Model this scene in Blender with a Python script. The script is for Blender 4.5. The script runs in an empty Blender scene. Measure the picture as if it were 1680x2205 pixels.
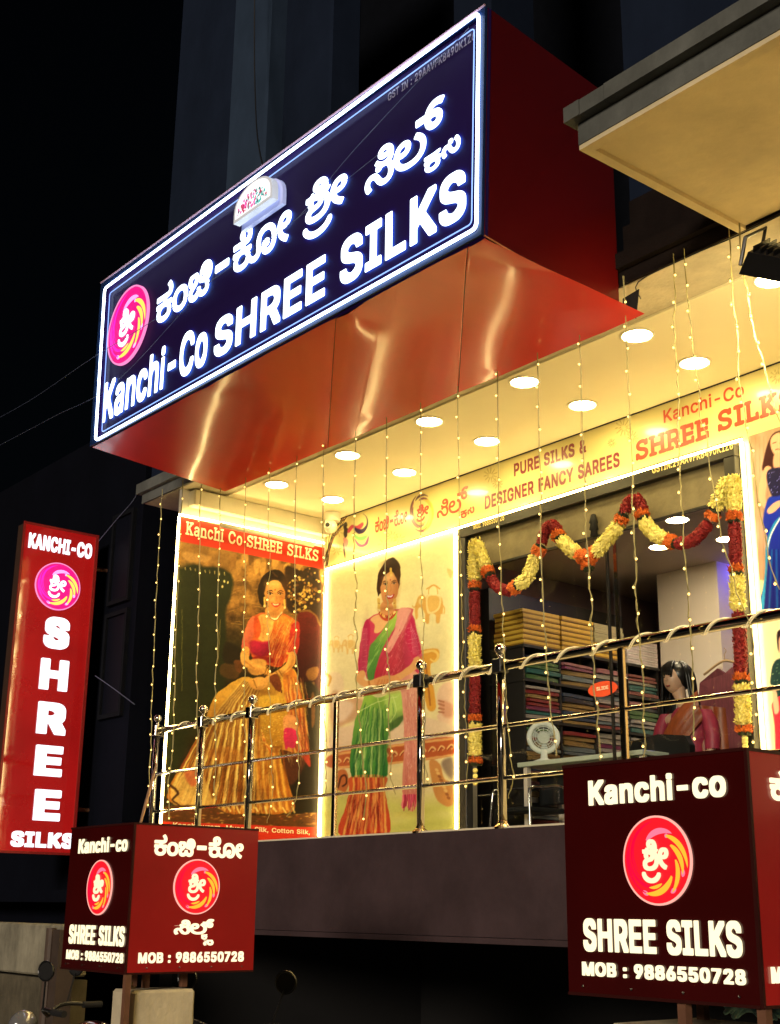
import bpy, math, random, json
import numpy as np
from mathutils import Vector
random.seed(7)
RNG = np.random.default_rng(5)
SC = bpy.context.scene
COL = SC.collection
# ------------------------------------------------------------------ camera (placed at the origin, street lies 1.6 m below)
YAW, PITCH, ROLL, FPX = -.89032689, .2951509, .01157492, 2808.825
cy_, sy_ = math.cos(YAW), math.sin(YAW); cp_, sp_ = math.cos(PITCH), math.sin(PITCH)
CF = np.array([sy_ * cp_, cy_ * cp_, sp_]); _r = np.array([cy_, -sy_, 0.]); _u = np.cross(_r, CF)
CR = math.cos(ROLL) * _r + math.sin(ROLL) * _u; CU = -math.sin(ROLL) * _r + math.cos(ROLL) * _u
cam_d = bpy.data.cameras.new('camera'); cam = bpy.data.objects.new('camera', cam_d); COL.objects.link(cam)
cam_d.sensor_fit = 'HORIZONTAL'; cam_d.sensor_width = 36; cam_d.lens = 36 * FPX / 1680
cam_d.clip_start = .05; cam_d.clip_end = 600
from mathutils import Matrix
cam.matrix_world = Matrix(((CR[0], CU[0], -CF[0], 0), (CR[1], CU[1], -CF[1], 0), (CR[2], CU[2], -CF[2], 0), (0, 0, 0, 1)))
SC.camera = cam
# ------------------------------------------------------------------ night sky, weak street light, exposure
SUN_EL, SUN_AZ = 13, 152
w = bpy.data.worlds.new("World"); SC.world = w; w.use_nodes = True
wn = w.node_tree.nodes; bg = wn['Background']
sky = wn.new('ShaderNodeTexSky'); sky.sky_type = 'NISHITA'; sky.sun_disc = False
sky.sun_elevation = math.radians(SUN_EL); sky.sun_rotation = math.radians(SUN_AZ)
w.node_tree.links.new(sky.outputs[0], bg.inputs[0]); bg.inputs[1].default_value = .0004
sd = bpy.data.lights.new('street_glow', 'SUN'); sun = bpy.data.objects.new('street_glow', sd); COL.objects.link(sun)
sd.energy = 1.8; sd.angle = math.radians(12); sd.color = (1, .84, .66)
_az = math.radians(SUN_AZ); _el = math.radians(SUN_EL)
_dir = Vector((math.sin(_az) * math.cos(_el), math.cos(_az) * math.cos(_el), math.sin(_el)))
sun.rotation_euler = _dir.to_track_quat('Z', 'Y').to_euler()
SC.view_settings.view_transform = 'Standard'; SC.view_settings.look = 'None'
SC.view_settings.exposure = .15; SC.view_settings.gamma = 1; SC.view_settings.use_curve_mapping = False
SC.cycles.max_bounces = 8; SC.cycles.transparent_max_bounces = 12
SC.cycles.sample_clamp_indirect = 6

# ------------------------------------------------------------------ measuring helpers: sight line through a photo point met with a real plane
def ray(x, y): return CR * (x - 840) / FPX - CU * (y - 1102.5) / FPX + CF
def onY(x, y, Y): d = ray(x, y); return d * Y / d[1]
def onX(x, y, X): d = ray(x, y); return d * X / d[0]
def onZ(x, y, Z): d = ray(x, y); return d * Z / d[2]
def D7(x, y): return ((1000 + x * .43333) / 1.0285714, (1050 + y * .43333) / 1.0285714)

# ------------------------------------------------------------------ materials
def lin(c):
    return tuple(((v / 255) / 12.92 if v / 255 <= .04045 else ((v / 255 + .055) / 1.055) ** 2.4) for v in c)
MATS = {}
def mat(name, col, rough=.6, metal=0, noise=0, nscale=8, bump=0, bscale=60, coat=0, emit=None, estr=0, stretch=None, spec=.5, stain=0, coatr=.08):
    if name in MATS: return MATS[name]
    m = bpy.data.materials.new(name); m.use_nodes = True; MATS[name] = m
    N = m.node_tree.nodes; L = m.node_tree.links; b = N['Principled BSDF']
    b.inputs['Base Color'].default_value = (*col, 1); b.inputs['Roughness'].default_value = rough
    b.inputs['Metallic'].default_value = metal; b.inputs['Specular IOR Level'].default_value = spec
    b.inputs['Coat Weight'].default_value = coat; b.inputs['Coat Roughness'].default_value = coatr
    tc = N.new('ShaderNodeTexCoord'); mp = N.new('ShaderNodeMapping'); L.new(tc.outputs['Object'], mp.inputs[0])
    if stretch: mp.inputs['Scale'].default_value = stretch
    if noise or stain:
        nt = N.new('ShaderNodeTexNoise'); nt.inputs['Scale'].default_value = nscale; nt.inputs['Detail'].default_value = 7; nt.inputs['Roughness'].default_value = .65
        L.new(mp.outputs[0], nt.inputs[0])
        cr = N.new('ShaderNodeValToRGB'); e = cr.color_ramp.elements
        e[0].position = .3; e[1].position = .72
        e[0].color = tuple(max(0, v * (1 - noise)) for v in col) + (1,); e[1].color = tuple(min(1, v * (1 + noise * .6)) for v in col) + (1,)
        L.new(nt.outputs[0], cr.inputs[0]); out = cr.outputs[0]
        if stain:
            n2 = N.new('ShaderNodeTexNoise'); n2.inputs['Scale'].default_value = nscale * .28; n2.inputs['Detail'].default_value = 9; n2.inputs['Roughness'].default_value = .7
            mp2 = N.new('ShaderNodeMapping'); mp2.inputs['Scale'].default_value = (1, 1, .35); L.new(tc.outputs['Object'], mp2.inputs[0]); L.new(mp2.outputs[0], n2.inputs[0])
            c2 = N.new('ShaderNodeValToRGB'); c2.color_ramp.elements[0].position = .42; c2.color_ramp.elements[1].position = .62
            c2.color_ramp.elements[0].color = (1 - stain,) * 3 + (1,); c2.color_ramp.elements[1].color = (1, 1, 1, 1)
            L.new(n2.outputs[0], c2.inputs[0])
            mx = N.new('ShaderNodeMix'); mx.data_type = 'RGBA'; mx.blend_type = 'MULTIPLY'; mx.inputs[0].default_value = 1
            L.new(out, mx.inputs[6]); L.new(c2.outputs[0], mx.inputs[7]); out = mx.outputs[2]
        L.new(out, b.inputs['Base Color'])
    if bump:
        n3 = N.new('ShaderNodeTexNoise'); n3.inputs['Scale'].default_value = bscale; n3.inputs['Detail'].default_value = 5; L.new(mp.outputs[0], n3.inputs[0])
        bp = N.new('ShaderNodeBump'); bp.inputs['Strength'].default_value = bump; bp.inputs['Distance'].default_value = .01
        L.new(n3.outputs[0], bp.inputs['Height']); L.new(bp.outputs[0], b.inputs['Normal'])
    if emit:
        b.inputs['Emission Color'].default_value = (*emit, 1); b.inputs['Emission Strength'].default_value = estr
        if noise:   # uneven backlight
            n4 = N.new('ShaderNodeTexNoise'); n4.inputs['Scale'].default_value = nscale * .7; n4.inputs['Detail'].default_value = 6; L.new(tc.outputs['Object'], n4.inputs[0])
            mr = N.new('ShaderNodeMapRange'); mr.inputs[1].default_value = .3; mr.inputs[2].default_value = .7; mr.inputs[3].default_value = estr * (1 - 1.6 * noise); mr.inputs[4].default_value = estr * (1 + 1.2 * noise)
            L.new(n4.outputs[0], mr.inputs[0]); L.new(mr.outputs[0], b.inputs['Emission Strength'])
    return m
def glow(name, col, s):
    return mat(name, tuple(.25 * v for v in col), .4, emit=col, estr=s)
def mat_vcol(name, rough=.35, coat=0, metal=0):
    m = bpy.data.materials.new(name); m.use_nodes = True
    N = m.node_tree.nodes; L = m.node_tree.links; b = N['Principled BSDF']
    a = N.new('ShaderNodeVertexColor'); a.layer_name = 'print'
    L.new(a.outputs[0], b.inputs['Base Color']); b.inputs['Roughness'].default_value = rough; b.inputs['Coat Weight'].default_value = coat
    return m
def mat_glass(name, tint=(.9, .95, .92), ior=1.5, extra=.0):
    m = bpy.data.materials.new(name); m.use_nodes = True; N = m.node_tree.nodes; L = m.node_tree.links
    N.remove(N['Principled BSDF']); o = N['Material Output']
    t = N.new('ShaderNodeBsdfTransparent'); t.inputs[0].default_value = (*tint, 1)
    g = N.new('ShaderNodeBsdfGlossy'); g.inputs['Roughness'].default_value = .015
    f = N.new('ShaderNodeFresnel'); f.inputs[0].default_value = ior
    mx = N.new('ShaderNodeMixShader'); L.new(f.outputs[0], mx.inputs[0]); L.new(t.outputs[0], mx.inputs[1]); L.new(g.outputs[0], mx.inputs[2]); L.new(mx.outputs[0], o.inputs[0])
    return m

# ------------------------------------------------------------------ objects
def empty(name, loc, label=None, cat=None, group=None):
    o = bpy.data.objects.new(name, None); COL.objects.link(o); o.location = tuple(float(v) for v in loc); o.empty_display_size = .1
    tag(o, label, cat, group); return o
def tag(o, label=None, cat=None, group=None, kind=None):
    if label: o['label'] = label
    if cat: o['category'] = cat
    if group: o['group'] = group
    if kind: o['kind'] = kind
    return o
def world_off(p):
    v = Vector((0, 0, 0))
    while p is not None: v += p.location; p = p.parent
    return v
class MB:
    def __init__(s): s.v = []; s.f = []; s.mi = []; s.cur = 0
    def add(s, vs, fs):
        n = len(s.v); s.v += [tuple(float(c) for c in v) for v in vs]
        for f in fs: s.f.append(tuple(i + n for i in f)); s.mi.append(s.cur)
        return s
    def quad(s, a, b, c, d): return s.add([a, b, c, d], [(0, 1, 2, 3)])
    def box(s, x0, x1, y0, y1, z0, z1):
        return s.add([(x0, y0, z0), (x1, y0, z0), (x1, y1, z0), (x0, y1, z0), (x0, y0, z1), (x1, y0, z1), (x1, y1, z1), (x0, y1, z1)],
                     [(0, 3, 2, 1), (4, 5, 6, 7), (0, 1, 5, 4), (1, 2, 6, 5), (2, 3, 7, 6), (3, 0, 4, 7)])
    def bbox(s, x0, x1, y0, y1, z0, z1, b=.004):
        # box with chamfered edges
        xs = (x0, x0 + b, x1 - b, x1); ys = (y0, y0 + b, y1 - b, y1); zs = (z0, z0 + b, z1 - b, z1)
        vs = []; idx = {}
        def V(i, j, k):
            key = (i, j, k)
            if key not in idx: idx[key] = len(vs); vs.append((xs[i], ys[j], zs[k]))
            return idx[key]
        F = []
        F += [(V(0, 1, 1), V(0, 1, 2), V(0, 2, 2), V(0, 2, 1)), (V(3, 1, 1), V(3, 2, 1), V(3, 2, 2), V(3, 1, 2))]
        F += [(V(1, 0, 1), V(2, 0, 1), V(2, 0, 2), V(1, 0, 2)), (V(1, 3, 1), V(1, 3, 2), V(2, 3, 2), V(2, 3, 1))]
        F += [(V(1, 1, 0), V(1, 2, 0), V(2, 2, 0), V(2, 1, 0)), (V(1, 1, 3), V(2, 1, 3), V(2, 2, 3), V(1, 2, 3))]
        for k0, k1 in ((1, 0), (2, 3)):
            F += [(V(0, 1, k0), V(0, 2, k0), V(1, 2, k1), V(1, 1, k1)), (V(3, 1, k0), V(3, 2, k0), V(2, 2, k1), V(2, 1, k1)),
                  (V(1, 0, k0), V(2, 0, k0), V(2, 1, k1), V(1, 1, k1)), (V(1, 3, k0), V(2, 3, k0), V(2, 2, k1), V(1, 2, k1))]
        for a, i0, i1 in ((0, 0, 1), (1, 3, 2)):
            for j0, j1 in ((1, 0), (2, 3)):
                F.append((V(i0, j0, 1), V(i0, j0, 2), V(i1, j1, 2), V(i1, j1, 1)))
        for i0, i1 in ((0, 1), (3, 2)):
            for j0, j1 in ((0, 1), (3, 2)):
                for k0, k1 in ((0, 1), (3, 2)): F.append((V(i0, j1, k1), V(i1, j0, k1), V(i1, j1, k0)))
        return s.add(vs, F)
    def tube(s, pts, r, n=10, closed=False, cap=True):
        P = [np.array(p, float) for p in pts]; m = len(P)
        R = r if hasattr(r, '__len__') else [r] * m
        vs = []; prev = None
        for i in range(m):
            if closed: t = P[(i + 1) % m] - P[i - 1]
            else: t = P[min(i + 1, m - 1)] - P[max(i - 1, 0)]
            t = t / max(np.linalg.norm(t), 1e-9)
            if prev is None:
                a = np.array([0, 0, 1.]) if abs(t[2]) < .9 else np.array([1., 0, 0])
                n1 = np.cross(t, a)
            else: n1 = prev - t * (prev @ t)
            n1 = n1 / max(np.linalg.norm(n1), 1e-9); prev = n1; n2 = np.cross(t, n1)
            sc = 1.
            if (closed or 0 < i < m - 1):
                d1 = P[i] - P[i - 1]; d2 = P[(i + 1) % m] - P[i]; c = (d1 @ d2) / max(np.linalg.norm(d1) * np.linalg.norm(d2), 1e-9); sc = 1 / max(math.sqrt(max((1 + c) / 2, .25)), .5)
            for k in range(n):
                a = 2 * math.pi * k / n; vs.append(P[i] + R[i] * (math.cos(a) * n1 + math.sin(a) * n2) * (1 if n > 20 else 1))
        fs = []
        for i in range(m if closed else m - 1):
            j = (i + 1) % m
            for k in range(n): fs.append((i * n + k, i * n + (k + 1) % n, j * n + (k + 1) % n, j * n + k))
        if cap and not closed: fs += [tuple(range(n))[::-1], tuple((m - 1) * n + k for k in range(n))]
        return s.add(vs, fs)
    def lathe(s, prof, c, n=20, axis=2):
        c = np.array(c, float); vs = []
        for r, h in prof:
            for k in range(n):
                a = 2 * math.pi * k / n; p = [0, 0, 0]
                p[axis] = h; p[(axis + 1) % 3] = r * math.cos(a); p[(axis + 2) % 3] = r * math.sin(a); vs.append(c + p)
        fs = []
        for i in range(len(prof) - 1):
            for k in range(n): fs.append((i * n + k, i * n + (k + 1) % n, (i + 1) * n + (k + 1) % n, (i + 1) * n + k))
        fs += [tuple(range(n))[::-1], tuple((len(prof) - 1) * n + k for k in range(n))]
        return s.add(vs, fs)
    def sphere(s, c, r, n=12, m=8, sq=(1, 1, 1)):
        c = np.array(c, float); vs = [c + np.array([0, 0, -r * sq[2]])]
        for i in range(1, m):
            t = math.pi * i / m
            for k in range(n):
                a = 2 * math.pi * k / n; vs.append(c + np.array([r * sq[0] * math.sin(t) * math.cos(a), r * sq[1] * math.sin(t) * math.sin(a), -r * sq[2] * math.cos(t)]))
        vs.append(c + np.array([0, 0, r * sq[2]])); fs = [(0, 1 + (k + 1) % n, 1 + k) for k in range(n)]
        for i in range(m - 2):
            for k in range(n): a = 1 + i * n; fs.append((a + k, a + (k + 1) % n, a + n + (k + 1) % n, a + n + k))
        a = 1 + (m - 2) * n; fs += [(a + k, a + (k + 1) % n, len(vs) - 1) for k in range(n)]
        return s.add(vs, fs)
    def prism(s, pts, off):
        # polygon pts (3-D, planar) pushed along off
        n = len(pts); off = np.array(off, float); vs = [np.array(p, float) for p in pts]; vs += [v + off for v in vs]
        return s.add(vs, [tuple(range(n))[::-1], tuple(range(n, 2 * n))] + [(i, (i + 1) % n, n + (i + 1) % n, n + i) for i in range(n)])
    def build(s, name, m, parent=None, smooth=False, **kw):
        me = bpy.data.meshes.new(name); o = bpy.data.objects.new(name, me); COL.objects.link(o)
        if parent is None:
            A = np.array(s.v); off = Vector(((A[:, 0].min() + A[:, 0].max()) / 2, (A[:, 1].min() + A[:, 1].max()) / 2, A[:, 2].min())); o.location = off
        else:
            o.parent = parent; off = world_off(parent)
        me.from_pydata([(v[0] - off[0], v[1] - off[1], v[2] - off[2]) for v in s.v], [], s.f)
        ms = m if isinstance(m, (list, tuple)) else [m]
        for q in ms: me.materials.append(q)
        if len(ms) > 1:
            for p, i in zip(me.polygons, s.mi): p.material_index = i
        if smooth:
            for p in me.polygons: p.use_smooth = True
        me.update(); tag(o, **kw) if kw else None
        return o
def copy_tree(o, parent=None):
    c = o.copy(); COL.objects.link(c); c.parent = parent
    for ch in list(o.children): copy_tree(ch, c)
    return c
def smooth_path(pts, k=6, closed=False):
    P = [np.array(p, float) for p in pts]; n = len(P); out = []
    rng = range(n) if closed else range(n - 1)
    for i in rng:
        p0 = P[i - 1] if (closed or i > 0) else P[0]; p1 = P[i]; p2 = P[(i + 1) % n]; p3 = P[(i + 2) % n] if (closed or i + 2 < n) else P[-1]
        for j in range(k):
            t = j / k; out.append(.5 * (2 * p1 + (p2 - p0) * t + (2 * p0 - 5 * p1 + 4 * p2 - p3) * t * t + (3 * p1 - p0 - 3 * p2 + p3) * t ** 3))
    if not closed: out.append(P[-1])
    return out

# glyph outlines used for all lettering: advance and closed contours in 1/1000 em
GLYPHS = {
"K":[466,[[104,145,104,216,116,231,128,246,139,261,151,275,162,289,174,303,187,317,199,331,212,344,364,509,448,509,231,276,228,276],[60,0,60,509,125,509,125,334,124,225,125,193,125,0],[372,0,188,259,228,309,449,0]]],
"a":[389,[[160,-9,137,-7,115,-3,94,5,76,15,60,29,48,45,38,63,32,84,30,108,32,128,36,146,43,161,58,179,78,193,92,200,108,206,125,211,143,214,161,217,178,220,200,223,218,225,234,227,252,230,265,235,273,243,276,255,276,257,273,279,267,297,256,311,240,322,220,329,196,331,171,329,149,322,132,313,118,301,107,288,100,274,41,291,51,313,64,331,79,346,95,358,114,368,133,375,153,380,173,383,194,384,215,383,239,379,255,375,271,369,286,360,300,350,312,336,322,320,330,301,335,278,337,251,337,0,277,0,277,52,272,52,264,38,252,25,236,12,215,1,199,-4,181,-7],[170,45,192,47,211,51,228,59,248,74,263,93,272,115,276,138,276,190,270,186,259,182,246,179,231,176,216,173,200,171,175,168,154,164,134,159,117,150,103,139,95,124,92,105,94,87,102,72,114,61,130,52,149,47]]],
"n":[409,[[114,227,114,0,53,0,53,379,112,379,112,287,102,287,116,319,132,344,152,362,175,374,200,382,227,384,252,383,275,377,295,369,313,356,328,340,341,321,350,298,355,271,357,240,357,0,296,0,296,235,293,263,286,286,273,304,256,318,235,326,210,329,192,328,176,324,161,317,141,303,126,283,119,266,115,248]]],
"c":[395,[[207,-8,174,-5,144,3,117,16,93,35,72,58,56,85,44,116,37,150,34,187,37,225,44,260,56,291,72,318,93,341,117,360,144,374,174,382,207,384,226,384,243,381,260,377,284,368,305,356,324,341,340,322,349,308,356,293,362,277,303,262,298,276,290,289,281,301,270,311,257,319,242,325,226,329,207,330,184,328,163,321,145,310,130,296,118,278,108,258,102,236,98,212,96,187,98,163,102,139,108,117,118,97,130,80,145,66,163,55,184,49,207,46,226,48,243,52,258,58,271,66,282,76,292,89,299,102,304,117,363,102,357,86,350,70,341,56,325,37,306,21,292,12,277,5,261,-1,244,-5,226,-7]]],
"h":[410,[[114,227,114,0,53,0,53,509,114,509,114,287,102,287,116,319,132,344,152,362,175,374,200,382,227,384,252,383,275,377,295,369,313,356,328,340,341,321,350,298,355,271,357,240,357,0,296,0,296,235,293,263,286,286,273,304,256,318,235,326,210,329,192,328,176,324,161,317,141,303,126,283,119,266,115,248]]],
"i":[166,[[53,0,53,379,114,379,114,0],[84,443,67,446,54,455,44,468,41,483,44,499,54,512,67,521,84,524,100,521,114,512,123,499,126,483,123,468,114,455,100,446]]],
"C":[510,[[267,-7,225,-3,186,7,150,25,119,49,92,79,70,115,53,157,44,203,40,254,44,305,53,352,70,393,92,429,119,459,150,484,186,501,225,512,267,516,293,514,317,511,340,504,362,496,383,485,402,471,419,456,435,438,448,418,459,397,467,373,473,348,408,348,401,373,389,395,375,413,357,428,337,440,315,449,292,454,267,456,237,453,209,445,184,432,161,414,141,391,125,364,113,332,106,295,103,254,106,213,113,177,125,145,141,117,161,94,184,76,210,63,237,56,267,53,292,55,315,60,337,69,357,81,375,96,389,114,401,136,408,160,473,160,467,135,459,112,448,91,435,71,420,53,402,38,383,24,363,13,341,5,317,-2,293,-6]]],
"o":[415,[[207,-8,174,-5,144,3,117,16,93,35,72,58,56,85,44,116,37,150,34,187,37,225,44,260,56,291,72,318,93,341,117,360,144,374,174,382,207,384,241,382,271,374,299,360,323,341,343,318,359,291,371,260,379,225,381,187,379,150,371,116,359,85,343,58,323,35,299,16,271,3,241,-5],[207,46,231,49,252,55,270,66,285,80,298,97,307,117,314,139,318,163,319,187,318,212,314,236,307,258,298,278,285,296,270,310,252,321,231,328,207,330,184,328,163,321,145,310,130,296,118,278,108,258,102,236,98,212,96,187,98,163,102,139,108,117,118,97,130,80,145,66,163,55,184,49]]],
"S":[446,[[224,-9,188,-7,156,-1,128,9,102,23,81,40,64,60,51,83,42,109,38,137,104,137,108,118,114,102,123,88,136,76,150,66,166,59,185,53,204,50,224,49,246,50,267,54,286,60,303,69,317,79,329,92,338,106,344,122,346,139,342,161,332,179,316,193,296,205,280,211,263,217,245,222,184,239,145,253,112,269,86,289,67,313,56,341,52,372,54,400,62,425,75,448,92,468,113,484,138,498,165,508,195,514,227,516,259,514,289,508,316,498,340,484,360,468,377,449,390,427,398,403,401,378,337,378,332,402,320,421,302,437,280,449,254,456,225,459,204,457,185,454,167,448,145,435,129,418,118,398,115,376,119,352,131,334,148,319,169,308,191,300,212,293,264,279,287,272,312,264,328,256,344,248,359,238,372,226,384,213,395,198,402,180,407,161,408,139,406,112,399,87,386,64,370,43,349,25,323,11,294,0,261,-7]]],
"H":[517,[[60,0,60,509,125,509,125,289,392,289,392,509,457,509,457,0,392,0,392,232,125,232,125,0]]],
"R":[449,[[60,0,60,509,236,509,273,506,305,500,333,489,356,473,376,455,390,433,401,408,407,381,409,352,407,323,401,296,390,271,376,250,356,232,333,217,305,206,273,200,236,198,96,198,96,255,234,255,258,256,280,260,298,267,319,281,334,300,340,316,344,333,345,352,344,371,340,389,334,405,325,419,313,430,298,440,279,446,258,451,233,452,125,452,125,0],[353,0,230,229,303,229,428,0]]],
"E":[418,[[60,0,60,509,372,509,372,452,125,452,125,286,355,286,355,229,125,229,125,57,375,57,375,0]]],
"I":[300,[[31,0,31,57,118,57,118,452,31,452,31,509,269,509,269,452,183,452,183,57,269,57,269,0]]],
"L":[393,[[60,0,60,509,125,509,125,57,361,57,361,0]]],
"-":[453,[[337,244,337,188,114,188,114,244]]],
"M":[628,[[60,0,60,509,152,509,277,187,282,174,287,159,299,123,305,103,311,84,322,49,307,49,318,83,330,121,342,158,348,174,352,187,476,509,568,509,568,0,504,0,504,291,504,327,505,369,506,413,507,457,513,457,508,441,503,425,498,409,482,363,474,341,467,322,456,291,342,0,286,0,170,291,165,304,159,321,145,361,129,408,124,424,118,441,112,457,119,457,120,416,121,372,122,328,122,291,122,0]]],
"O":[533,[[267,-7,225,-3,186,7,150,25,119,49,92,79,70,115,53,157,44,203,40,254,44,305,53,352,70,393,92,429,119,459,150,484,186,501,225,512,267,516,309,512,348,501,384,484,415,459,442,429,464,393,480,352,490,305,493,254,490,203,480,157,464,115,442,79,415,49,384,25,348,7,309,-3],[267,53,296,55,324,63,349,76,372,94,392,116,408,144,420,176,428,213,430,254,428,295,420,332,408,365,392,392,372,415,349,433,324,446,296,453,267,456,237,453,210,445,184,433,161,415,142,392,125,364,113,332,106,295,103,254,106,213,113,176,125,144,142,117,161,94,184,76,210,63,237,55]]],
"B":[456,[[60,0,60,509,241,509,274,507,304,501,329,491,350,477,367,461,381,442,390,421,396,398,398,374,397,353,393,336,387,320,373,301,356,286,336,275,315,267,315,262,331,260,347,254,363,245,378,234,391,220,402,203,411,184,416,161,418,136,416,111,410,88,400,67,386,48,368,31,344,18,317,8,284,2,247,0],[125,57,245,57,281,60,309,67,330,80,344,96,353,115,355,137,352,161,342,184,333,197,320,209,306,218,289,225,269,229,248,231,125,231],[125,285,238,285,256,287,273,290,288,296,308,309,323,326,333,348,336,372,333,393,326,412,313,429,294,442,270,449,240,452,125,452]]],
":":[187,[[95,-4,78,-1,63,9,53,24,50,41,53,59,63,73,78,83,95,87,113,83,128,73,138,59,141,41,138,24,128,9,113,-1],[95,271,78,274,63,284,53,299,50,316,53,334,63,349,78,359,95,362,113,359,128,349,138,334,141,316,138,299,128,284,113,274]]],
"9":[453,[[226,516,256,513,285,506,310,494,333,478,352,458,368,434,380,408,387,378,389,347,387,322,382,296,373,270,359,240,340,207,315,168,200,0,130,0,301,248,307,248,299,234,287,221,273,210,257,202,238,196,218,195,188,197,161,203,137,214,116,229,98,247,83,269,72,294,66,321,64,352,66,382,73,411,85,436,101,459,120,479,143,494,168,506,196,513],[226,460,207,459,190,454,174,446,160,435,148,423,138,407,131,390,127,372,125,352,127,331,131,313,138,295,148,280,160,268,174,257,190,250,207,245,226,243,245,245,263,249,279,257,293,267,305,280,314,295,322,312,326,330,327,350,326,371,322,390,314,407,305,422,293,435,279,446,263,454,245,459]]],
"8":[453,[[226,-7,193,-5,163,1,136,11,111,25,91,42,74,62,62,84,54,109,52,135,53,156,58,176,65,195,75,212,87,228,101,241,117,252,134,260,153,265,153,267,129,276,109,289,93,308,80,330,73,354,70,380,73,405,79,429,90,450,106,469,124,485,146,498,170,508,197,514,226,516,255,514,282,508,306,498,328,485,346,469,361,450,373,429,379,405,382,380,379,354,372,330,359,308,343,289,323,276,300,267,300,265,319,260,335,252,351,241,365,228,377,212,387,195,395,176,399,156,401,135,398,109,391,84,378,62,362,42,341,25,317,11,289,1,259,-5],[226,49,248,50,267,54,285,60,307,74,323,91,333,113,337,139,335,157,330,173,322,189,312,202,298,213,283,223,265,230,247,234,226,235,206,234,187,230,169,223,154,213,140,202,130,189,122,173,117,157,115,139,119,113,129,91,145,74,167,60,185,54,205,50],[226,290,252,292,274,300,293,313,307,330,316,351,319,376,316,399,308,420,294,437,275,449,252,457,226,460,208,459,192,455,177,449,159,437,145,420,136,399,133,376,136,351,145,330,159,313,178,300,201,292]]],
"6":[453,[[226,-7,196,-4,168,3,142,15,119,31,100,51,84,74,73,101,66,130,64,162,65,187,71,212,80,239,93,268,112,302,137,340,252,509,322,509,151,261,145,261,154,275,165,288,179,299,196,307,214,312,235,314,265,312,291,305,316,295,337,280,355,262,370,240,380,215,387,187,389,157,387,127,379,98,368,73,352,50,333,30,310,14,284,3,257,-4],[226,48,245,50,263,55,279,63,293,73,304,86,314,101,322,119,326,137,327,157,326,178,322,196,314,213,304,228,293,241,279,251,263,259,245,264,226,265,207,264,190,259,174,252,160,241,148,229,138,214,131,197,126,179,125,158,126,138,131,119,138,102,148,86,160,73,174,63,190,55,207,50]]],
"5":[453,[[221,-7,192,-5,165,1,140,11,118,25,99,41,83,60,71,82,63,105,60,130,122,130,127,108,138,89,154,73,173,60,196,52,221,50,241,51,259,56,276,64,291,75,304,89,314,104,322,122,326,141,328,162,326,183,321,203,314,221,303,237,290,251,275,262,257,270,238,275,218,277,201,276,184,273,167,268,145,258,128,246,67,253,96,509,366,509,366,452,151,452,134,301,136,301,155,315,178,325,194,330,212,333,229,334,252,332,274,328,294,321,313,311,330,299,345,285,358,269,370,251,379,231,386,210,390,187,391,163,388,132,381,102,369,76,352,52,332,32,309,15,282,3,253,-4]]],
"0":[453,[[227,-7,191,-3,158,7,130,24,105,48,85,77,69,113,57,155,50,202,48,254,50,306,57,353,69,395,85,431,106,461,130,484,159,502,191,512,227,516,262,512,295,502,323,484,348,461,368,431,384,395,396,353,403,306,405,254,403,202,396,155,384,113,368,77,348,48,323,24,295,7,263,-3],[227,50,250,52,271,60,290,74,306,92,320,116,330,144,338,176,342,213,344,254,342,295,338,332,330,365,320,393,306,416,290,435,271,449,250,457,227,460,203,457,182,449,163,435,147,416,134,393,123,365,115,332,111,295,109,254,111,213,115,176,123,144,134,116,147,92,163,74,182,60,203,52]]],
"7":[453,[[97,0,323,448,323,452,62,452,62,509,391,509,391,449,165,0]]],
"2":[453,[[64,0,64,47,234,229,252,248,268,266,282,282,294,298,303,312,311,327,318,348,320,371,317,397,308,419,293,436,273,449,258,455,241,458,224,460,205,458,188,454,172,447,153,433,139,413,132,398,128,381,127,362,66,362,68,391,75,418,86,442,102,464,121,482,143,496,168,507,196,513,225,516,254,513,281,507,306,497,328,482,346,465,361,445,372,423,379,398,381,372,380,354,377,336,371,318,363,299,351,280,336,259,317,235,294,209,267,180,153,60,153,57,389,57,389,0]]],
"A":[479,[[16,0,201,509,276,509,463,0,395,0,287,302,280,323,272,346,264,372,255,402,244,438,232,478,245,478,233,437,222,402,213,371,204,345,197,322,191,302,85,0],[110,142,110,199,370,199,370,142]]],
"N":[523,[[60,0,60,509,136,509,343,183,352,169,363,151,371,137,379,122,388,107,396,90,405,73,414,55,405,54,403,72,402,90,401,108,400,134,399,157,399,195,399,509,463,509,463,0,387,0,202,290,190,310,177,331,168,346,159,363,148,381,108,452,119,454,122,384,124,328,125,307,125,291,125,0]]],
"P":[444,[[60,0,60,509,235,509,272,506,305,499,332,487,356,471,375,452,390,430,400,404,407,377,409,348,407,318,400,291,390,265,375,243,356,223,332,207,305,195,272,188,235,186,109,186,109,242,233,242,257,244,279,248,297,256,312,266,324,279,333,294,339,310,343,328,344,348,343,367,339,385,333,402,324,416,312,428,297,439,279,446,257,451,232,452,125,452,125,0]]],
"U":[517,[[259,-8,220,-6,186,2,154,15,126,33,103,55,85,80,71,108,63,140,60,173,60,509,124,509,124,178,126,155,132,133,141,113,153,95,169,80,187,68,208,59,232,53,259,52,285,53,309,59,331,68,349,80,364,95,377,113,385,133,391,155,393,178,393,509,457,509,457,173,454,140,446,108,433,80,414,55,391,33,363,15,332,2,297,-6]]],
"D":[502,[[219,0,96,0,96,57,215,57,254,60,288,68,318,81,343,99,363,122,379,149,390,181,397,216,399,255,397,294,390,329,379,361,364,388,344,410,320,428,291,441,258,449,221,452,93,452,93,509,225,509,273,505,315,495,353,478,385,455,412,426,433,391,449,351,458,306,462,255,458,205,449,159,433,119,411,83,384,54,351,31,312,14,268,3],[125,509,125,0,60,0,60,509]]],
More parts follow.
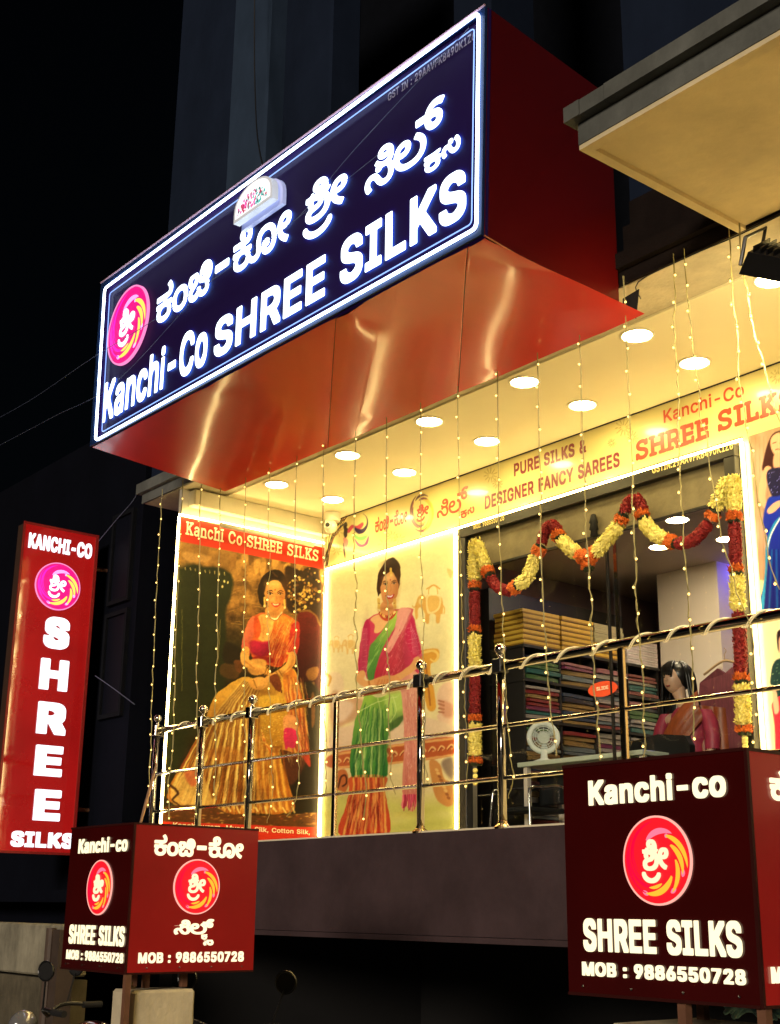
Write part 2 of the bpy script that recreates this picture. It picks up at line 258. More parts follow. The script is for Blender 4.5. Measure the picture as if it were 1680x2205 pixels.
"G":[520,[[269,-7,225,-3,185,7,149,25,118,49,91,79,69,116,53,157,43,203,40,254,43,305,53,352,69,393,91,429,117,459,149,484,184,501,223,512,265,516,291,514,316,510,340,504,363,494,384,483,403,469,421,453,436,436,449,416,460,395,468,373,474,349,408,349,399,372,387,393,373,411,356,427,337,439,315,448,300,453,283,455,265,456,236,453,209,445,183,432,160,414,141,392,125,364,113,332,106,295,103,254,106,213,113,177,125,145,141,117,161,95,184,76,210,63,238,56,269,53,296,55,322,61,345,71,365,85,382,102,396,123,407,147,413,173,415,202,434,199,283,199,283,256,478,256,478,200,475,160,466,124,451,91,431,62,406,38,377,19,344,5,308,-4]]],
"F":[410,[[60,0,60,509,369,509,369,452,125,452,125,278,346,278,346,221,125,221,125,0]]],
"Y":[472,[[203,0,203,208,16,509,91,509,192,344,203,327,213,309,222,292,231,274,240,254,250,230,224,230,233,254,242,275,251,293,260,310,270,327,280,344,381,509,455,509,268,208,268,0]]],
"W":[686,[[155,0,16,509,82,509,163,196,167,179,172,162,175,145,179,128,183,111,187,94,190,76,194,58,197,40,189,40,193,58,196,76,200,94,203,111,207,128,211,145,215,162,220,179,224,196,306,509,380,509,462,196,466,179,470,162,474,145,486,94,490,76,494,58,497,40,488,40,492,58,495,76,499,94,503,111,506,128,510,145,523,196,603,509,670,509,530,0,455,0,368,323,362,345,357,368,351,391,346,417,341,445,336,475,350,475,345,446,340,420,335,395,330,371,324,347,318,323,230,0]]],
"T":[448,[[32,452,32,509,417,509,417,452,257,452,257,0,193,0,193,452]]],
"V":[479,[[204,0,16,509,84,509,192,206,199,187,207,164,215,137,225,106,236,71,248,31,235,31,247,71,257,107,267,138,276,165,283,187,290,206,395,509,463,509,278,0]]],
"Z":[438,[[42,0,42,46,273,385,284,400,295,415,306,431,318,446,329,461,341,476,348,454,327,453,306,453,285,452,265,452,244,452,223,452,40,452,40,509,397,509,397,462,169,129,157,113,146,97,134,81,122,65,110,49,97,33,90,54,111,55,131,56,152,57,173,57,193,57,214,57,399,57,399,0]]],
"m":[609,[[53,0,53,379,112,379,112,295,108,295,114,314,122,331,132,346,151,363,172,376,195,384,219,386,245,383,268,375,287,361,303,342,314,320,321,295,312,295,318,312,326,329,337,343,350,356,364,366,381,375,398,381,417,385,437,386,458,385,478,380,497,372,514,361,529,346,541,328,550,307,555,283,557,255,557,0,496,0,496,254,493,279,485,298,473,313,456,323,438,329,419,330,395,328,374,320,358,307,345,290,338,270,335,247,335,0,274,0,274,260,272,280,265,297,253,311,238,322,220,328,199,330,178,328,158,320,140,307,126,289,119,274,115,257,114,238,114,0]]],
"4":[453,[[40,105,40,158,247,509,311,509,109,166,109,163,413,163,413,105],[282,0,282,121,282,146,282,318,343,318,343,0]]],
"1":[453,[[76,0,76,55,391,55,391,0],[276,509,276,0,212,0,212,448,209,448,86,358,86,427,198,509]]],
"3":[453,[[218,-7,188,-5,159,1,133,10,108,22,88,38,70,57,57,79,48,104,44,132,109,132,115,107,126,87,144,71,165,59,182,54,200,51,219,50,239,51,258,55,275,61,291,69,304,80,315,93,323,108,328,125,329,145,328,163,323,180,316,196,306,211,292,223,275,234,254,241,229,246,201,248,157,248,157,299,288,448,288,452,70,452,70,509,372,509,372,461,211,278,211,289,247,290,279,286,308,276,333,262,354,244,371,222,383,198,391,173,393,145,390,116,383,90,370,66,354,45,333,27,309,12,281,2,251,-5]]],
"&":[447,[[197,-7,165,-5,136,1,110,12,88,26,69,42,54,62,43,84,36,108,34,133,36,154,40,173,47,189,58,205,70,220,85,235,101,249,120,264,140,279,216,335,226,343,237,352,246,363,255,375,260,389,262,405,258,427,245,445,226,457,201,461,184,459,168,453,155,444,145,431,139,416,137,399,139,380,145,363,155,346,169,327,179,314,191,300,204,284,438,0,364,0,171,231,121,293,108,310,96,327,87,344,81,361,77,379,75,398,77,420,82,440,91,458,102,474,117,488,134,499,154,507,176,512,200,513,224,512,246,507,266,499,283,488,297,475,308,459,317,442,322,424,324,404,322,382,315,362,305,342,291,325,275,308,256,293,154,217,135,202,121,188,110,174,100,154,97,131,100,108,109,87,124,70,143,57,158,51,175,48,193,46,213,48,232,52,251,59,269,69,286,81,301,95,315,112,327,131,336,151,343,174,348,198,349,224,408,224,406,194,403,167,397,144,389,124,380,107,371,92,357,75,345,62,333,47,315,30,294,17,271,7,246,-1,221,-5]]],
",":[187,[[38,-119,68,71,137,71,84,-119]]],
"t":[227,[[204,379,204,327,6,327,6,379],[65,471,126,471,126,98,128,76,136,61,150,53,170,50,177,50,185,51,202,54,213,2,203,-1,192,-3,180,-4,168,-4,138,-1,113,7,92,21,77,41,68,64,65,93]]],
"b":[424,[[229,-8,208,-7,189,-3,172,4,153,17,138,31,127,46,118,59,112,59,112,0,53,0,53,509,114,509,114,319,118,319,127,331,137,346,152,360,171,373,188,379,207,383,229,384,259,382,287,374,313,361,335,342,354,320,370,293,381,261,388,227,390,189,388,151,381,116,370,84,355,57,336,34,313,16,288,3,260,-6],[220,47,242,49,262,55,279,66,294,80,306,97,316,117,323,139,327,163,328,189,327,215,323,239,316,261,307,281,295,298,280,311,262,322,243,328,220,330,198,328,178,322,161,312,147,299,134,282,125,263,118,241,114,216,113,189,114,162,118,138,125,115,135,95,147,78,162,65,179,55,198,49]]],
"l":[189,[[139,-2,112,0,91,8,74,20,62,37,55,59,53,84,53,509,114,509,114,99,115,77,120,62,130,54,146,52,154,52,160,53,165,53,170,54,181,3,172,1,162,-1,151,-2]]],
"k":[380,[[110,137,110,212,121,212,284,379,360,379,184,199,177,199],[53,0,53,509,114,509,114,0],[294,0,148,186,191,229,372,0]]],
"r":[259,[[53,0,53,379,112,379,112,321,115,321,124,339,137,354,152,367,171,377,191,383,213,385,229,384,243,384,243,322,239,323,230,324,219,325,207,326,182,323,159,315,140,301,126,284,117,262,114,237,114,0]]],
"p":[424,[[53,-143,53,379,112,379,112,319,118,319,126,331,137,346,152,360,171,373,188,379,207,383,229,384,259,382,287,374,313,361,335,342,354,320,370,293,381,261,388,227,390,189,388,151,381,116,370,84,355,57,336,34,313,16,288,3,260,-6,229,-8,208,-7,189,-3,173,4,153,17,138,31,127,46,118,59,114,59,114,-143],[220,47,242,49,262,55,279,66,294,80,306,97,316,117,323,139,327,163,328,189,327,215,323,239,316,261,307,281,295,298,280,311,262,322,243,328,220,330,198,328,178,322,161,312,147,299,134,282,125,263,118,241,114,216,113,189,114,162,118,138,125,115,135,95,147,78,162,65,179,55,198,49]]],
"u":[410,[[182,-5,158,-3,135,2,115,11,97,23,82,39,69,59,60,82,54,109,53,139,53,379,114,379,114,144,116,117,124,94,137,75,154,61,175,53,200,50,218,51,234,55,249,62,268,77,283,97,290,113,295,132,296,153,296,379,357,379,357,0,298,0,298,92,307,92,294,60,277,35,257,17,234,5,209,-3]]],
"y":[389,[[47,-139,61,-86,71,-87,88,-90,104,-89,118,-84,130,-74,141,-58,151,-36,163,-1,17,379,84,379,165,155,173,132,180,109,187,87,193,64,199,42,206,21,184,21,190,42,196,64,202,87,209,110,216,132,224,155,305,379,371,379,204,-58,196,-77,187,-93,177,-107,159,-124,139,-136,117,-143,91,-145,77,-145,65,-143,54,-141]]],
"e":[404,[[212,-8,177,-5,145,3,117,16,92,35,72,58,56,85,44,116,37,150,34,187,36,224,44,258,55,290,71,317,91,340,115,359,142,373,172,382,205,384,226,383,246,380,266,374,285,366,303,355,319,341,334,324,347,305,357,282,365,256,370,227,371,194,371,169,75,169,75,221,338,221,310,202,308,226,304,248,298,269,288,286,277,301,263,314,246,323,227,328,205,330,183,328,164,323,146,313,131,301,119,286,109,270,102,251,97,231,96,211,96,178,98,151,102,127,110,106,121,88,135,73,151,61,169,53,190,48,212,46,234,48,254,53,271,61,285,73,297,88,306,105,365,91,358,72,348,55,335,39,320,26,302,14,283,4,261,-3,237,-7]]],
"s":[365,[[182,-8,157,-7,133,-3,112,3,93,12,76,24,62,38,50,54,41,73,36,94,94,107,101,87,111,72,124,60,141,52,160,47,181,45,206,47,227,53,244,62,262,81,268,103,265,121,254,136,237,147,212,155,149,170,118,180,92,192,72,208,58,227,50,249,47,274,49,295,55,314,65,332,79,347,95,360,115,370,137,378,161,383,187,384,212,383,234,379,254,372,271,363,286,352,299,339,309,324,318,308,324,290,268,277,258,298,243,316,228,325,210,331,187,333,166,331,147,326,131,317,114,299,109,277,112,258,124,243,136,235,152,229,172,223,229,209,261,200,287,187,306,171,320,153,328,131,331,107,329,85,323,65,312,47,298,31,281,18,260,6,236,-2,210,-7]]],
"d":[424,[[195,-8,165,-6,137,3,111,16,89,34,70,57,55,84,43,116,36,151,34,189,36,227,43,261,55,293,70,320,89,342,112,361,137,374,165,382,196,384,218,383,237,379,253,373,272,360,287,346,298,331,306,319,311,319,311,509,372,509,372,0,313,0,313,59,307,59,298,46,287,31,272,17,252,4,236,-3,217,-7],[205,47,226,49,246,55,263,65,278,78,290,95,299,115,306,138,310,162,312,189,310,216,306,241,300,263,290,282,278,299,263,312,246,322,227,328,205,330,182,328,162,322,145,311,130,298,118,281,108,261,102,239,98,215,96,189,98,163,102,139,109,117,118,97,130,80,145,66,162,55,182,49]]],
"ಕ":[428,[[211,-9,178,-7,148,-1,121,8,98,21,79,37,63,56,52,78,45,102,43,128,45,151,51,173,61,193,75,211,92,226,113,239,124,229,27,228,27,280,182,280,190,286,196,295,200,305,201,316,201,326,198,336,194,346,189,354,222,363,248,354,254,344,257,334,260,324,260,315,260,304,258,295,255,287,251,280,402,280,402,228,302,230,313,237,333,227,351,213,365,196,376,176,383,154,385,130,383,103,376,79,365,57,350,38,331,22,308,9,280,-1,248,-7],[214,49,250,52,278,61,299,75,314,93,322,114,325,137,322,163,312,185,297,203,275,217,257,223,237,227,214,228,191,227,170,223,152,217,130,203,115,185,106,162,103,137,106,113,115,91,130,73,152,60,180,52],[27,353,27,411,249,411,273,411,292,413,306,415,320,419,330,424,338,432,343,441,345,451,346,461,343,485,334,509,325,525,313,541,298,557,346,589,367,564,383,541,394,519,401,499,405,478,406,456,405,441,401,422,392,402,376,385,363,375,348,367,331,361,312,357,289,354,262,353]]],
"ಂ":[411,[[202,-9,168,-6,138,1,110,13,86,31,66,52,49,78,37,109,30,143,28,181,30,217,37,251,49,281,65,308,85,330,110,349,138,362,170,370,206,373,244,370,277,362,306,348,329,329,349,306,364,279,374,249,380,217,383,182,380,146,373,114,362,84,346,57,325,34,301,16,272,2,239,-6],[204,47,241,51,271,64,293,85,309,113,318,145,321,181,318,220,308,253,292,280,269,301,241,313,207,317,180,315,158,309,139,299,123,286,110,270,101,252,94,231,90,208,89,183,92,144,102,111,119,84,142,63,170,51]]],
"ಚ":[595,[[418,-9,399,-8,380,-5,364,0,348,7,333,16,320,27,307,41,295,58,283,78,306,78,294,57,282,39,268,25,254,14,239,5,223,-1,204,-5,184,-8,163,-9,136,-7,113,-2,92,7,75,19,61,33,50,48,43,66,38,83,37,101,38,122,42,140,49,157,58,172,70,186,84,199,101,213,119,226,139,239,157,252,172,263,185,274,198,293,202,315,201,329,196,342,188,352,177,359,162,364,142,365,114,362,95,352,84,335,80,315,81,303,84,292,88,281,95,271,43,248,32,266,25,284,21,303,19,321,21,338,25,355,33,370,43,384,57,396,73,406,93,414,116,418,142,420,171,418,195,413,215,404,230,392,243,379,252,364,260,340,262,315,260,290,251,267,242,253,231,240,218,227,203,215,186,202,167,189,146,175,129,162,115,150,102,130,98,105,103,80,117,63,131,56,148,51,166,50,197,53,221,62,240,76,254,95,263,118,267,145,324,145,329,115,339,91,355,73,374,60,395,52,418,50,443,52,463,59,477,70,487,84,493,100,494,118,492,142,484,165,472,186,455,205,442,216,426,226,409,234,450,262,471,250,489,237,506,223,521,209,533,193,543,177,550,160,554,140,556,119,554,95,549,73,541,53,530,35,515,20,496,7,474,-2,448,-7],[327,227,327,280,421,280,429,286,435,295,439,305,441,316,440,327,437,337,433,347,427,356,462,363,484,359,491,349,496,337,499,326,500,315,499,304,497,295,493,287,490,280,569,280,569,227,538,227,523,228,507,229,477,231,462,228],[327,353,327,411,415,411,438,411,457,413,471,415,485,419,495,424,503,432,508,441,511,451,512,461,509,485,500,509,490,525,478,541,463,557,512,589,532,564,548,541,559,519,566,499,571,478,572,456,570,441,566,422,557,402,541,385,528,375,513,367,496,361,477,357,455,354,428,353]]],
"ಶ":[470,[[201,-9,166,-7,134,-3,106,5,82,16,61,30,45,47,33,68,26,91,23,118,25,143,32,164,43,181,57,195,74,207,94,216,117,223,140,228,166,233,187,236,206,240,221,244,239,252,252,264,259,280,261,301,259,319,252,332,242,342,228,349,212,354,194,355,170,353,152,349,139,341,131,331,126,320,125,306,125,299,127,290,130,282,134,274,78,251,71,267,66,281,63,295,62,311,65,331,76,349,87,361,101,371,120,379,142,385,168,389,199,390,219,389,237,385,255,378,272,370,286,359,298,345,307,330,313,312,315,293,313,270,308,250,299,233,287,219,271,207,254,197,233,190,211,184,186,180,164,177,145,173,129,169,109,161,95,150,87,136,84,118,87,99,95,82,110,69,132,59,151,54,174,51,201,50,236,52,268,57,296,67,321,80,341,96,358,117,370,141,377,168,380,198,378,228,373,253,365,276,355,296,343,313,330,327,309,344,290,357,293,374,342,374,364,359,382,343,398,325,411,306,422,286,430,265,436,243,440,221,441,198,438,156,428,119,413,87,391,58,364,34,331,16,293,2,250,-6],[23,353,23,411,286,411,310,411,328,413,341,415,354,419,364,424,372,432,377,441,379,451,380,461,377,485,368,509,359,525,347,541,332,557,380,589,401,564,417,541,428,519,435,499,439,478,441,456,439,441,435,421,426,402,410,385,400,377,387,370,371,363,351,358,334,355,314,354,291,353,267,353,186,363,112,353]]],
"ರ":[486,[[243,-9,204,-6,168,1,135,14,105,32,80,54,59,82,44,113,34,150,31,190,33,217,36,243,43,265,52,286,62,306,75,323,90,338,107,352,125,364,139,353,31,353,31,411,297,411,321,411,340,413,353,415,368,419,378,424,386,432,391,441,394,451,394,461,391,485,383,509,373,525,361,541,346,557,394,589,415,564,431,541,442,519,449,499,453,478,455,456,453,441,449,422,440,402,424,385,414,376,401,369,387,363,370,358,366,364,384,351,400,337,414,322,426,305,436,286,444,265,450,243,454,218,455,190,452,153,444,119,430,87,410,60,386,36,357,17,323,2,285,-6],[244,51,276,54,304,60,328,72,348,87,365,105,377,126,386,150,392,176,394,203,392,234,385,261,374,285,359,306,341,323,321,337,297,347,272,353,245,355,215,353,188,347,164,336,143,322,125,304,111,283,101,259,95,232,92,203,97,158,111,121,134,91,164,69,201,56]]],
"ಸ":[529,[[360,-9,335,-7,314,-2,295,6,279,17,264,30,252,44,240,60,229,76,219,93,207,113,197,130,187,142,174,156,162,165,150,169,136,171,113,167,97,155,86,136,83,110,85,86,93,62,101,45,110,29,121,13,63,-10,52,6,42,25,34,45,28,66,24,88,23,109,25,131,30,151,38,170,49,187,63,201,78,212,96,221,115,226,135,227,155,226,172,223,188,218,208,206,226,189,238,175,249,158,260,139,271,121,282,105,292,90,307,73,324,60,343,52,365,50,388,53,406,62,421,77,431,96,436,119,438,145,437,167,433,190,425,213,414,237,397,262,376,289,427,324,448,299,466,272,481,244,491,215,498,184,500,151,496,104,483,65,463,33,435,10,401,-4],[254,235,238,238,224,248,214,262,211,279,214,296,224,310,238,320,254,323,271,320,285,310,294,296,298,279,294,262,285,248,271,238],[24,353,24,411,342,411,366,411,385,413,398,415,413,419,423,424,431,432,436,441,438,451,439,461,436,485,427,509,418,525,406,541,391,557,439,589,460,564,476,541,487,519,494,499,498,478,500,456,498,441,494,422,485,402,469,385,455,375,440,367,424,361,405,357,382,354,356,353]]],
"ಲ":[566,[[280,-9,229,-6,183,5,143,22,108,45,80,73,57,106,41,144,31,185,28,230,30,267,36,301,47,331,61,357,79,379,100,397,125,410,151,417,180,420,202,419,221,415,238,408,253,399,265,387,274,374,281,358,286,340,287,320,285,299,281,280,273,262,261,247,247,233,229,222,209,214,185,209,158,207,142,208,128,210,114,214,102,219,91,225,81,230,88,283,96,278,106,273,116,267,128,263,140,260,154,260,178,261,197,267,211,276,224,295,229,318,226,339,216,355,200,364,180,368,157,364,134,354,121,343,109,329,99,310,92,288,87,260,86,228,88,197,96,167,108,139,125,114,147,93,174,75,205,62,241,54,282,51,322,54,357,60,388,70,415,84,437,102,455,124,467,149,475,178,477,210,474,243,464,274,447,301,425,325,398,347,367,366,401,421,441,396,475,367,502,334,522,297,534,256,538,210,535,171,527,134,512,100,491,69,463,43,428,21,387,4,337,-6]]],
"ಿ":[0,[[89,232,62,233,37,238,15,246,-6,256,-23,268,-39,281,-53,296,-65,310,-75,325,-44,358,-29,341,-14,327,0,315,22,302,43,293,64,289,84,287,110,289,131,296,148,307,160,323,167,344,169,371,169,378,168,398,164,416,158,432,144,452,128,468,108,478,87,481,66,478,50,471,40,459,37,444,39,430,45,421,53,414,62,409,72,407,81,406,102,408,120,413,136,421,150,431,162,444,174,459,197,424,186,410,172,394,155,379,135,367,119,361,101,358,81,356,56,359,32,365,11,377,-5,393,-16,414,-19,440,-16,464,-7,486,9,504,31,519,57,528,87,531,114,529,138,522,161,511,180,496,197,477,210,456,220,431,225,405,227,376,225,345,220,317,210,294,197,274,181,259,161,247,140,239,115,234]]],
"ೀ":[0,[[89,232,62,233,37,238,15,246,-6,256,-23,268,-39,281,-53,296,-65,310,-75,325,-44,358,-29,341,-14,327,0,315,22,302,43,293,64,289,84,287,110,289,131,296,148,307,160,323,167,344,169,371,169,378,168,398,164,416,158,432,144,452,128,468,108,478,87,481,66,478,50,471,40,459,37,444,39,430,45,421,53,414,62,409,72,407,81,406,102,408,120,413,136,421,150,431,162,444,174,459,197,424,186,410,172,394,155,379,135,367,119,361,101,358,81,356,56,359,32,365,11,377,-5,393,-16,414,-19,440,-16,464,-7,486,9,504,31,519,57,528,87,531,114,529,138,522,161,511,180,496,197,477,210,456,220,431,225,405,227,376,225,345,220,317,210,294,197,274,181,259,161,247,140,239,115,234],[523,321,522,300,517,281,509,263,497,247,482,233,465,222,444,214,420,209,393,207,367,209,343,215,323,225,306,237,292,248,280,260,299,309,307,300,317,289,330,277,346,268,365,262,388,260,412,261,431,267,445,276,459,295,463,318,460,339,450,355,434,364,412,368,390,364,370,354,357,344,346,331,337,314,330,295,326,274,324,250,324,242,326,210,333,182,343,156,358,133,375,112,396,94,419,77,444,61,472,48,440,-9,407,9,377,29,350,51,325,76,305,103,288,133,275,166,268,202,265,241,268,276,274,308,285,336,299,361,317,381,338,398,361,410,387,417,415,420,437,418,457,414,474,407,489,398,501,386,511,372,518,357,522,340]]],
"ೆ":[0,[[-380,353,-380,411,-204,411,-173,412,-149,414,-131,417,-112,425,-98,435,-91,446,-86,458,-84,472,-83,485,-85,505,-91,521,-102,534,-116,544,-133,550,-152,552,-170,550,-187,545,-201,535,-216,518,-221,497,-221,490,-221,486,-220,482,-242,513,-227,516,-221,516,-216,517,-199,515,-186,508,-179,498,-176,485,-179,470,-188,458,-201,451,-218,449,-241,453,-256,467,-265,486,-268,508,-264,531,-254,553,-243,567,-230,579,-214,589,-195,597,-173,602,-148,603,-123,601,-101,596,-81,587,-64,575,-49,560,-38,543,-29,523,-24,501,-22,477,-23,459,-26,443,-31,427,-41,406,-57,389,-72,377,-90,368,-110,361,-133,357,-151,355,-169,354,-189,353]]],
"ೋ":[0,[[-380,353,-380,411,-204,411,-173,412,-149,414,-131,417,-112,425,-98,435,-91,446,-86,458,-84,472,-83,485,-85,505,-91,521,-102,534,-116,544,-133,550,-152,552,-170,550,-187,545,-201,535,-216,518,-221,497,-221,490,-221,486,-220,482,-242,513,-227,516,-221,516,-216,517,-199,515,-186,508,-179,498,-176,485,-179,470,-188,458,-201,451,-218,449,-241,453,-256,467,-265,486,-268,508,-264,531,-254,553,-243,567,-230,579,-214,589,-195,597,-173,602,-148,603,-123,601,-101,596,-81,587,-64,575,-49,560,-38,543,-29,523,-24,501,-22,477,-23,459,-26,443,-31,427,-41,406,-57,389,-72,377,-90,368,-110,361,-133,357,-151,355,-169,354,-189,353],[67,-9,36,-6,7,3,-19,17,-43,36,-66,59,-89,84,-51,125,-31,102,-11,83,7,68,26,58,46,52,67,50,87,52,103,58,115,68,123,82,128,98,130,116,129,143,128,164,125,202,124,221,124,242,126,277,135,309,148,337,166,362,188,382,214,399,244,410,276,417,311,420,346,418,378,411,407,401,432,387,455,369,474,349,491,325,504,300,515,271,522,241,526,210,528,177,526,140,520,107,509,77,495,51,477,30,456,13,431,1,402,-7,371,-9,344,-7,321,-2,300,7,283,19,268,33,257,50,249,69,244,89,242,110,244,131,247,149,254,165,267,184,284,197,304,205,325,208,349,205,367,194,378,178,382,158,379,139,370,125,357,115,341,112,323,115,310,123,302,137,299,157,305,158,301,147,298,137,297,127,296,116,298,98,304,82,313,67,327,56,346,49,371,46,390,48,407,53,422,61,435,73,446,87,455,105,462,126,466,150,467,176,465,208,460,238,450,267,438,294,421,316,400,336,375,350,346,359,312,362,287,360,265,355,244,347,227,335,212,321,200,304,192,283,187,260,185,234,185,212,186,193,189,158,191,138,191,116,189,88,183,64,173,44,160,27,145,14,127,4,108,-3,88,-8],[841,321,840,300,835,281,826,263,815,247,800,233,782,222,761,214,738,209,711,207,684,209,661,215,641,225,624,237,609,248,598,260,617,309,625,300,635,289,648,277,664,268,683,262,705,260,729,261,749,267,763,276,776,295,781,318,778,339,768,355,752,364,729,368,708,364,687,354,675,344,664,331,655,314,648,295,643,274,642,250,642,242,644,210,651,182,661,156,675,133,693,112,713,94,737,77,762,61,790,48,758,-9,725,9,695,29,667,51,643,76,622,103,606,133,593,166,586,202,583,241,585,276,592,308,603,336,617,361,635,381,655,398,679,410,705,417,732,420,754,418,774,414,792,407,806,398,819,386,828,372,836,357,840,340]]],
"ೊ":[0,[[-380,353,-380,411,-204,411,-173,412,-149,414,-131,417,-112,425,-98,435,-91,446,-86,458,-84,472,-83,485,-85,505,-91,521,-102,534,-116,544,-133,550,-152,552,-170,550,-187,545,-201,535,-216,518,-221,497,-221,490,-221,486,-220,482,-242,513,-227,516,-221,516,-216,517,-199,515,-186,508,-179,498,-176,485,-179,470,-188,458,-201,451,-218,449,-241,453,-256,467,-265,486,-268,508,-264,531,-254,553,-243,567,-230,579,-214,589,-195,597,-173,602,-148,603,-123,601,-101,596,-81,587,-64,575,-49,560,-38,543,-29,523,-24,501,-22,477,-23,459,-26,443,-31,427,-41,406,-57,389,-72,377,-90,368,-110,361,-133,357,-151,355,-169,354,-189,353],[67,-9,36,-6,7,3,-19,17,-43,36,-66,59,-89,84,-51,125,-31,102,-11,83,7,68,26,58,46,52,67,50,87,52,103,58,115,68,123,82,128,98,130,116,129,143,128,164,125,202,124,221,124,242,126,277,135,309,148,337,166,362,188,382,214,399,244,410,276,417,311,420,346,418,378,411,407,401,432,387,455,369,474,349,491,325,504,300,515,271,522,241,526,210,528,177,526,140,520,107,509,77,495,51,477,30,456,13,431,1,402,-7,371,-9,344,-7,321,-2,300,7,283,19,268,33,257,50,249,69,244,89,242,110,244,131,247,149,254,165,267,184,284,197,304,205,325,208,349,205,367,194,378,178,382,158,379,139,370,125,357,115,341,112,323,115,310,123,302,137,299,157,305,158,301,147,298,137,297,127,296,116,298,98,304,82,313,67,327,56,346,49,371,46,390,48,407,53,422,61,435,73,446,87,455,105,462,126,466,150,467,176,465,208,460,238,450,267,438,294,421,316,400,336,375,350,346,359,312,362,287,360,265,355,244,347,227,335,212,321,200,304,192,283,187,260,185,234,185,212,186,193,189,158,191,138,191,116,189,88,183,64,173,44,160,27,145,14,127,4,108,-3,88,-8]]],
"ೂ":[0,[[67,-9,36,-6,7,3,-19,17,-43,36,-66,59,-89,84,-51,125,-31,102,-11,83,7,68,26,58,46,52,67,50,87,52,103,58,115,68,123,82,128,98,130,116,129,143,128,164,125,202,124,221,124,242,126,277,135,309,148,337,166,362,188,382,214,399,244,410,276,417,311,420,346,418,378,411,407,401,432,387,455,369,474,349,491,325,504,300,515,271,522,241,526,210,528,177,526,140,520,107,509,77,495,51,477,30,456,13,431,1,402,-7,371,-9,344,-7,321,-2,300,7,283,19,268,33,257,50,249,69,244,89,242,110,244,131,247,149,254,165,267,184,284,197,304,205,325,208,349,205,367,194,378,178,382,158,379,139,370,125,357,115,341,112,323,115,310,123,302,137,299,157,305,158,301,147,298,137,297,127,296,116,298,98,304,82,313,67,327,56,346,49,371,46,390,48,407,53,422,61,435,73,446,87,455,105,462,126,466,150,467,176,465,208,460,238,450,267,438,294,421,316,400,336,375,350,346,359,312,362,287,360,265,355,244,347,227,335,212,321,200,304,192,283,187,260,185,234,185,212,186,193,189,158,191,138,191,116,189,88,183,64,173,44,160,27,145,14,127,4,108,-3,88,-8]]],
"್":[0,[[114,220,82,224,54,235,31,254,13,280,3,313,-1,351,-1,357,1,390,8,420,18,445,33,467,50,485,71,500,95,511,122,517,151,519,169,518,187,516,202,512,224,505,242,496,210,449,193,457,177,462,161,465,144,466,121,464,100,456,81,442,67,422,60,404,57,382,55,356,55,348,57,326,62,308,70,292,89,276,116,271,133,273,147,279,156,291,159,309,158,319,155,328,151,335,145,341,136,347,125,351,110,353,91,353,-122,353,-122,411,83,411,105,410,125,408,144,405,167,396,186,382,199,368,208,352,214,332,216,311,212,283,203,260,187,243,166,230,142,223]]],
"ು":[0,[[87,-9,50,-6,17,4,-13,20,-40,41,-65,65,-89,92,-51,132,-30,108,-8,87,13,71,36,59,61,52,89,50,116,53,139,63,158,79,172,101,180,126,183,157,181,190,174,221,164,248,150,273,133,296,113,317,90,335,64,350,37,364,69,421,101,404,131,383,159,359,183,333,204,304,221,272,234,238,241,200,244,160,242,129,236,100,227,73,213,50,196,30,174,13,149,1,120,-7]]],
"ಾ":[0,[[304,180,301,142,295,108,285,78,271,51,253,30,232,13,206,1,178,-7,145,-9,119,-7,96,-2,76,7,58,19,44,33,32,50,24,69,20,89,18,110,19,131,23,149,29,165,42,184,59,197,79,205,101,208,125,205,143,194,154,178,157,158,154,139,146,125,133,115,116,112,99,115,85,123,77,137,75,157,81,158,76,147,73,137,72,127,72,116,73,98,79,82,88,67,102,56,122,49,146,46,165,48,182,53,197,61,210,72,221,87,230,105,237,127,241,152,242,180,241,206,238,231,232,253,224,273,213,290,201,306,185,321,167,333,153,339,138,344,119,348,98,351,73,353,45,353,-186,353,-186,411,59,411,91,410,119,408,145,403,167,398,188,390,206,381,223,370,237,357,251,343,267,323,280,300,290,274,298,245,302,214]]],
"ೕ":[0,[[285,321,283,300,278,281,270,263,258,247,244,233,226,222,205,214,181,209,154,207,128,209,105,215,85,225,67,237,53,248,42,260,60,309,68,300,79,289,92,277,108,268,127,262,149,260,173,261,192,267,207,276,220,295,224,318,221,339,212,355,196,364,173,368,151,364,131,354,118,344,108,331,98,314,91,295,87,274,86,250,86,242,88,210,94,182,105,156,119,133,136,112,157,94,180,77,206,61,233,48,201,-9,169,9,139,29,111,51,87,76,66,103,49,133,37,166,29,202,27,241,29,276,35,308,46,336,61,361,78,381,99,398,123,410,148,417,176,420,198,418,218,414,235,407,250,398,262,386,272,372,279,357,283,340]]]
}
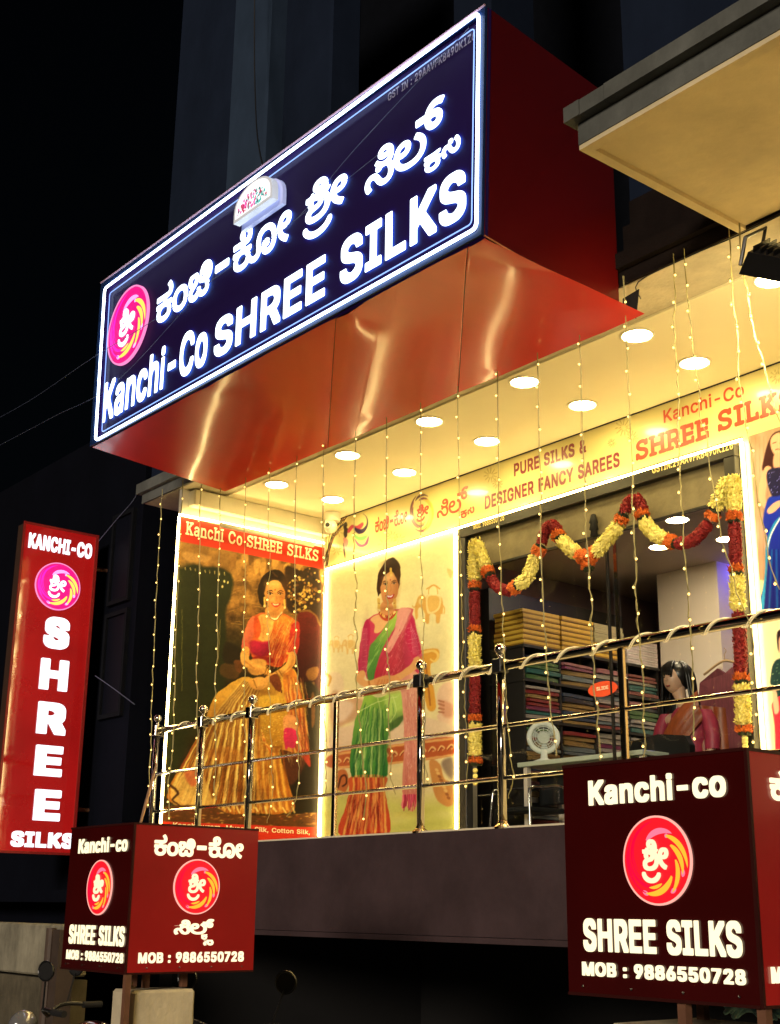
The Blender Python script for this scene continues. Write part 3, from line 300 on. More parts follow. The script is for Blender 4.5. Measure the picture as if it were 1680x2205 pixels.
# ------------------------------------------------------------------ lettering: glyph outlines -> distance field -> clean polygons
def g_inside(P, loops):
    wd = np.zeros(len(P))
    for L in loops:
        A = np.array(L, float).reshape(-1, 2) / 1000; B = np.roll(A, -1, 0)
        for a, b in zip(A, B):
            up = (a[1] <= P[:, 1]) & (b[1] > P[:, 1]); dn = (a[1] > P[:, 1]) & (b[1] <= P[:, 1])
            c = (b[0] - a[0]) * (P[:, 1] - a[1]) - (P[:, 0] - a[0]) * (b[1] - a[1])
            wd += up & (c > 0); wd -= dn & (c < 0)
    return wd != 0
def seg_dist(P, a, b):
    ab = b - a; t = np.clip(((P - a) @ ab) / max(ab @ ab, 1e-12), 0, 1); q = P - a - t[:, None] * ab
    return np.hypot(q[:, 0], q[:, 1])
def g_field(ch, P):
    if isinstance(ch, list):
        f = np.full(len(P), -9.)
        for a, b in zip(ch[:-1], ch[1:]): f = np.maximum(f, .022 - seg_dist(P, np.array(a), np.array(b)))
        return f
    L = GLYPHS[ch][1]; d = np.full(len(P), 9.)
    for q in L:
        A = np.array(q, float).reshape(-1, 2) / 1000
        for a, b in zip(A, np.roll(A, -1, 0)): d = np.minimum(d, seg_dist(P, a, b))
    return np.where(g_inside(P, L), d, -d)
TCACHE = {}
def text_cells(items, dil, h=.014, square=False):
    """polygons + outline segments of the union of the items, in em units"""
    if square: h = dil / max(1, round(dil / h))
    key = (square, json.dumps([[i[0], *map(float, i[1:5]), list(i[5]) if len(i) > 5 else 0] for i in items]), dil, h)
    if key in TCACHE: return TCACHE[key]
    xs = []; ys = []
    for it in items:
        if isinstance(it[0], list): a = np.array(it[0])
        else: a = np.concatenate([np.array(q, float).reshape(-1, 2) for q in GLYPHS[it[0]][1]]) / 1000
        xs += [a[:, 0].min() * it[3] + it[1], a[:, 0].max() * it[3] + it[1]]
        top = min(a[:, 1].max(), it[5][3]) if len(it) > 5 else a[:, 1].max()
        ys += [a[:, 1].min() * it[4] + it[2], top * it[4] + it[2]]
    m = dil + .03; gx = np.arange(min(xs) - m, max(xs) + m + h, h); gy = np.arange(min(ys) - m, max(ys) + m + h, h)
    X, Y = np.meshgrid(gx, gy); out = np.full(X.size, -9.)
    for it in items:
        P = np.stack([(X.ravel() - it[1]) / it[3], (Y.ravel() - it[2]) / it[4]], 1)
        f = g_field(it[0], P)
        if len(it) > 5: c = it[5]; f = np.minimum(f, np.minimum(c[3] - P[:, 1], P[:, 1] - c[2]))
        out = np.maximum(out, f * min(it[3], it[4]) + (0 if square else dil * min(1, (min(it[3], it[4]) + .35))))
    F = out.reshape(X.shape)
    if square:   # thicken with a square nib so that corners stay sharp
        k = round(dil / h)
        for ax in (0, 1):
            G = F.copy()
            for s_ in range(1, k + 1):
                a = np.full_like(F, -9.); b = a.copy()
                if ax: a[:, s_:] = F[:, :-s_]; b[:, :-s_] = F[:, s_:]
                else: a[s_:] = F[:-s_]; b[:-s_] = F[s_:]
                G = np.maximum(G, np.maximum(a, b))
            F = G
    ny, nx = F.shape; polys = []; segs = []
    IN = F > 0
    full = IN[:-1, :-1] & IN[1:, :-1] & IN[:-1, 1:] & IN[1:, 1:]
    anyc = IN[:-1, :-1] | IN[1:, :-1] | IN[:-1, 1:] | IN[1:, 1:]
    for j in range(ny - 1):
        i = 0
        while i < nx - 1:
            if full[j, i]:
                k = i
                while k < nx - 1 and full[j, k]: k += 1
                polys.append([(gx[i], gy[j]), (gx[k], gy[j]), (gx[k], gy[j + 1]), (gx[i], gy[j + 1])]); i = k; continue
            if anyc[j, i]:
                c = [(gx[i], gy[j], F[j, i]), (gx[i + 1], gy[j], F[j, i + 1]), (gx[i + 1], gy[j + 1], F[j + 1, i + 1]), (gx[i], gy[j + 1], F[j + 1, i])]
                poly = []; cross = []
                for a in range(4):
                    p, q = c[a], c[(a + 1) % 4]
                    if p[2] > 0: poly.append((p[0], p[1]))
                    if (p[2] > 0) != (q[2] > 0):
                        t = p[2] / (p[2] - q[2]); pt = (p[0] + (q[0] - p[0]) * t, p[1] + (q[1] - p[1]) * t); poly.append(pt); cross.append((pt, p[2] > 0))
                if len(poly) >= 3: polys.append(poly)
                if len(cross) == 2: segs.append((cross[0][0], cross[1][0]) if cross[0][1] else (cross[1][0], cross[0][0]))
            i += 1
    bb = (min(p[0] for q in polys for p in q), max(p[0] for q in polys for p in q), min(p[1] for q in polys for p in q), max(p[1] for q in polys for p in q))
    TCACHE[key] = (polys, segs, bb); return TCACHE[key]
def put_cells(mb, cells, O, ex, ey, nrm, depth, shift=(0, 0), plate=False):
    polys, segs, _ = cells; O = np.array(O, float); ex = np.array(ex, float); ey = np.array(ey, float); N = np.array(nrm, float) * depth
    vs = []; fs = []
    def W(p): return O + ex * (p[0] + shift[0]) + ey * (p[1] + shift[1])
    for q in polys:
        n = len(vs); vs += [W(p) + N for p in q]; fs.append(tuple(range(n, n + len(q))))
    K = N * (1 - .003 / depth) if plate else N * 0
    if depth > .0021:
        for a, b in segs:
            n = len(vs); vs += [W(a) + K, W(b) + K, W(b) + N, W(a) + N]; fs.append((n, n + 1, n + 2, n + 3))
    mb.add(vs, fs)
    if plate:   # the back of a stand-off letter throws blue light on the panel
        vs = []; fs = []; mb.cur = 1
        for q in polys:
            n = len(vs); vs += [W(p) + K for p in q]; fs.append(tuple(range(n, n + len(q)))[::-1])
        mb.add(vs, fs); mb.cur = 0
def solve_px(plane, c, x, z):
    """point of the wall plane (axis plane, value c) at height z seen in photo column x"""
    on = onY if plane == 'Y' else onX; y = 1100.
    for _ in range(6):
        p = on(x, y, c); q = on(x, y + 1, c); y += (z - p[2]) / (q[2] - p[2])
    return on(x, y, c)
def layout(s, track=0.):
    x = 0; out = []
    for ch in s:
        if ch == ' ': x += .25 + track; out.append(None); continue
        out.append((ch, x)); x += GLYPHS[ch][0] / 1000 + track
    return out
def text(parent, name, s, plane, c, xl, xr, base, top, m, dil=.02, depth=.001, split=False, h=.014, track=None, plate=False):
    """s: a string or a list of glyph items; xl/xr photo columns of the ink, base/top photo points on its foot and head lines"""
    on = onY if plane == 'Y' else onX
    z0 = on(base[0], base[1], c)[2]; z1 = on(top[0], top[1], c)[2]
    A = solve_px(plane, c, xl, z0); B = solve_px(plane, c, xr, z0)
    nrm = (0, -1, 0) if plane == 'Y' else (1, 0, 0)
    groups = []
    if isinstance(s, str):
        for it in layout(s, track if track is not None else dil * 1.2):
            if it: groups.append((text_cells([(it[0], 0, 0, 1, 1)], dil * .92, h, True), it[1]))
    elif split: groups = [(text_cells(g, dil, h), 0) for g in s]
    else: groups = [(text_cells(s, dil, h), 0)]
    x0 = min(g[0][2][0] + g[1] for g in groups); x1 = max(g[0][2][1] + g[1] for g in groups)
    if isinstance(s, str) and not any(ch in s for ch in '&,'): y0 = -dil; y1 = .509 + dil
    else: y0 = min(g[0][2][2] for g in groups); y1 = max(g[0][2][3] for g in groups)
    u = (B - A) / (x1 - x0); u[2] = 0; v = np.array([0, 0, (z1 - z0) / (y1 - y0)])
    O = A - u * x0 - v * y0; res = []
    mb = MB()
    for cells, sx in groups:
        if split: mb = MB()
        put_cells(mb, cells, O, u, v, nrm, depth, (sx, 0), plate)
        if split: res.append(mb.build(name, m, parent))
    if not split: res.append(mb.build(name, m, parent))
    return res
_lo = (-1, 1, -1, .425); _l3 = (-1, 1, -1, .32)
_arc = [(.235 + .235 * math.cos(a), .19 * math.sin(a)) for a in [math.radians(d) for d in range(195, 350, 12)]]
K1 = [("ಕ", 0, 0, 1, 1), ("ಂ", .43, 0, 1, 1), ("ಚ", .84, 0, .9, 1, (-1, 1, -1, .40)), ("ಿ", 1.17, -.03, 1, 1), ("-", 1.36, -.07, 1.3, 1.5), ("ಕ", 1.90, 0, 1, 1, _lo), ("ೋ", 2.33, 0, .97, 1)]
K1S = [[K1[0]], [K1[1]], [K1[2], K1[3]], [K1[4]], [K1[5], K1[6]]]
K2 = [("ಶ", 0, 0, 1, 1, (-1, 1, -1, .41)), ("ಿ", .17, .09, 1, 1), (_arc, 0, -.03, 1, 1), (_arc, 0, -.055, 1, 1), ("ೕ", .45, .02, 1, 1)]
K3 = [("ಸ", 0, 0, 1, 1, _l3), ("ಿ", .27, .04, 1, 1), ("ಲ", .50, 0, 1, 1), ("್", 1.04, .05, 1.2, 1.35), ("ಕ", 1.02, -.27, .62, .55, _lo), ("ಸ", 1.30, -.20, .55, .62, _l3)]
K3S = [K3[:2], [K3[2], K3[3]], [K3[4]], [K3[5]]]
K4 = K3[:3] + [("್", 1.05, .03, .9, 1.1), ("ಕ", .9, -.22, .42, .42, _lo), ("ಸ", .98, -.47, .6, .6, _l3)]
def crescent(mb, C, U, V, N, a0, a1, r, wd, spin=.35, n=14, lift=0.):
    """curved blade of a pinwheel on the disc plane"""
    top = []; bot = []
    for i in range(n + 1):
        t = i / n; a = math.radians(a0 + (a1 - a0) * t); rr = r * (1 - spin * t); hw = wd * math.sin(math.pi * min(1, t * .93 + .07)) ** .7
        for lst, sgn in ((top, 1), (bot, -1)):
            q = rr + sgn * hw; lst.append(C + U * (q * math.cos(a)) + V * (q * math.sin(a)) + N * lift)
    for i in range(n): mb.quad(top[i], top[i + 1], bot[i + 1], bot[i])
def logo(parent, plane, ctr, rad, pal, depth=.006, Ublend=1.0):
    """round pinwheel emblem; ctr a 3-D point on the panel, rad metres"""
    C = np.array(ctr, float); U = np.array([1., 0, 0]) if plane == 'Y' else np.array([0, 1., 0]); V = np.array([0, 0, 1.]); N = np.array([0, -1., 0]) if plane == 'Y' else np.array([1., 0, 0])
    ring = MB(); disc = MB(); n = 56
    P = lambda r, a, l: C + U * (r * math.cos(a)) + V * (r * math.sin(a)) + N * l
    for i in range(n):
        a, b = 2 * math.pi * i / n, 2 * math.pi * (i + 1) / n
        ring.quad(P(rad, a, depth), P(rad, b, depth), P(rad * .955, b, depth), P(rad * .955, a, depth)); ring.quad(P(rad, a, 0), P(rad, b, 0), P(rad, b, depth), P(rad, a, depth))
    disc.add([P(rad * .955, 2 * math.pi * i / n, depth * .8) for i in range(n)], [tuple(range(n))])
    ring.build('emblem_ring', pal['ring'], parent); disc.build('emblem_disc', pal['disc'], parent)
    sw = MB(); N1 = N
    for a0, a1, r, wd, sp, mi in ((200, 110, .60, .022, -.45, 1), (225, 125, .60, .022, -.45, 1), (250, 150, .60, .022, -.45, 1), (272, 175, .58, .022, -.45, 1), (185, 95, .72, .035, -.22, 1), (215, 135, .80, .025, -.12, 1), (245, 165, .80, .025, -.12, 1),
                                  (122, 50, .52, .075, -.45, 0), (60, -12, .62, .065, -.46, 2), (37, -24, .54, .07, -.5, 2), (0, -60, .56, .065, -.48, 2), (-40, -116, .56, .075, -.44, 2), (-76, -112, .54, .04, -.2, 2),
                                  (-110, -124, .81, .05, 0, 0), (-16, -28, .79, .055, -.03, 0), (-50, -63, .81, .055, 0, 0), (64, 54, .62, .05, 0, 0)):
        sw.cur = mi; crescent(sw, C, U * rad, V * rad, N1, a0, a1, r, wd, sp, lift=depth * .8 + .0012 * (1 + mi * .5))
    sw.build('emblem_swirl', [pal['pink'], pal['rose'], pal['gold']], parent)
    cells = text_cells(K2, .016, .009); bb = cells[2]; hgt = rad * .98; sc = hgt / (bb[3] - bb[2]); mb = MB()
    O = C + N * depth * .8 - U * (sc * .92 * (bb[0] + bb[1]) / 2 + rad * .03) - V * (sc * (bb[2] + bb[3]) / 2 + rad * .02)
    put_cells(mb, cells, O, U * sc * .92, V * sc, N, .006)
    mb.build('emblem_letters', pal['text'], parent)
# ------------------------------------------------------------------ printed pictures: a fine mesh sheet whose vertices carry the ink colours
class Canvas:
    def __init__(s, plane, c, a0, a1, z0, z1, step, ox, oy, sc, light=(1.0, .84, .42)):
        s.plane, s.c = plane, c; s.na = int((a1 - a0) / step) + 1; s.nz = int((z1 - z0) / step) + 1
        A, Z = np.meshgrid(np.linspace(a0, a1, s.na), np.linspace(z0, z1, s.nz)); s.A, s.Z = A, Z
        W = np.stack([A, np.full_like(A, c), Z], -1) if plane == 'Y' else np.stack([np.full_like(A, c), A, Z], -1)
        d = W @ CF; s.x = (((840 + FPX * (W @ CR) / d) * 1.0285714) - ox) / sc; s.y = (((1102.5 - FPX * (W @ CU) / d) * 1.0285714) - oy) / sc
        s.W = W; s.x0, s.y0 = s.x.copy(), s.y.copy(); s.rgb = np.zeros(A.shape + (3,)); s.light = light
    def c3(s, col): return np.array(col, float)
    def mix(s, m, col): s.rgb = s.rgb * (1 - m[..., None]) + (col if getattr(col, 'ndim', 1) == 3 else s.c3(col)) * m[..., None]
    def noise(s, sx, sy, seed=0, oct=4):
        out = np.zeros(s.x.shape); amp = 1; tot = 0; r = np.random.default_rng(seed)
        for o in range(oct):
            g = r.random((64, 64)); u = s.x / sx * 2 ** o; v = s.y / sy * 2 ** o; i = np.floor(u).astype(int); j = np.floor(v).astype(int); fu = u - i; fv = v - j
            fu = fu * fu * (3 - 2 * fu); fv = fv * fv * (3 - 2 * fv)
            q = lambda a, b: g[(j + b) % 64, (i + a) % 64]
            out += amp * ((q(0, 0) * (1 - fu) + q(1, 0) * fu) * (1 - fv) + (q(0, 1) * (1 - fu) + q(1, 1) * fu) * fv); tot += amp; amp *= .55
        return out / tot
    def poly(s, pts, col, soft=3, curve=True, alpha=1, grad=None):
        P = np.array(smooth_path(pts, 5, True)) if curve else np.array(pts, float)
        x0, y0 = P.min(0) - soft * 2; x1, y1 = P.max(0) + soft * 2
        m = (s.x > x0) & (s.x < x1) & (s.y > y0) & (s.y < y1)
        if not m.any(): return
        Q = np.stack([s.x[m], s.y[m]], 1); ins = np.zeros(len(Q), bool); d = np.full(len(Q), 1e9)
        for a, b in zip(P, np.roll(P, -1, 0)):
            c = ((a[1] > Q[:, 1]) != (b[1] > Q[:, 1])); xx = (b[0] - a[0]) * (Q[:, 1] - a[1]) / (b[1] - a[1] + 1e-12) + a[0]; ins ^= c & (Q[:, 0] < xx)
            d = np.minimum(d, seg_dist(Q, a, b))
        al = np.clip(np.where(ins, d, -d) / soft * .5 + .5, 0, 1) * alpha
        c = s.c3(col)
        if grad:  # (x0,y0,x1,y1,col2)
            gx, gy = grad[2] - grad[0], grad[3] - grad[1]; t = np.clip(((Q[:, 0] - grad[0]) * gx + (Q[:, 1] - grad[1]) * gy) / (gx * gx + gy * gy), 0, 1)[:, None]
            c = c * (1 - t) + s.c3(grad[4]) * t
        s.rgb[m] = s.rgb[m] * (1 - al[:, None]) + c * al[:, None]
    def stroke(s, pts, w, col, soft=2, alpha=1, curve=True):
        P = np.array(smooth_path(pts, 5)) if curve and len(pts) > 2 else np.array(pts, float)
        ws = np.array(w, float) if hasattr(w, '__len__') else np.array([w, w], float)
        wi = np.interp(np.linspace(0, 1, len(P)), np.linspace(0, 1, len(ws)), ws)
        x0, y0 = P.min(0) - wi.max() - soft; x1, y1 = P.max(0) + wi.max() + soft
        m = (s.x > x0) & (s.x < x1) & (s.y > y0) & (s.y < y1)
        if not m.any(): return
        Q = np.stack([s.x[m], s.y[m]], 1); f = np.full(len(Q), -1e9)
        for i in range(len(P) - 1): f = np.maximum(f, (wi[i] + wi[i + 1]) / 2 - seg_dist(Q, P[i], P[i + 1]))
        al = np.clip(f / soft * .5 + .5, 0, 1) * alpha; s.rgb[m] = s.rgb[m] * (1 - al[:, None]) + s.c3(col) * al[:, None]
    def ell(s, cx, cy, rx, ry, col, soft=3, rot=0, alpha=1):
        c, q = math.cos(math.radians(rot)), math.sin(math.radians(rot)); dx, dy = s.x - cx, s.y - cy
        u = (dx * c + dy * q) / rx; v = (-dx * q + dy * c) / ry; f = (1 - np.hypot(u, v)) * min(rx, ry)
        s.mix(np.clip(f / soft * .5 + .5, 0, 1) * alpha, col)
    def warp(s, amp, sc):
        a = s.noise(sc, sc, 71, 3) - .5; b = s.noise(sc, sc, 72, 3) - .5; s.x = s.x + a * amp * 2; s.y = s.y + b * amp * 2
    def unwarp(s): s.x, s.y = s.x0, s.y0
    def sheen(s, n, box, p, q, cols, w=2, ln=60, alpha=.35, inside=None):
        # n thin soft strokes inside box, their direction turning from p (left) to q (right)
        for _ in range(n):
            x = random.uniform(box[0], box[2]); y = random.uniform(box[1], box[3]); t = (x - box[0]) / (box[2] - box[0])
            if inside and not inside(x, y): continue
            dx = p[0] * (1 - t) + q[0] * t; dy = p[1] * (1 - t) + q[1] * t; k = random.uniform(.4, 1) * ln; j = random.uniform(-.12, .12)
            s.stroke([(x, y), (x + (dx + j) * k * .5, y + dy * k * .5), (x + dx * k, y + dy * k)], [w * .4, w, w * .3], random.choice(cols), w * 1.6, alpha)
    def grain(s, k=.16, con=1.12):
        g = (s.noise(9, 9, 81, 2) - .5) * k + (s.noise(60, 45, 82, 3) - .5) * k * 1.3; s.rgb = s.rgb * (1 + g[..., None]); s.rgb = (np.clip(s.rgb, 0, 255) / 255) ** con * 255
    def build(s, name, m, parent):
        nz, na = s.nz, s.na; me = bpy.data.meshes.new(name); off = world_off(parent)
        V = (s.W.reshape(-1, 3) - np.array(off)).astype(np.float32)
        me.vertices.add(len(V)); me.vertices.foreach_set('co', V.ravel())
        i = np.arange((nz - 1) * (na - 1)); r = i // (na - 1); q = i % (na - 1); a = r * na + q
        F = np.stack([a, a + 1, a + na + 1, a + na], 1) ; nf = len(F)
        if s.plane == 'X': pass
        me.loops.add(nf * 4); me.loops.foreach_set('vertex_index', F.ravel().astype(np.int32))
        me.polygons.add(nf); me.polygons.foreach_set('loop_start', (np.arange(nf) * 4).astype(np.int32)); me.polygons.foreach_set('loop_total', np.full(nf, 4, np.int32))
        me.update()
        c = np.clip(s.rgb, 0, 255) / 255; L = np.where(c <= .04045, c / 12.92, ((c + .055) / 1.055) ** 2.4) / np.array(s.light); L = np.clip(L, .002, .92)
        at = me.color_attributes.new('print', 'FLOAT_COLOR', 'POINT'); at.data.foreach_set('color', np.concatenate([L.reshape(-1, 3), np.ones((len(V), 1))], 1).astype(np.float32).ravel())
        me.materials.append(m); me.validate(); o = bpy.data.objects.new(name, me); COL.objects.link(o); o.parent = parent; return o
# ------------------------------------------------------------------ main planes (metres from the camera)
YB, XS, YF, YR, ZC = 7.0, -9.6, 5.34, 5.39, 3.49
ZF = onY(1075, 1784, YF)[2]                      # terrace floor
ZSB = onY(1000, 2017, YF)[2]                     # underside of the terrace slab
GND = -1.6
XR = 1.0                                        # shop front runs on to here, past the photo's right edge
# materials
M = {}
M['plaster'] = mat('cream_plaster', (.78, .72, .55), .8, noise=.08, nscale=3, bump=.25, bscale=45, stain=.12)
M['ceiling'] = mat('ceiling_board', (.92, .85, .60), .75, noise=.03, nscale=2, bump=.05, bscale=30)
M['soffit'] = mat('rough_soffit', (.70, .62, .45), .85, noise=.15, nscale=5, bump=.6, bscale=28, stain=.2)
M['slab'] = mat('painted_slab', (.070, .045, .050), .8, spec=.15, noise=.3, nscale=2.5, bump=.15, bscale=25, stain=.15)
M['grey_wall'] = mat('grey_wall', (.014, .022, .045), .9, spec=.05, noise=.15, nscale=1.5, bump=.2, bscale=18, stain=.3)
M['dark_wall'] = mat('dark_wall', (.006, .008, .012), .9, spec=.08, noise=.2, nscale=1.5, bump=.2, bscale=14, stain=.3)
M['fascia_grey'] = mat('weathered_fascia', (.17, .18, .165), .85, noise=.25, nscale=4, bump=.4, bscale=20, stain=.35)
M['black'] = mat('black_metal', (.012, .012, .013), .35, noise=.1)
M['flat_black'] = mat('flat_black', (.008, .008, .009), .8, noise=.1)
M['steel'] = mat('polished_steel', (.62, .60, .58), .13, metal=1, bump=.02, bscale=12)
M['dsteel'] = mat('smoked_steel', (.38, .36, .34), .12, metal=1, bump=.02, bscale=12)
M['brass'] = mat('brass_tinted_steel', (.62, .46, .26), .2, metal=1, bump=.03, bscale=12)
M['street'] = mat('asphalt', (.05, .05, .05), .9, noise=.3, nscale=6, bump=.4, bscale=40)
M['led'] = glow('warm_led', (1, .755, .29), 27)
M['lamp'] = glow('downlight_glow', (1, .755, .29), 95)
M['bulb'] = glow('fairy_bulb', (1, .62, .17), 3.4)
M['wire'] = mat('olive_wire', (.30, .26, .09), .5, noise=.1)
M['dark_wire'] = mat('dark_cable', (.012, .012, .014), .5, noise=.1)

# ------------------------------------------------------------------ ground and building
g = MB(); g.quad((-60, -60, GND), (60, -60, GND), (60, 60, GND), (-60, 60, GND)); g.build('ground', M['street'], kind='structure')
p = MB(); p.box(-30, 8, 3.3, 5.0, GND, GND + .13); p.build('pavement', mat('pavement_concrete', (.30, .28, .25), .9, noise=.25, nscale=4, bump=.3), kind='structure')
bld = empty('shop_building', (-5.5, 7, GND), 'two storey silk shop building with a brightly lit cream shopfront above a raised terrace', 'building')
q = MB(); q.box(-9.86, XR, YF, 7.0, ZSB, ZF); q.box(-9.86, XR, YF - .012, YF + .01, ZSB - .035, ZSB - .003); q.build('terrace_slab', M['slab'], bld)
q = MB(); q.box(-9.84, XR, YF + .02, 6.99, ZF + .001, ZF + .012); q.build('terrace_bounce_layer', mat('pale_bounce_floor', (.88, .80, .58), .35, noise=.08, nscale=3), bld)  # unseen pale floor layer, added to bounce light onto ceiling and soffits
# recessed ground floor under the terrace
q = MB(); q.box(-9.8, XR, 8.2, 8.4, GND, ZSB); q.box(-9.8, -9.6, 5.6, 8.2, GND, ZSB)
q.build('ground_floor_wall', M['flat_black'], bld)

# ceiling slab with stepped edge
q = MB(); q.box(-10.25, XR, 5.42, 10.6, 3.507, 3.66); q.build('ceiling_slab', M['soffit'], bld)
q = MB(); q.box(-8.7, XR, 5.40, 5.417, 3.512, 3.60); q.box(-8.7, XR, 5.36, 5.417, 3.604, 3.70); q.build('dark_fascia', mat('dark_brown_ledge', (.012, .008, .007), .9, noise=.3, nscale=6, bump=.4, spec=.1), bld)
q = MB(); q.box(-10.28, -8.702, 5.40, 5.417, 3.512, 3.60); q.box(-10.33, -8.702, 5.36, 5.417, 3.604, 3.70); q.box(-10.27, -10.253, 5.42, 7.2, 3.512, 3.64)
q.build('slab_fascia', M['fascia_grey'], bld)
q = MB(); q.box(-9.55, XR, 5.83, 6.995, 3.49, 3.506); q.build('false_ceiling', M['ceiling'], bld)
q = MB(); q.box(-9.665, -9.612, 5.44, 10.5, ZF - .02, 3.505); q.build('side_wall', M['plaster'], bld)
# beam over the side poster
q = MB(); q.bbox(-9.611, -9.50, 5.50, 6.99, 3.345, 3.49, .01); q.build('side_beam', M['plaster'], bld)
# back wall pieces round the door opening
DX0, DX1 = -7.70, -4.94
zs = onY(983, 1140, YB)[2]                       # LED line above the posters
q = MB(); q.box(-9.61, DX0, YB + .012, YB + .15, ZF, zs); q.box(-9.61, XR, YB + .012, YB + .15, zs, 3.506); q.box(DX1, XR, YB + .012, YB + .15, ZF, zs)
q.build('back_wall', M['plaster'], bld)
# interior shell
IZ = 2.92
M['int_wall'] = mat('plum_interior_wall', (.20, .13, .13), .8, noise=.1, nscale=3)
M['int_ceil'] = mat('interior_ceiling', (.45, .37, .30), .8, noise=.05, nscale=2)
M['int_cream'] = mat('cream_column_paint', (.80, .70, .62), .75, noise=.04, nscale=2)
M['tile'] = mat('shop_floor_tile', (.25, .22, .18), .15, noise=.15, nscale=2)
q = MB(); q.box(-8.3, -3.2, YB + .16, 10.2, IZ, IZ + .05); q.build('interior_ceiling', M['int_ceil'], bld)
q = MB(); q.box(-8.3, -8.14, YB + .16, 10.2, ZF, IZ); q.box(-8.14, -3.2, 9.98, 10.2, ZF, IZ); q.box(-3.3, -3.1, YB + .16, 9.98, ZF, IZ); q.build('interior_wall', M['int_wall'], bld)
q = MB(); q.box(-8.3, -3.2, YB + .01, 10.2, ZF - .06, ZF); q.build('shop_floor', M['tile'], bld)
q = MB(); q.box(-7.39, -6.73, 9.1, 9.9, ZF, IZ); q.box(-6.73, -5.6, 9.42, 9.9, ZF, IZ); q.build('interior_column', M['int_cream'], bld)
q = MB(); q.box(-6.70, -6.1, 9.30, 9.36, IZ - .035, IZ - .012); q.build('cove_light', glow('blue_cove_glow', (.10, .08, 1), 14), bld)
# upper storey: recessed dark wall, pillars, wall on the right
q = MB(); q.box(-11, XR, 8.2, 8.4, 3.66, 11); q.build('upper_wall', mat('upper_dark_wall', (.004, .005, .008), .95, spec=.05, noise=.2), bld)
M['lit_pillar'] = mat('neon_lit_pillar', (.04, .065, .115), .9, spec=.05, noise=.15, nscale=1.5, stain=.3)  # paler copy of the pillar colour, blue neon light put into it
def pil(*b, m='grey_wall'):
    q = MB(); q.bbox(*b, .02); q.build('pillar', M[m], bld)
pil(-10.56, -9.86, 5.62, 5.95, 3.70, 10.5); pil(-9.855, -9.28, 5.60, 5.97, 3.70, 10.5)
pil(-9.19, -8.56, 5.45, 6.0, 3.70, 10.5, m='lit_pillar'); pil(-8.555, -7.83, 5.62, 5.95, 3.70, 10.5)
pil(-6.26, -5.85, 5.62, 6.1, 3.70, 10.5)
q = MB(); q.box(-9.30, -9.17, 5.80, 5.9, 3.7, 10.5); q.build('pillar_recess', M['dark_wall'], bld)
q = MB(); q.box(-4.61, XR, 5.60, 5.8, 3.71, 10.5); q.build('upper_front_wall', M['grey_wall'], bld)
# lower ledge behind the big sign and the cream balcony on the right
q = MB(); q.box(-4.535, -3.76, 5.43, 5.9, 3.64 + .02, 3.9); q.box(-4.535, -3.76, 5.50, 5.9, 3.905, 4.1); q.build('dark_ledge', mat('dark_brown_ledge', (.012, .008, .007), .9, noise=.3, nscale=6, bump=.4), bld)
bal = empty('concrete_balcony', (-2.5, 4.8, 3.5), 'cream plastered balcony slab with a weathered grey stepped edge jutting out at the top right', 'balcony')
M['bal'] = mat('balcony_soffit', (.92, .76, .46), .9, noise=.10, nscale=2.2, bump=.55, bscale=9, stain=.18)
q = MB(); q.box(-3.70, XR, 4.17, 5.42, 3.53, 3.62); q.build('soffit_slab', M['bal'], bal)
q = MB(); q.box(-3.715, XR, 4.155, 4.215, 3.505, 3.53); q.box(-3.715, -3.665, 4.215, 5.40, 3.505, 3.53); q.build('drip_edge', M['bal'], bal)
q = MB(); q.box(-3.715, XR, 4.15, 4.169, 3.5305, 3.645); q.box(-3.715, -3.701, 4.169, 5.4, 3.5305, 3.645); q.build('edge_face', M['fascia_grey'], bal)
q = MB()
for a, b in ((-3.755, -3.655), (-3.652, -3.5), (-3.497, XR)): q.box(a, b, 4.095 + random.uniform(-.006, .006), 4.6, 3.648, 3.735 + random.uniform(-.006, .006))
q.box(-3.755, -3.6, 4.6, 5.40, 3.648, 3.73); q.build('edge_coping', M['fascia_grey'], bal)

# ------------------------------------------------------------------ neighbouring dark building, compound wall, gate pillars
nb = empty('neighbour_building', (-13.5, 6.5, GND), 'unlit dark building standing left of the shop behind the tall red sign', 'building')
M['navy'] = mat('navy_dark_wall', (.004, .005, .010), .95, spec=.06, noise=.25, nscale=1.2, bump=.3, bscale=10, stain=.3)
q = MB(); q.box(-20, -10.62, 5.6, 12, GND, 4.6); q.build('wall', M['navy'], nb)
q = MB(); q.box(-20, -10.62, 5.2, 5.59, .02, .12); q.box(-20, -10.62, 5.35, 5.59, -.55, -.50); q.build('ledge', M['navy'], nb)
for cx, cy, wd, ht in ((262, 1200, .34, .9), (245, 1430, .36, 1.0)):
    a = onY(cx, cy, 5.58); f = MB(); wf = .04
    f.box(a[0] - wd / 2 - wf, a[0] - wd / 2, 5.56, 5.62, a[2] - ht / 2, a[2] + ht / 2); f.box(a[0] + wd / 2, a[0] + wd / 2 + wf, 5.56, 5.62, a[2] - ht / 2, a[2] + ht / 2)
    f.box(a[0] - wd / 2, a[0] + wd / 2, 5.56, 5.62, a[2] + ht / 2 - wf, a[2] + ht / 2); f.box(a[0] - wd / 2, a[0] + wd / 2, 5.56, 5.62, a[2] - ht / 2, a[2] - ht / 2 + wf)
    w0 = f.build('window', mat('window_frame_dark', (.008, .009, .012), .8, spec=.05, noise=.1), nb)
    pn = MB(); pn.box(a[0] - wd / 2, a[0] + wd / 2, 5.585, 5.592, a[2] - ht / 2 + wf, a[2] + ht / 2 - wf); pn.build('pane', mat('dark_pane', (.004, .005, .01), .6, noise=.05, spec=.1), w0)
cw = empty('compound_wall', (-9.5, 4.2, GND), 'stained off white compound wall low on the left edge beneath the tall red sign', 'wall')
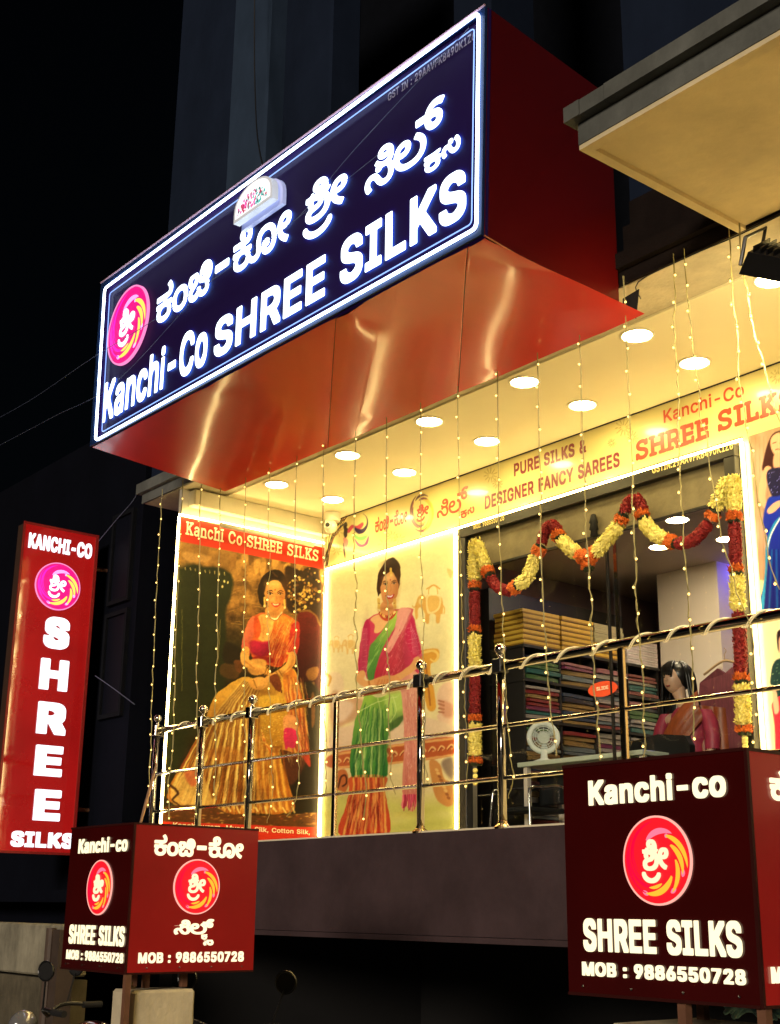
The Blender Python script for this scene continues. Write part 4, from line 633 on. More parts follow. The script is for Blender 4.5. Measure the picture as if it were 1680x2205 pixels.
M['offwhite'] = mat('stained_whitewash', (.42, .39, .29), .9, noise=.25, nscale=5, bump=.4, bscale=20, stain=.6)
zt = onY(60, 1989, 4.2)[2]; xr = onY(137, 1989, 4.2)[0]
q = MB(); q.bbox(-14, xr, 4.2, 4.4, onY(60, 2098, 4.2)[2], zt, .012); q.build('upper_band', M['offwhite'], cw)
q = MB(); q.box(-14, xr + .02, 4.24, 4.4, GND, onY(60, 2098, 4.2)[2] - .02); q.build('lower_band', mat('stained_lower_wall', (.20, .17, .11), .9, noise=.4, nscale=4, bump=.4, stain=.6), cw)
q = MB(); q.box(xr + .02, xr + .12, 4.12, 4.24, GND, zt - .03); q.build('gate_post', mat('rusty_post', (.06, .04, .03), .7, noise=.3), cw)
def wall_pole(px):
    a = onY(px, 2050, 4.12); q = MB(); q.tube([(a[0], 4.13, GND), (a[0], 4.13, zt - .02)], .035); return q
q = wall_pole(104); q.build('drain_pipe', mat('brown_pipe', (.09, .06, .045), .6, noise=.2), cw)

def gate_pillar(x0, x1, y0, y1, zt, label):
    e = empty('gate_pillar', ((x0 + x1) / 2, (y0 + y1) / 2, GND), label, 'gate pillar', 'plastered gate pillars under the cube signs')
    q = MB(); q.bbox(x0, x1, y0, y1, GND, zt, .012); q.build('shaft', mat('pillar_plaster', (.92, .80, .56), .9, noise=.15, nscale=6, bump=.6, bscale=22, stain=.35), e)
    q = MB(); q.lathe([(.02, 0), (.02, .012), (.006, .014), (.006, .03)], ((x0 + x1) / 2 - .03, y0 + .06, zt), 10); q.build('anchor_bolt', M['brass'], e)
    return e
pa0 = onY(253, 2130, 2.90); pa1 = onY(286, 2130, 2.90); pa2 = onX(422, 2130, pa1[0])
gate_pillar(pa0[0] - .05, pa1[0], 2.90, pa2[1], pa0[2] - .0, 'rough plastered gate pillar standing under the smaller left cube sign')
gate_pillar(-2.62, -1.6, 2.92, 3.30, -.297, 'white topped gate pillar under the big right cube sign with blue cloth on it')

# ------------------------------------------------------------------ cube signs on legs
pal = dict(ring=glow('emblem_ring_glow', lin((255, 175, 160)), 1.0), disc=glow('emblem_red_glow', lin((255, 24, 38)), 1.0), pink=glow('emblem_pink_glow', lin((255, 120, 150)), 1.0),
           rose=glow('emblem_rose_glow', lin((250, 10, 60)), .9), gold=glow('emblem_gold_glow', lin((255, 180, 50)), 1.05), text=glow('emblem_cream_glow', lin((255, 228, 185)), 1.1))
cream = glow('cream_letter_glow', lin((255, 240, 195)), 1.25)
M['box_dark'] = mat('maroon_film', (.02, .002, .002), .25, noise=.15, nscale=5, emit=lin((34, 0, 0)), estr=1.0, coat=.3)
M['box_red'] = mat('red_backlit_film', (.08, .004, .003), .3, noise=.16, nscale=3, emit=lin((112, 14, 9)), estr=1.0, coat=.3)
M['rust'] = mat('rusty_leg_steel', (.20, .09, .05), .6, noise=.3, nscale=12)
def cube_sign(cx, cy, z0, z1, wx, wy, label, front, side, bolts):
    """near edge at (cx, cy); body spreads to -x and +y"""
    e = empty('cube_sign', (cx - wx / 2, cy + wy / 2, z0 - .25), label, 'light box sign', 'cube shaped light box signs on the gate pillars')
    b = MB(); b.box(cx - wx + .004, cx - .004, cy + .004, cy + wy - .004, z0 + .004, z1 - .004); b.build('box_body', M['black'], e)
    f = MB(); f.box(cx - wx, cx - .001, cy - .001, cy + .003, z0, z1); f.build('front_panel', M['box_dark'], e)
    f = MB(); f.box(cx - .003, cx + .001, cy + .004, cy + wy, z0, z1); f.build('side_panel', M['box_red'], e)
    f = MB(); f.box(cx - .006, cx + .004, cy - .004, cy + .006, z0 - .002, z1 + .002); f.box(cx - wx, cx - .007, cy - .006, cy - .0015, z1 - .006, z1 + .003); f.box(cx + .0015, cx + .004, cy + .007, cy + wy, z1 - .006, z1 + .003)
    f.box(cx - wx, cx - .007, cy - .005, cy - .0015, z0 - .003, z0 + .005); f.box(cx + .0015, cx + .004, cy + .007, cy + wy, z0 - .003, z0 + .005)
    f.build('edge_trim', mat('dark_red_trim', (.04, .005, .004), .4, noise=.1), e)
    for x, y, zb in bolts:
        l = MB(); l.box(x - .013, x + .013, y - .013, y + .013, zb, z0 - .003); l.build('leg', M['rust'], e)
    for i in range(4):
        s = MB(); s.sphere((cx - wx * (.1 + .27 * i), cy - .006, z0 + .022), .004, 8, 5); s.build('screw', M['steel'], e)
        s = MB(); s.sphere((cx + .005, cy + wy * (.15 + .25 * i), z0 + .022), .004, 8, 5); s.build('screw', M['steel'], e)
    return e
def ctr(plane, c, x, y): return (onY if plane == 'Y' else onX)(x, y, c)
# left cube
AX, AY = -5.28, 2.85
sa = cube_sign(AX, AY, -.280, .348, .615, .65, 'smaller dark red cube sign at the lower left reading Kanchi-co and MOB number', 0, 0,
               [(AX + .0, AY + .012, GND), (AX - .07, AY + .14, -.343), (AX - .08, AY + .335, -.343), (AX - .20, AY + .15, -.343)])
text(sa, 'lettering', 'Kanchi-co', 'Y', AY - .003, 169, 274, (270, 1833), (262, 1801), cream, .028, .003)
text(sa, 'lettering', 'SHREE SILKS', 'Y', AY - .003, 148, 267, (262, 2038.5), (264, 1995), cream, .03, .003)
text(sa, 'lettering', 'MOB : 9886550728', 'Y', AY - .003, 143, 265, (262, 2074.5), (263, 2053), cream, .026, .003)
c0 = ctr('Y', AY - .001, 215.5, 1911); logo(sa, 'Y', c0, abs(onY(215, 1851, AY)[2] - onY(215, 1970, AY)[2]) / 2, pal)
text(sa, 'lettering', K1, 'X', AX + .003, 331, 523, (345, 1843), (358, 1796), cream, .024, .003)
c0 = ctr('X', AX + .001, 423, 1909.5); logo(sa, 'X', c0, abs(onX(423, 1850, AX)[2] - onX(423, 1969, AX)[2]) / 2, pal)
text(sa, 'lettering', K4, 'X', AX + .003, 372.5, 459, (457, 2036), (452, 1979), cream, .022, .003)
text(sa, 'lettering', 'MOB : 9886550728', 'X', AX + .003, 297, 524, (310, 2074.5), (310, 2051.5), cream, .034, .003)
# right cube
BX, BY = -2.052, 2.85
sb = cube_sign(BX, BY, -.222, .405, .645, .65, 'big dark maroon cube sign at the lower right with a glowing round red emblem', 0, 0,
               [(-2.31, BY + .02, GND), (-2.24, BY + .40, -.297), (BX - .013, BY + .02, GND), (-2.55, BY + .40, -.297)])
text(sb, 'lettering', 'Kanchi-co', 'Y', BY - .003, 1270, 1565, (1275, 1735), (1275, 1681), cream, .030, .004)
text(sb, 'lettering', 'SHREE SILKS', 'Y', BY - .003, 1259, 1601, (1275, 2049), (1275, 1978), cream, .031, .004)
text(sb, 'lettering', 'MOB : 9886550728', 'Y', BY - .003, 1256, 1608, (1262, 2101), (1262, 2071), cream, .032, .004)
c0 = ctr('Y', BY - .001, 1417, 1852.5); logo(sb, 'Y', c0, abs(onY(1417, 1755, BY)[2] - onY(1417, 1949, BY)[2]) / 2, pal)
text(sb, 'lettering', K1, 'X', BX + .003, 1660, 1885, (1675, 1725), (1700, 1660), cream, .024, .004)
text(sb, 'lettering', 'MOB : 9886550728', 'X', BX + .003, 1662, 1921, (1668, 2118), (1668, 2082), cream, .036, .004)
c0 = onX(1663, 1850, BX) + np.array([0, .27, 0]); logo(sb, 'X', c0, .13, pal)
# cloth bundle on the right pillar
cb = onZ(1622, 2196, -.295); q = MB()
for i in range(34):
    a = random.uniform(-.9, .9); y = cb[1] + random.uniform(-.03, .05); z = cb[2] + .012 + random.random() * .05
    pts = smooth_path([(cb[0] - .075 + random.uniform(-.01, .01), y, z + random.uniform(-.015, .01)), (cb[0] - .02, y + random.uniform(-.02, .02), z + .025 * random.random() + .01), (cb[0] + .06 + random.uniform(-.02, .03), y + random.uniform(-.04, .03), cb[2] + random.uniform(.003, .03))], 5)
    q.tube(pts, [.007] * (len(pts) - 1) + [.003], 6)
q.build('cloth_bundle', mat('blue_grey_cloth', (.25, .50, .62), .8, noise=.4, nscale=20), smooth=True, label='crumpled bundle of pale blue cloth lying on the pillar beneath the right cube sign', category=None) if False else None
o = q.build('cloth_bundle', mat('blue_grey_cloth', (.25, .50, .62), .8, noise=.4, nscale=20), smooth=True); tag(o, 'crumpled bundle of pale blue cloth lying on the pillar beneath the right cube sign', 'cloth')
# ------------------------------------------------------------------ tall blade sign on the left
BLX = -11.2
bs = empty('blade_sign', (BLX, 5.05, .42), 'tall narrow red light box sign reading SHREE down its face at the far left', 'sign')
y0, y1 = 4.69, 5.44; z0, z1 = .434, 3.405
M['blade_red'] = mat('blade_red_acrylic', (.12, .006, .006), .07, noise=.15, nscale=2, bump=.10, bscale=2.6, emit=lin((166, 18, 16)), estr=.8, spec=.9, coat=1, coatr=.04)
q = MB(); q.box(BLX - .16, BLX - .004, y0 + .012, y1 - .002, z0, z1); q.build('box_body', mat('sign_body_brown', (.06, .03, .02), .5, noise=.2), bs)
q = MB(); n = 10
q.box(BLX - .003, BLX, y0, y1, z0, z1); q.build('face_panel', M['blade_red'], bs)
q = MB(); q.box(BLX + .0005, BLX + .012, y0 - .008, y0 + .012, z0 - .01, z1 + .01); q.box(BLX + .0005, BLX + .012, y1 - .02, y1 + .008, z0 - .01, z1 + .01); q.box(BLX + .0005, BLX + .010, y0 + .013, y1 - .021, z1 - .012, z1 + .009); q.box(BLX + .0005, BLX + .010, y0 + .013, y1 - .021, z0 - .009, z0 + .012)
q.build('frame', mat('red_frame', (.22, .02, .015), .4, noise=.1, emit=lin((90, 8, 8)), estr=.6), bs)
q = MB(); q.tube([(BLX - .08, y1, z1 - .3), (BLX - .08, 5.6, z1 - .3)], .02); q.tube([(BLX - .08, y1, z0 + .4), (BLX - .08, 5.6, z0 + .4)], .02); q.build('bracket', M['rust'], bs)
wl = glow('white_letter_glow', lin((238, 244, 255)), 1.5)
text(bs, 'letter', 'KANCHI-CO', 'X', BLX + .002, 60.5, 196, (66, 1180), (66, 1147), wl, .034, .01)
for ch, x0_, x1_, yb, yt in (('S', 92, 146, 1397, 1329), ('H', 83, 143, 1487, 1419), ('R', 77, 139, 1582, 1512), ('E', 72, 131, 1672, 1605), ('E', 70, 127, 1768, 1700)):
    xm = (x0_ + x1_) / 2; text(bs, 'letter', ch, 'X', BLX + .002, x0_, x1_, (xm, yb), (xm, yt), wl, .052, .012)
text(bs, 'letter', 'SILKS', 'X', BLX + .002, 22, 158, (50, 1824), (50, 1790), wl, .044, .01)
palB = dict(pal); palB['disc'] = glow('emblem_magenta_glow', lin((215, 20, 120)), 1.2); palB['pink'] = glow('emblem_lilac_glow', lin((255, 150, 235)), 1.5); palB['rose'] = glow('emblem_violet_glow', lin((235, 40, 190)), 1.1)
palB['ring'] = glow('emblem_lilac_ring', lin((245, 140, 200)), 1); palB['text'] = glow('emblem_white_glow', (1, .95, 1), 1.6); palB['gold'] = glow('emblem_light_gold', lin((255, 215, 90)), 1.3)
c0 = ctr('X', BLX + .001, 124, 1263); logo(bs, 'X', c0, abs(onX(124, 1212, BLX)[2] - onX(124, 1315, BLX)[2]) / 2, palB, depth=.01)
# ------------------------------------------------------------------ the big box sign
YS = 4.24
sg = empty('box_sign', (-6.7, 4.8, 3.28), 'huge slanting shop sign box with dark purple face, white neon edge and red metal underside', 'sign')
TL, BL, TR, BR = [onY(*p, YS) for p in ((222, 612), (198, 962), (1050, 15), (1042, 507))]
RL = np.array([-8.81, 5.38, onY(487, 1057, 5.38)[2]]); RRr = np.array([-4.541, 5.38, onY(1365, 685, 5.38)[2]])
M['sign_face'] = mat('purple_acrylic', (.014, .008, .05), .45, noise=.12, nscale=1.2, emit=lin((24, 8, 46)), estr=.35, coat=.0, spec=.06, bump=.02, bscale=3)
q = MB(); n = np.array([0, .03, 0]); q.prism([BL + n * .3, BR + n * .3, TR + n * .3, TL + n * .3], (0, .02, 0)); q.build('face_panel', M['sign_face'], sg)
# border frame of four mitred dark bars
M['sign_frame'] = mat('dark_blue_frame', (.012, .03, .10), .4, spec=.1, noise=.1)
def lerp(a, b, t): return a + (b - a) * t
cen = (TL + BL + TR + BR) / 4
def inset(P, d):
    s = np.array([np.sign(cen[0] - P[0]) * d, 0, np.sign(cen[2] - P[2]) * d]); return P + s
for a, b in ((TL, TR), (TR, BR), (BR, BL), (BL, TL)):
    q = MB(); ia, ib = inset(a, .035), inset(b, .035); q.prism([a, b, ib, ia], (0, -.018, 0)); q.build('frame_bar', M['sign_frame'], sg)
q = MB(); e3 = np.array([0, -.02, 0]); q.tube([TL + e3 + (0, 0, .004), TR + e3 + (0, 0, .004)], .008, 6); q.build('top_trim', mat('mauve_trim', (.55, .35, .45), .4, noise=.1), sg)
neon = glow('white_neon', (.66, .82, 1), 8)
def rounded(pts, r, k=5):
    out = []
    for i in range(len(pts)):
        p = pts[i]; a = pts[i - 1]; b = pts[(i + 1) % len(pts)]; d1 = (a - p) / np.linalg.norm(a - p); d2 = (b - p) / np.linalg.norm(b - p)
        A, B = p + d1 * r, p + d2 * r
        for j in range(k + 1): t = j / k; out.append((1 - t) ** 2 * A + 2 * t * (1 - t) * p + t * t * B)
    return out
NP = [onY(*p, YS - .03) for p in ((225.5, 621), (205.5, 949), (1026, 491), (1031, 26))]
q = MB(); q.tube(rounded(NP, .04), .0095, 10, closed=True); q.build('neon_tube', neon, sg, smooth=True)
q = MB(); q.tube(rounded([inset(p + (0, .02, 0), .058) for p in NP], .03), .0035, 6, closed=True); q.build('neon_reflection', glow('blue_reflection_glow', (.25, .42, 1), 1.6), sg)  # glowing line stands in for the neon's reflection on the panel
# body: right side, left side, top, back
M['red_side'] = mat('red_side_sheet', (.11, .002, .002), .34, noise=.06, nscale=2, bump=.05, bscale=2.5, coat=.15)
R2 = np.array([-4.545, 5.38, onY(1337, 652, 5.38)[2]]); R3 = np.array([-4.545, 5.38, TR[2] - .01]); L3 = np.array([-8.83, 5.38, TL[2] - .01])
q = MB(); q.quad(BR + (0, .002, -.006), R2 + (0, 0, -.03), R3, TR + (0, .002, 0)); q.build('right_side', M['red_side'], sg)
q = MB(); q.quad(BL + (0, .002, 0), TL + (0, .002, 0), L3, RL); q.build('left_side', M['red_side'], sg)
q = MB(); q.quad(TL + (0, .002, 0), TR + (0, .002, 0), R3, L3); q.quad(RL, L3, R3, RRr + (-.1, 0, 0)); q.build('top_and_back', M['black'], sg)
# underside: separate dented glossy sheets
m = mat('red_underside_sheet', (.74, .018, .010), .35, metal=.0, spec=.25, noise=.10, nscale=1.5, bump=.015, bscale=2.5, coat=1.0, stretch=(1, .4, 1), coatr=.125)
b = m.node_tree.nodes['Principled BSDF']; b.inputs['Anisotropic'].default_value = 0
fy, ry = 4.243, 5.376
def Fp(t): return BL + (BR - BL) * t + (0, .004, -.004)
def Rp(t): return RL + (RRr + (0.18, 0, 0) - RL) * t * 1.0
# seams run from the front edge obliquely to the rear edge
def tF(x, y): return (onY(x, y, YS)[0] - BL[0]) / (BR[0] - BL[0])
def tR(x, y): return (onY(x, y, 5.38)[0] - RL[0]) / (RRr[0] + .18 - RL[0])
seams = [(0, 0), (tF(722, 712), tR(706, 968)), (tF(1006, 546), tR(987, 853)), (1, 1)]
kinks = [(tF(745, 698), .03, .020, .03, .14, -.10), (tF(446, 838), .05, .008, .022, .16, 0), (tF(1000, 548), .25, .016, .03, .22, .06), (tF(1030, 533), .02, .010, .05, .1, 0), (.42, .5, .006, .10, .5, 0), (.74, .4, .008, .09, .5, 0), (.12, .6, .006, .08, .4, 0), (.92, .6, .008, .07, .4, 0)]
r2 = random.Random(21)
for _ in range(16): kinks.append((r2.random(), r2.random() * .12 if r2.random() < .6 else .9 + r2.random() * .1, r2.uniform(.001, .003), r2.uniform(.008, .02), r2.uniform(.03, .07), r2.uniform(-.05, .05)))
def sag(t, s):
    return -sum(h * math.exp(-((t - c - sk * s) / wt) ** 2 - ((s - s0_) / ws) ** 2) for c, s0_, h, wt, ws, sk in kinks) - .0010 * math.sin(t * 31 + s * 3)
for k in range(3):
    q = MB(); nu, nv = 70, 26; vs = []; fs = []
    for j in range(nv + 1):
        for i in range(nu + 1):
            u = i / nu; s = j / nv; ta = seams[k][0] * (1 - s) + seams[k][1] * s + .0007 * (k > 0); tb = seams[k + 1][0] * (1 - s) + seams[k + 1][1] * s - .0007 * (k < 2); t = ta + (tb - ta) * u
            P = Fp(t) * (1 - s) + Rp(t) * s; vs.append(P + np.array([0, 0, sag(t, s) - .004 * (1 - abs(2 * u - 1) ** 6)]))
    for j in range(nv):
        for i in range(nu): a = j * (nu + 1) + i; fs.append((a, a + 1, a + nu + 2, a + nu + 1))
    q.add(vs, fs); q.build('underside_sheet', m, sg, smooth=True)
q = MB(); q.tube([BR + (.004, .0, -.002), RRr + (.06, 0, .0)], .0055, 6); q.build('edge_strip', mat('scuffed_strip', (.5, .16, .08), .35, metal=.4, noise=.4, nscale=20), sg)
for t in (.03, .18, .38, .62, .79, .97):
    q = MB(); P = Fp(t) + (0, .012, .0); q.sphere(P, .005, 7, 5); q.build('screw', M['steel'], sg)
q = MB(); a = onY(1340, 640, 5.40); q.prism([onY(1341, 643, 5.41), onY(1376, 622, 5.41), onY(1369, 686, 5.41), onY(1341, 668, 5.41)], (0, .006, 0)); q.build('black_flap', M['flat_black'], sg)
# letters
ng = [glow('sign_letter_glow', (.80, .92, 1), 3.0), glow('sign_letter_back', (.05, .25, 1), 13)]
text(sg, 'letter', 'Kanchi-Co', 'Y', YS + .006, 222, 446, (224, 911), (224, 829), ng, .022, .009, True, plate=True)
text(sg, 'letter', 'SHREE', 'Y', YS + .006, 462, 701, (504, 750.5), (502, 671), ng, .028, .009, True, plate=True)
text(sg, 'letter', 'SILKS', 'Y', YS + .006, 734, 1006, (790.6, 587), (794, 487), ng, .028, .009, True, plate=True)
text(sg, 'letter', K1S, 'Y', YS + .006, 337, 628, (343, 699.5), (371.6, 600), ng, .016, .009, True, plate=True)
text(sg, 'letter', K2, 'Y', YS + .006, 654, 748, (667, 521), (688, 387), ng, .018, .009, plate=True)
text(sg, 'letter', K3S, 'Y', YS + .006, 787, 994, (912, 382), (946, 209), ng, .014, .009, True, plate=True)
text(sg, 'small_lettering', 'GST IN : 29AAVFK8490K1Z6', 'Y', YS + .006, 836, 1024, (840, 216), (840, 199), mat('grey_vinyl', (.20, .18, .26), .4, noise=.1, emit=(.30, .28, .42), estr=.22), .018, .002)
c0 = onY(278.5, 701, YS); logo(sg, 'Y', c0, abs(onY(278, 624, YS)[2] - onY(278, 779, YS)[2]) / 2, palB, depth=.02)
# shrine shaped light box at the top edge
sh = empty('arched_light_box', tuple(onY(552, 470, 4.15)), 'small arched white light box with pink floral picture fixed on the big sign', 'light box')
def arch(cx, cz, hw, hh, base, Y, n=18):
    pts = [np.array([cx - hw, Y, cz - base]), np.array([cx + hw, Y, cz - base])]
    for i in range(n + 1):
        a = math.pi * i / n; pts.append(np.array([cx + hw * math.cos(a), Y, cz + hh * max(0, math.sin(a)) ** .8]))
    return pts
def arch_at(px, dY):
    return onY(px[0], px[1], YS - dY)
a1 = arch_at((504, 474), .12); a2 = arch_at((584, 434), .12); cx = (a1[0] + a2[0]) / 2; hw = (a2[0] - a1[0]) / 2 * 1.02; zb = (a1[2] + a2[2]) / 2
tp = onY(545, 390, YS - .12)[2]
q = MB(); q.prism(arch(cx, zb + .06, hw, tp - zb - .06, .06, YS - .12), (0, .05, 0)); q.build('front_case', mat('white_case', (.75, .75, .8), .3, noise=.03, emit=(.8, .9, 1), estr=.25), sh)
q = MB(); q.prism(arch(cx, zb + .05, hw * 1.06, tp - zb - .04, .07, YS - .045), (0, .03, 0)); q.build('back_tray', mat('pale_tray', (.6, .6, .75), .3, noise=.03, emit=(.35, .45, 1), estr=.3), sh)
q = MB(); q.prism(arch(cx, zb + .06, hw * .9, tp - zb - .075, .035, YS - .1225), (0, .002, 0)); q.build('picture_panel', glow('picture_white_glow', (1, .97, .98), 1.15), sh)
art = [glow('picture_pink', lin((235, 90, 170)), 1), glow('picture_red', lin((190, 60, 90)), 1), glow('picture_teal', lin((90, 190, 180)), 1), glow('picture_dark', lin((70, 80, 90)), .8)]
q = MB(); r2 = random.Random(3)
for i in range(150):
    a = r2.uniform(0, math.pi); rr = r2.random() ** .6 * .8; px = cx + hw * rr * math.cos(a) * .95; pz = zb + .03 + (tp - zb - .08) * rr * math.sin(a)
    q.cur = r2.choice([0, 0, 0, 1, 1, 2, 3]) if px < cx + hw * .2 else r2.choice([1, 2, 2, 3]); s_ = r2.uniform(.004, .017); k = r2.randint(4, 7)
    q.add([(px + s_ * r2.uniform(.5, 1) * math.cos(6.283 * j / k), YS - .126, pz + s_ * r2.uniform(.5, 1.3) * math.sin(6.283 * j / k)) for j in range(k)], [tuple(range(k))])
q.build('picture', art, sh)
q = MB(); q.tube([(cx, YS - .045, zb + .15), (cx, YS - .07, zb + .15)], .03, 8); q.build('spacer', M['black'], sh)
# cables in front of and above the sign
def cable(pts, r, name, label, m='dark_wire'):
    q = MB(); q.tube(smooth_path(pts, 6), r, 6); o = q.build(name, M[m], smooth=True); tag(o, label, 'cable', 'loose cables strung around the shop')
cable([onY(549, -60, 5.2), onY(548, 120, 5.2), onY(552, 260, 5.1), onY(560, 330, 4.7), onY(572, 372, 4.3)], .006, 'hanging_cable', 'black cable hanging down the grey pillar onto the top of the big sign')
M['blue_wire'] = mat('thin_wire_grey', (.10, .12, .20), .4, noise=.1)
cable([onY(-60, 930, 4.6), onY(60, 865, 4.4), onY(200, 770, 4.15), onY(330, 690, 4.1), onY(540, 545, 4.08), onY(640, 470, 4.08), onY(765, 320, 4.1), onY(1010, 60, 4.2)], .0022, 'overhead_wire', 'thin wire crossing the face of the big purple sign diagonally', 'blue_wire')
cable([onY(-60, 990, 4.2), onY(110, 900, 4.1), onY(250, 822, 4.1), onY(470, 590, 4.12), onY(640, 470, 4.1), onY(830, 320, 4.16)], .0016, 'overhead_wire', 'second finer wire sloping over the left end of the purple sign', 'blue_wire')
cable([onY(213, 1165, 5.40), onY(250, 1120, 5.4), onY(285, 1080, 5.4), onY(300, 1052, 5.38)], .004, 'feed_cable', 'thin cable looping from the tall red sign up to the slab corner', 'blue_wire')
cable([onY(205, 1455, 5.45), onY(245, 1483, 5.5), onY(290, 1517, 5.55)], .004, 'slack_wire', 'short slack wire against the dark neighbouring wall', 'blue_wire')
# ------------------------------------------------------------------ ceiling lights
def C9(x, y): return (350 + .30866 * x, 1118.06 + .30866 * y)
def C10(x, y): return (680.56 + .31735 * x, 1118.06 + .31735 * y)
def C11(x, y): return ((980 + .34003 * x) / 1.02857, (1150 + .34003 * y) / 1.02857)
def D4(x, y): return ((1000 + .43333 * x) / 1.02857, (600 + .43333 * y) / 1.02857)
M['white_trim'] = mat('white_lamp_trim', (.8, .76, .62), .5, noise=.03)
ORD = ['leftmost', 'second from the left', 'third from the left', 'fourth from the left', 'fifth from the left', 'sixth from the left', 'seventh from the left', 'eighth from the left', 'ninth from the left', 'tenth from the left']
dl = None
for row, (yy, xo) in enumerate(((5.967, -8.93), (6.588, -8.955))):
    for i in range(10):  # rows run on out of view, lengthened to brighten the balcony soffit
        x = xo + i * (1.006 if row == 0 else 1.0025); 
        if x > .6: continue
        label = 'round ceiling downlight, %s in the %s row' % (ORD[i], 'front' if row == 0 else 'back')
        if dl is None:
            dl = o = empty('ceiling_downlight', (x, yy, 3.49), label, 'ceiling light', 'round downlights in two rows on the terrace ceiling')
            r_ = MB(); r_.lathe([(.112, 0), (.112, -.005), (.098, -.009), (.092, -.004), (.092, 0)], (x, yy, 3.4895), 32); r_.build('trim_ring', M['white_trim'], o, smooth=False)
            d_ = MB(); d_.lathe([(.091, -.003), (.06, -.0105), (.001, -.012)], (x, yy, 3.489), 28); d_.build('diffuser', M['lamp'], o)
        else:
            o = copy_tree(dl); o.location = (x, yy, 3.49); o['label'] = label
# interior downlights
for (x, y), nm in (((1155, 232), 'upper right above the white column'), ((1065, 370), 'lower, near the glass door edge'), ((1410, 330), 'small, by the right garland')):
    P = onZ(*D7(x, y), IZ); o = empty('interior_downlight', (P[0], P[1], IZ), 'ceiling light inside the shop seen through the glass, ' + nm, 'ceiling light', 'round lights inside the shop')
    d_ = MB(); d_.lathe([(.085, -.003), (.05, -.008), (.001, -.009)], (P[0], P[1], IZ), 24); d_.build('diffuser', glow('interior_lamp_glow', (1, .78, .48), 110), o)
    r_ = MB(); r_.lathe([(.10, 0), (.10, -.005), (.087, -.007), (.087, 0)], (P[0], P[1], IZ - .0005), 24); r_.build('trim_ring', M['white_trim'], o)
# ------------------------------------------------------------------ LED tubes framing the posters and the door
YL = YB - .013; LX = [-9.565, -7.765, -4.90]; zl = zs
def ledtube(pts, label):
    e = empty('led_tube', tuple(pts[0]), label, 'LED strip', 'warm LED tubes framing posters and door')
    q = MB(); q.tube(pts, .0105, 8); q.build('glowing_tube', M['led'], e)
    q = MB(); a = np.array(pts[0]); b = np.array(pts[-1]); off = np.array([0, .009, 0]) if abs(a[1] - 5.4) > 1.2 or abs(a[0] + 9.58) > .02 else np.array([-.008, 0, 0])
    q.tube([a + off, b + off], .006, 6); q.build('channel', M['white_trim'], e)
ledtube([(LX[0], YL, zl), (LX[2], YL, zl)], 'long horizontal LED tube running above the posters and the glass door')
ledtube([(LX[0], YL, ZF), (LX[0], YL, zl - .02)], 'vertical LED tube in the corner between the two big posters')
ledtube([(LX[1], YL, ZF), (LX[1], YL, zl - .02)], 'vertical LED tube between the standing woman poster and the door')
ledtube([(LX[2], YL, ZF), (LX[2], YL, zl - .02)], 'vertical LED tube on the right side of the glass door')
s0 = onX(386, 1108, -9.58); s1 = onX(347, 1770, -9.58); s2 = onX(700, 1170, -9.58)
ledtube([(-9.58, s0[1], ZF), (-9.58, s0[1], s0[2] - .02)], 'outermost vertical LED tube on the left edge of the seated woman poster')
ledtube([(-9.58, s0[1], s0[2]), (-9.58, 6.96, s2[2])], 'LED tube along the top of the seated woman poster')
# ------------------------------------------------------------------ printed fascia
fas = empty('fascia_board', (-7, YB, zs), 'yellow lit fascia board with red and maroon lettering above the shop door', 'signboard')
mp_ = mat_vcol('fascia_print', .28, .25)
F = Canvas('Y', YB + .004, -9.60, -3.6, zs + .0, 3.487, .0075, 0, 0, 1)
F.light = (1.15, .98, .58); F.rgb[:] = (240, 214, 120); nz = F.noise(500, 300, 3); F.rgb += (nz[..., None] - .5) * 18
def FC(x, y): return (700 + .21429 * x, 1080 + .21429 * y)
def fl(pts, col, **k): F.poly([FC(*p) for p in pts], col, soft=.8, **k)
fl([(285, 375), (310, 355), (325, 385), (318, 410), (345, 440), (325, 470), (322, 500), (300, 520), (285, 480), (290, 440), (283, 410)], (50, 25, 30))
fl([(283, 520), (330, 540), (328, 590), (300, 640)], (215, 130, 110)); fl([(280, 570), (300, 640), (303, 735), (283, 660)], (50, 25, 30))
fl([(325, 440), (370, 385), (420, 395), (480, 360), (490, 390), (450, 430), (390, 415), (340, 470)], (190, 60, 70))
fl([(395, 410), (470, 430), (520, 380), (520, 310), (485, 268), (530, 310), (538, 390), (500, 460), (440, 480), (400, 440)], (40, 25, 60))
fl([(400, 480), (450, 505), (530, 490), (500, 540), (440, 545), (405, 520)], (130, 190, 90))
fl([(400, 530), (450, 580), (500, 580), (545, 500), (535, 580), (480, 615), (430, 600)], (140, 60, 110))
for cx, cy, k in ((790, 500, 9), (215, 650, 7), (230, 460, 6), (700, 575, 5), (860, 530, 8)):
    for i in range(k):
        a = 6.283 * i / k + .3; F.stroke([FC(cx + 25 * math.cos(a), cy + 18 * math.sin(a)), FC(cx + 62 * math.cos(a), cy + 48 * math.sin(a))], [.7, .35], (165, 135, 60), soft=.6, alpha=.8)
def F4(x, y): return (1000 + .43333 * x, 600 + .43333 * y)
for cx, cy, rr in ((200, 1045, 34), (880, 800, 42), (820, 880, 20), (1670, 540, 40), (235, 1085, 25), (925, 850, 30)):
    for i in range(11):
        a = 6.283 * i / 11 + .2; F.stroke([F4(cx + .35 * rr * math.cos(a), cy + .35 * rr * math.sin(a)), F4(cx + rr * math.cos(a), cy + rr * 1.1 * math.sin(a))], [.8, .45], (150, 120, 50), soft=.6, alpha=.8)
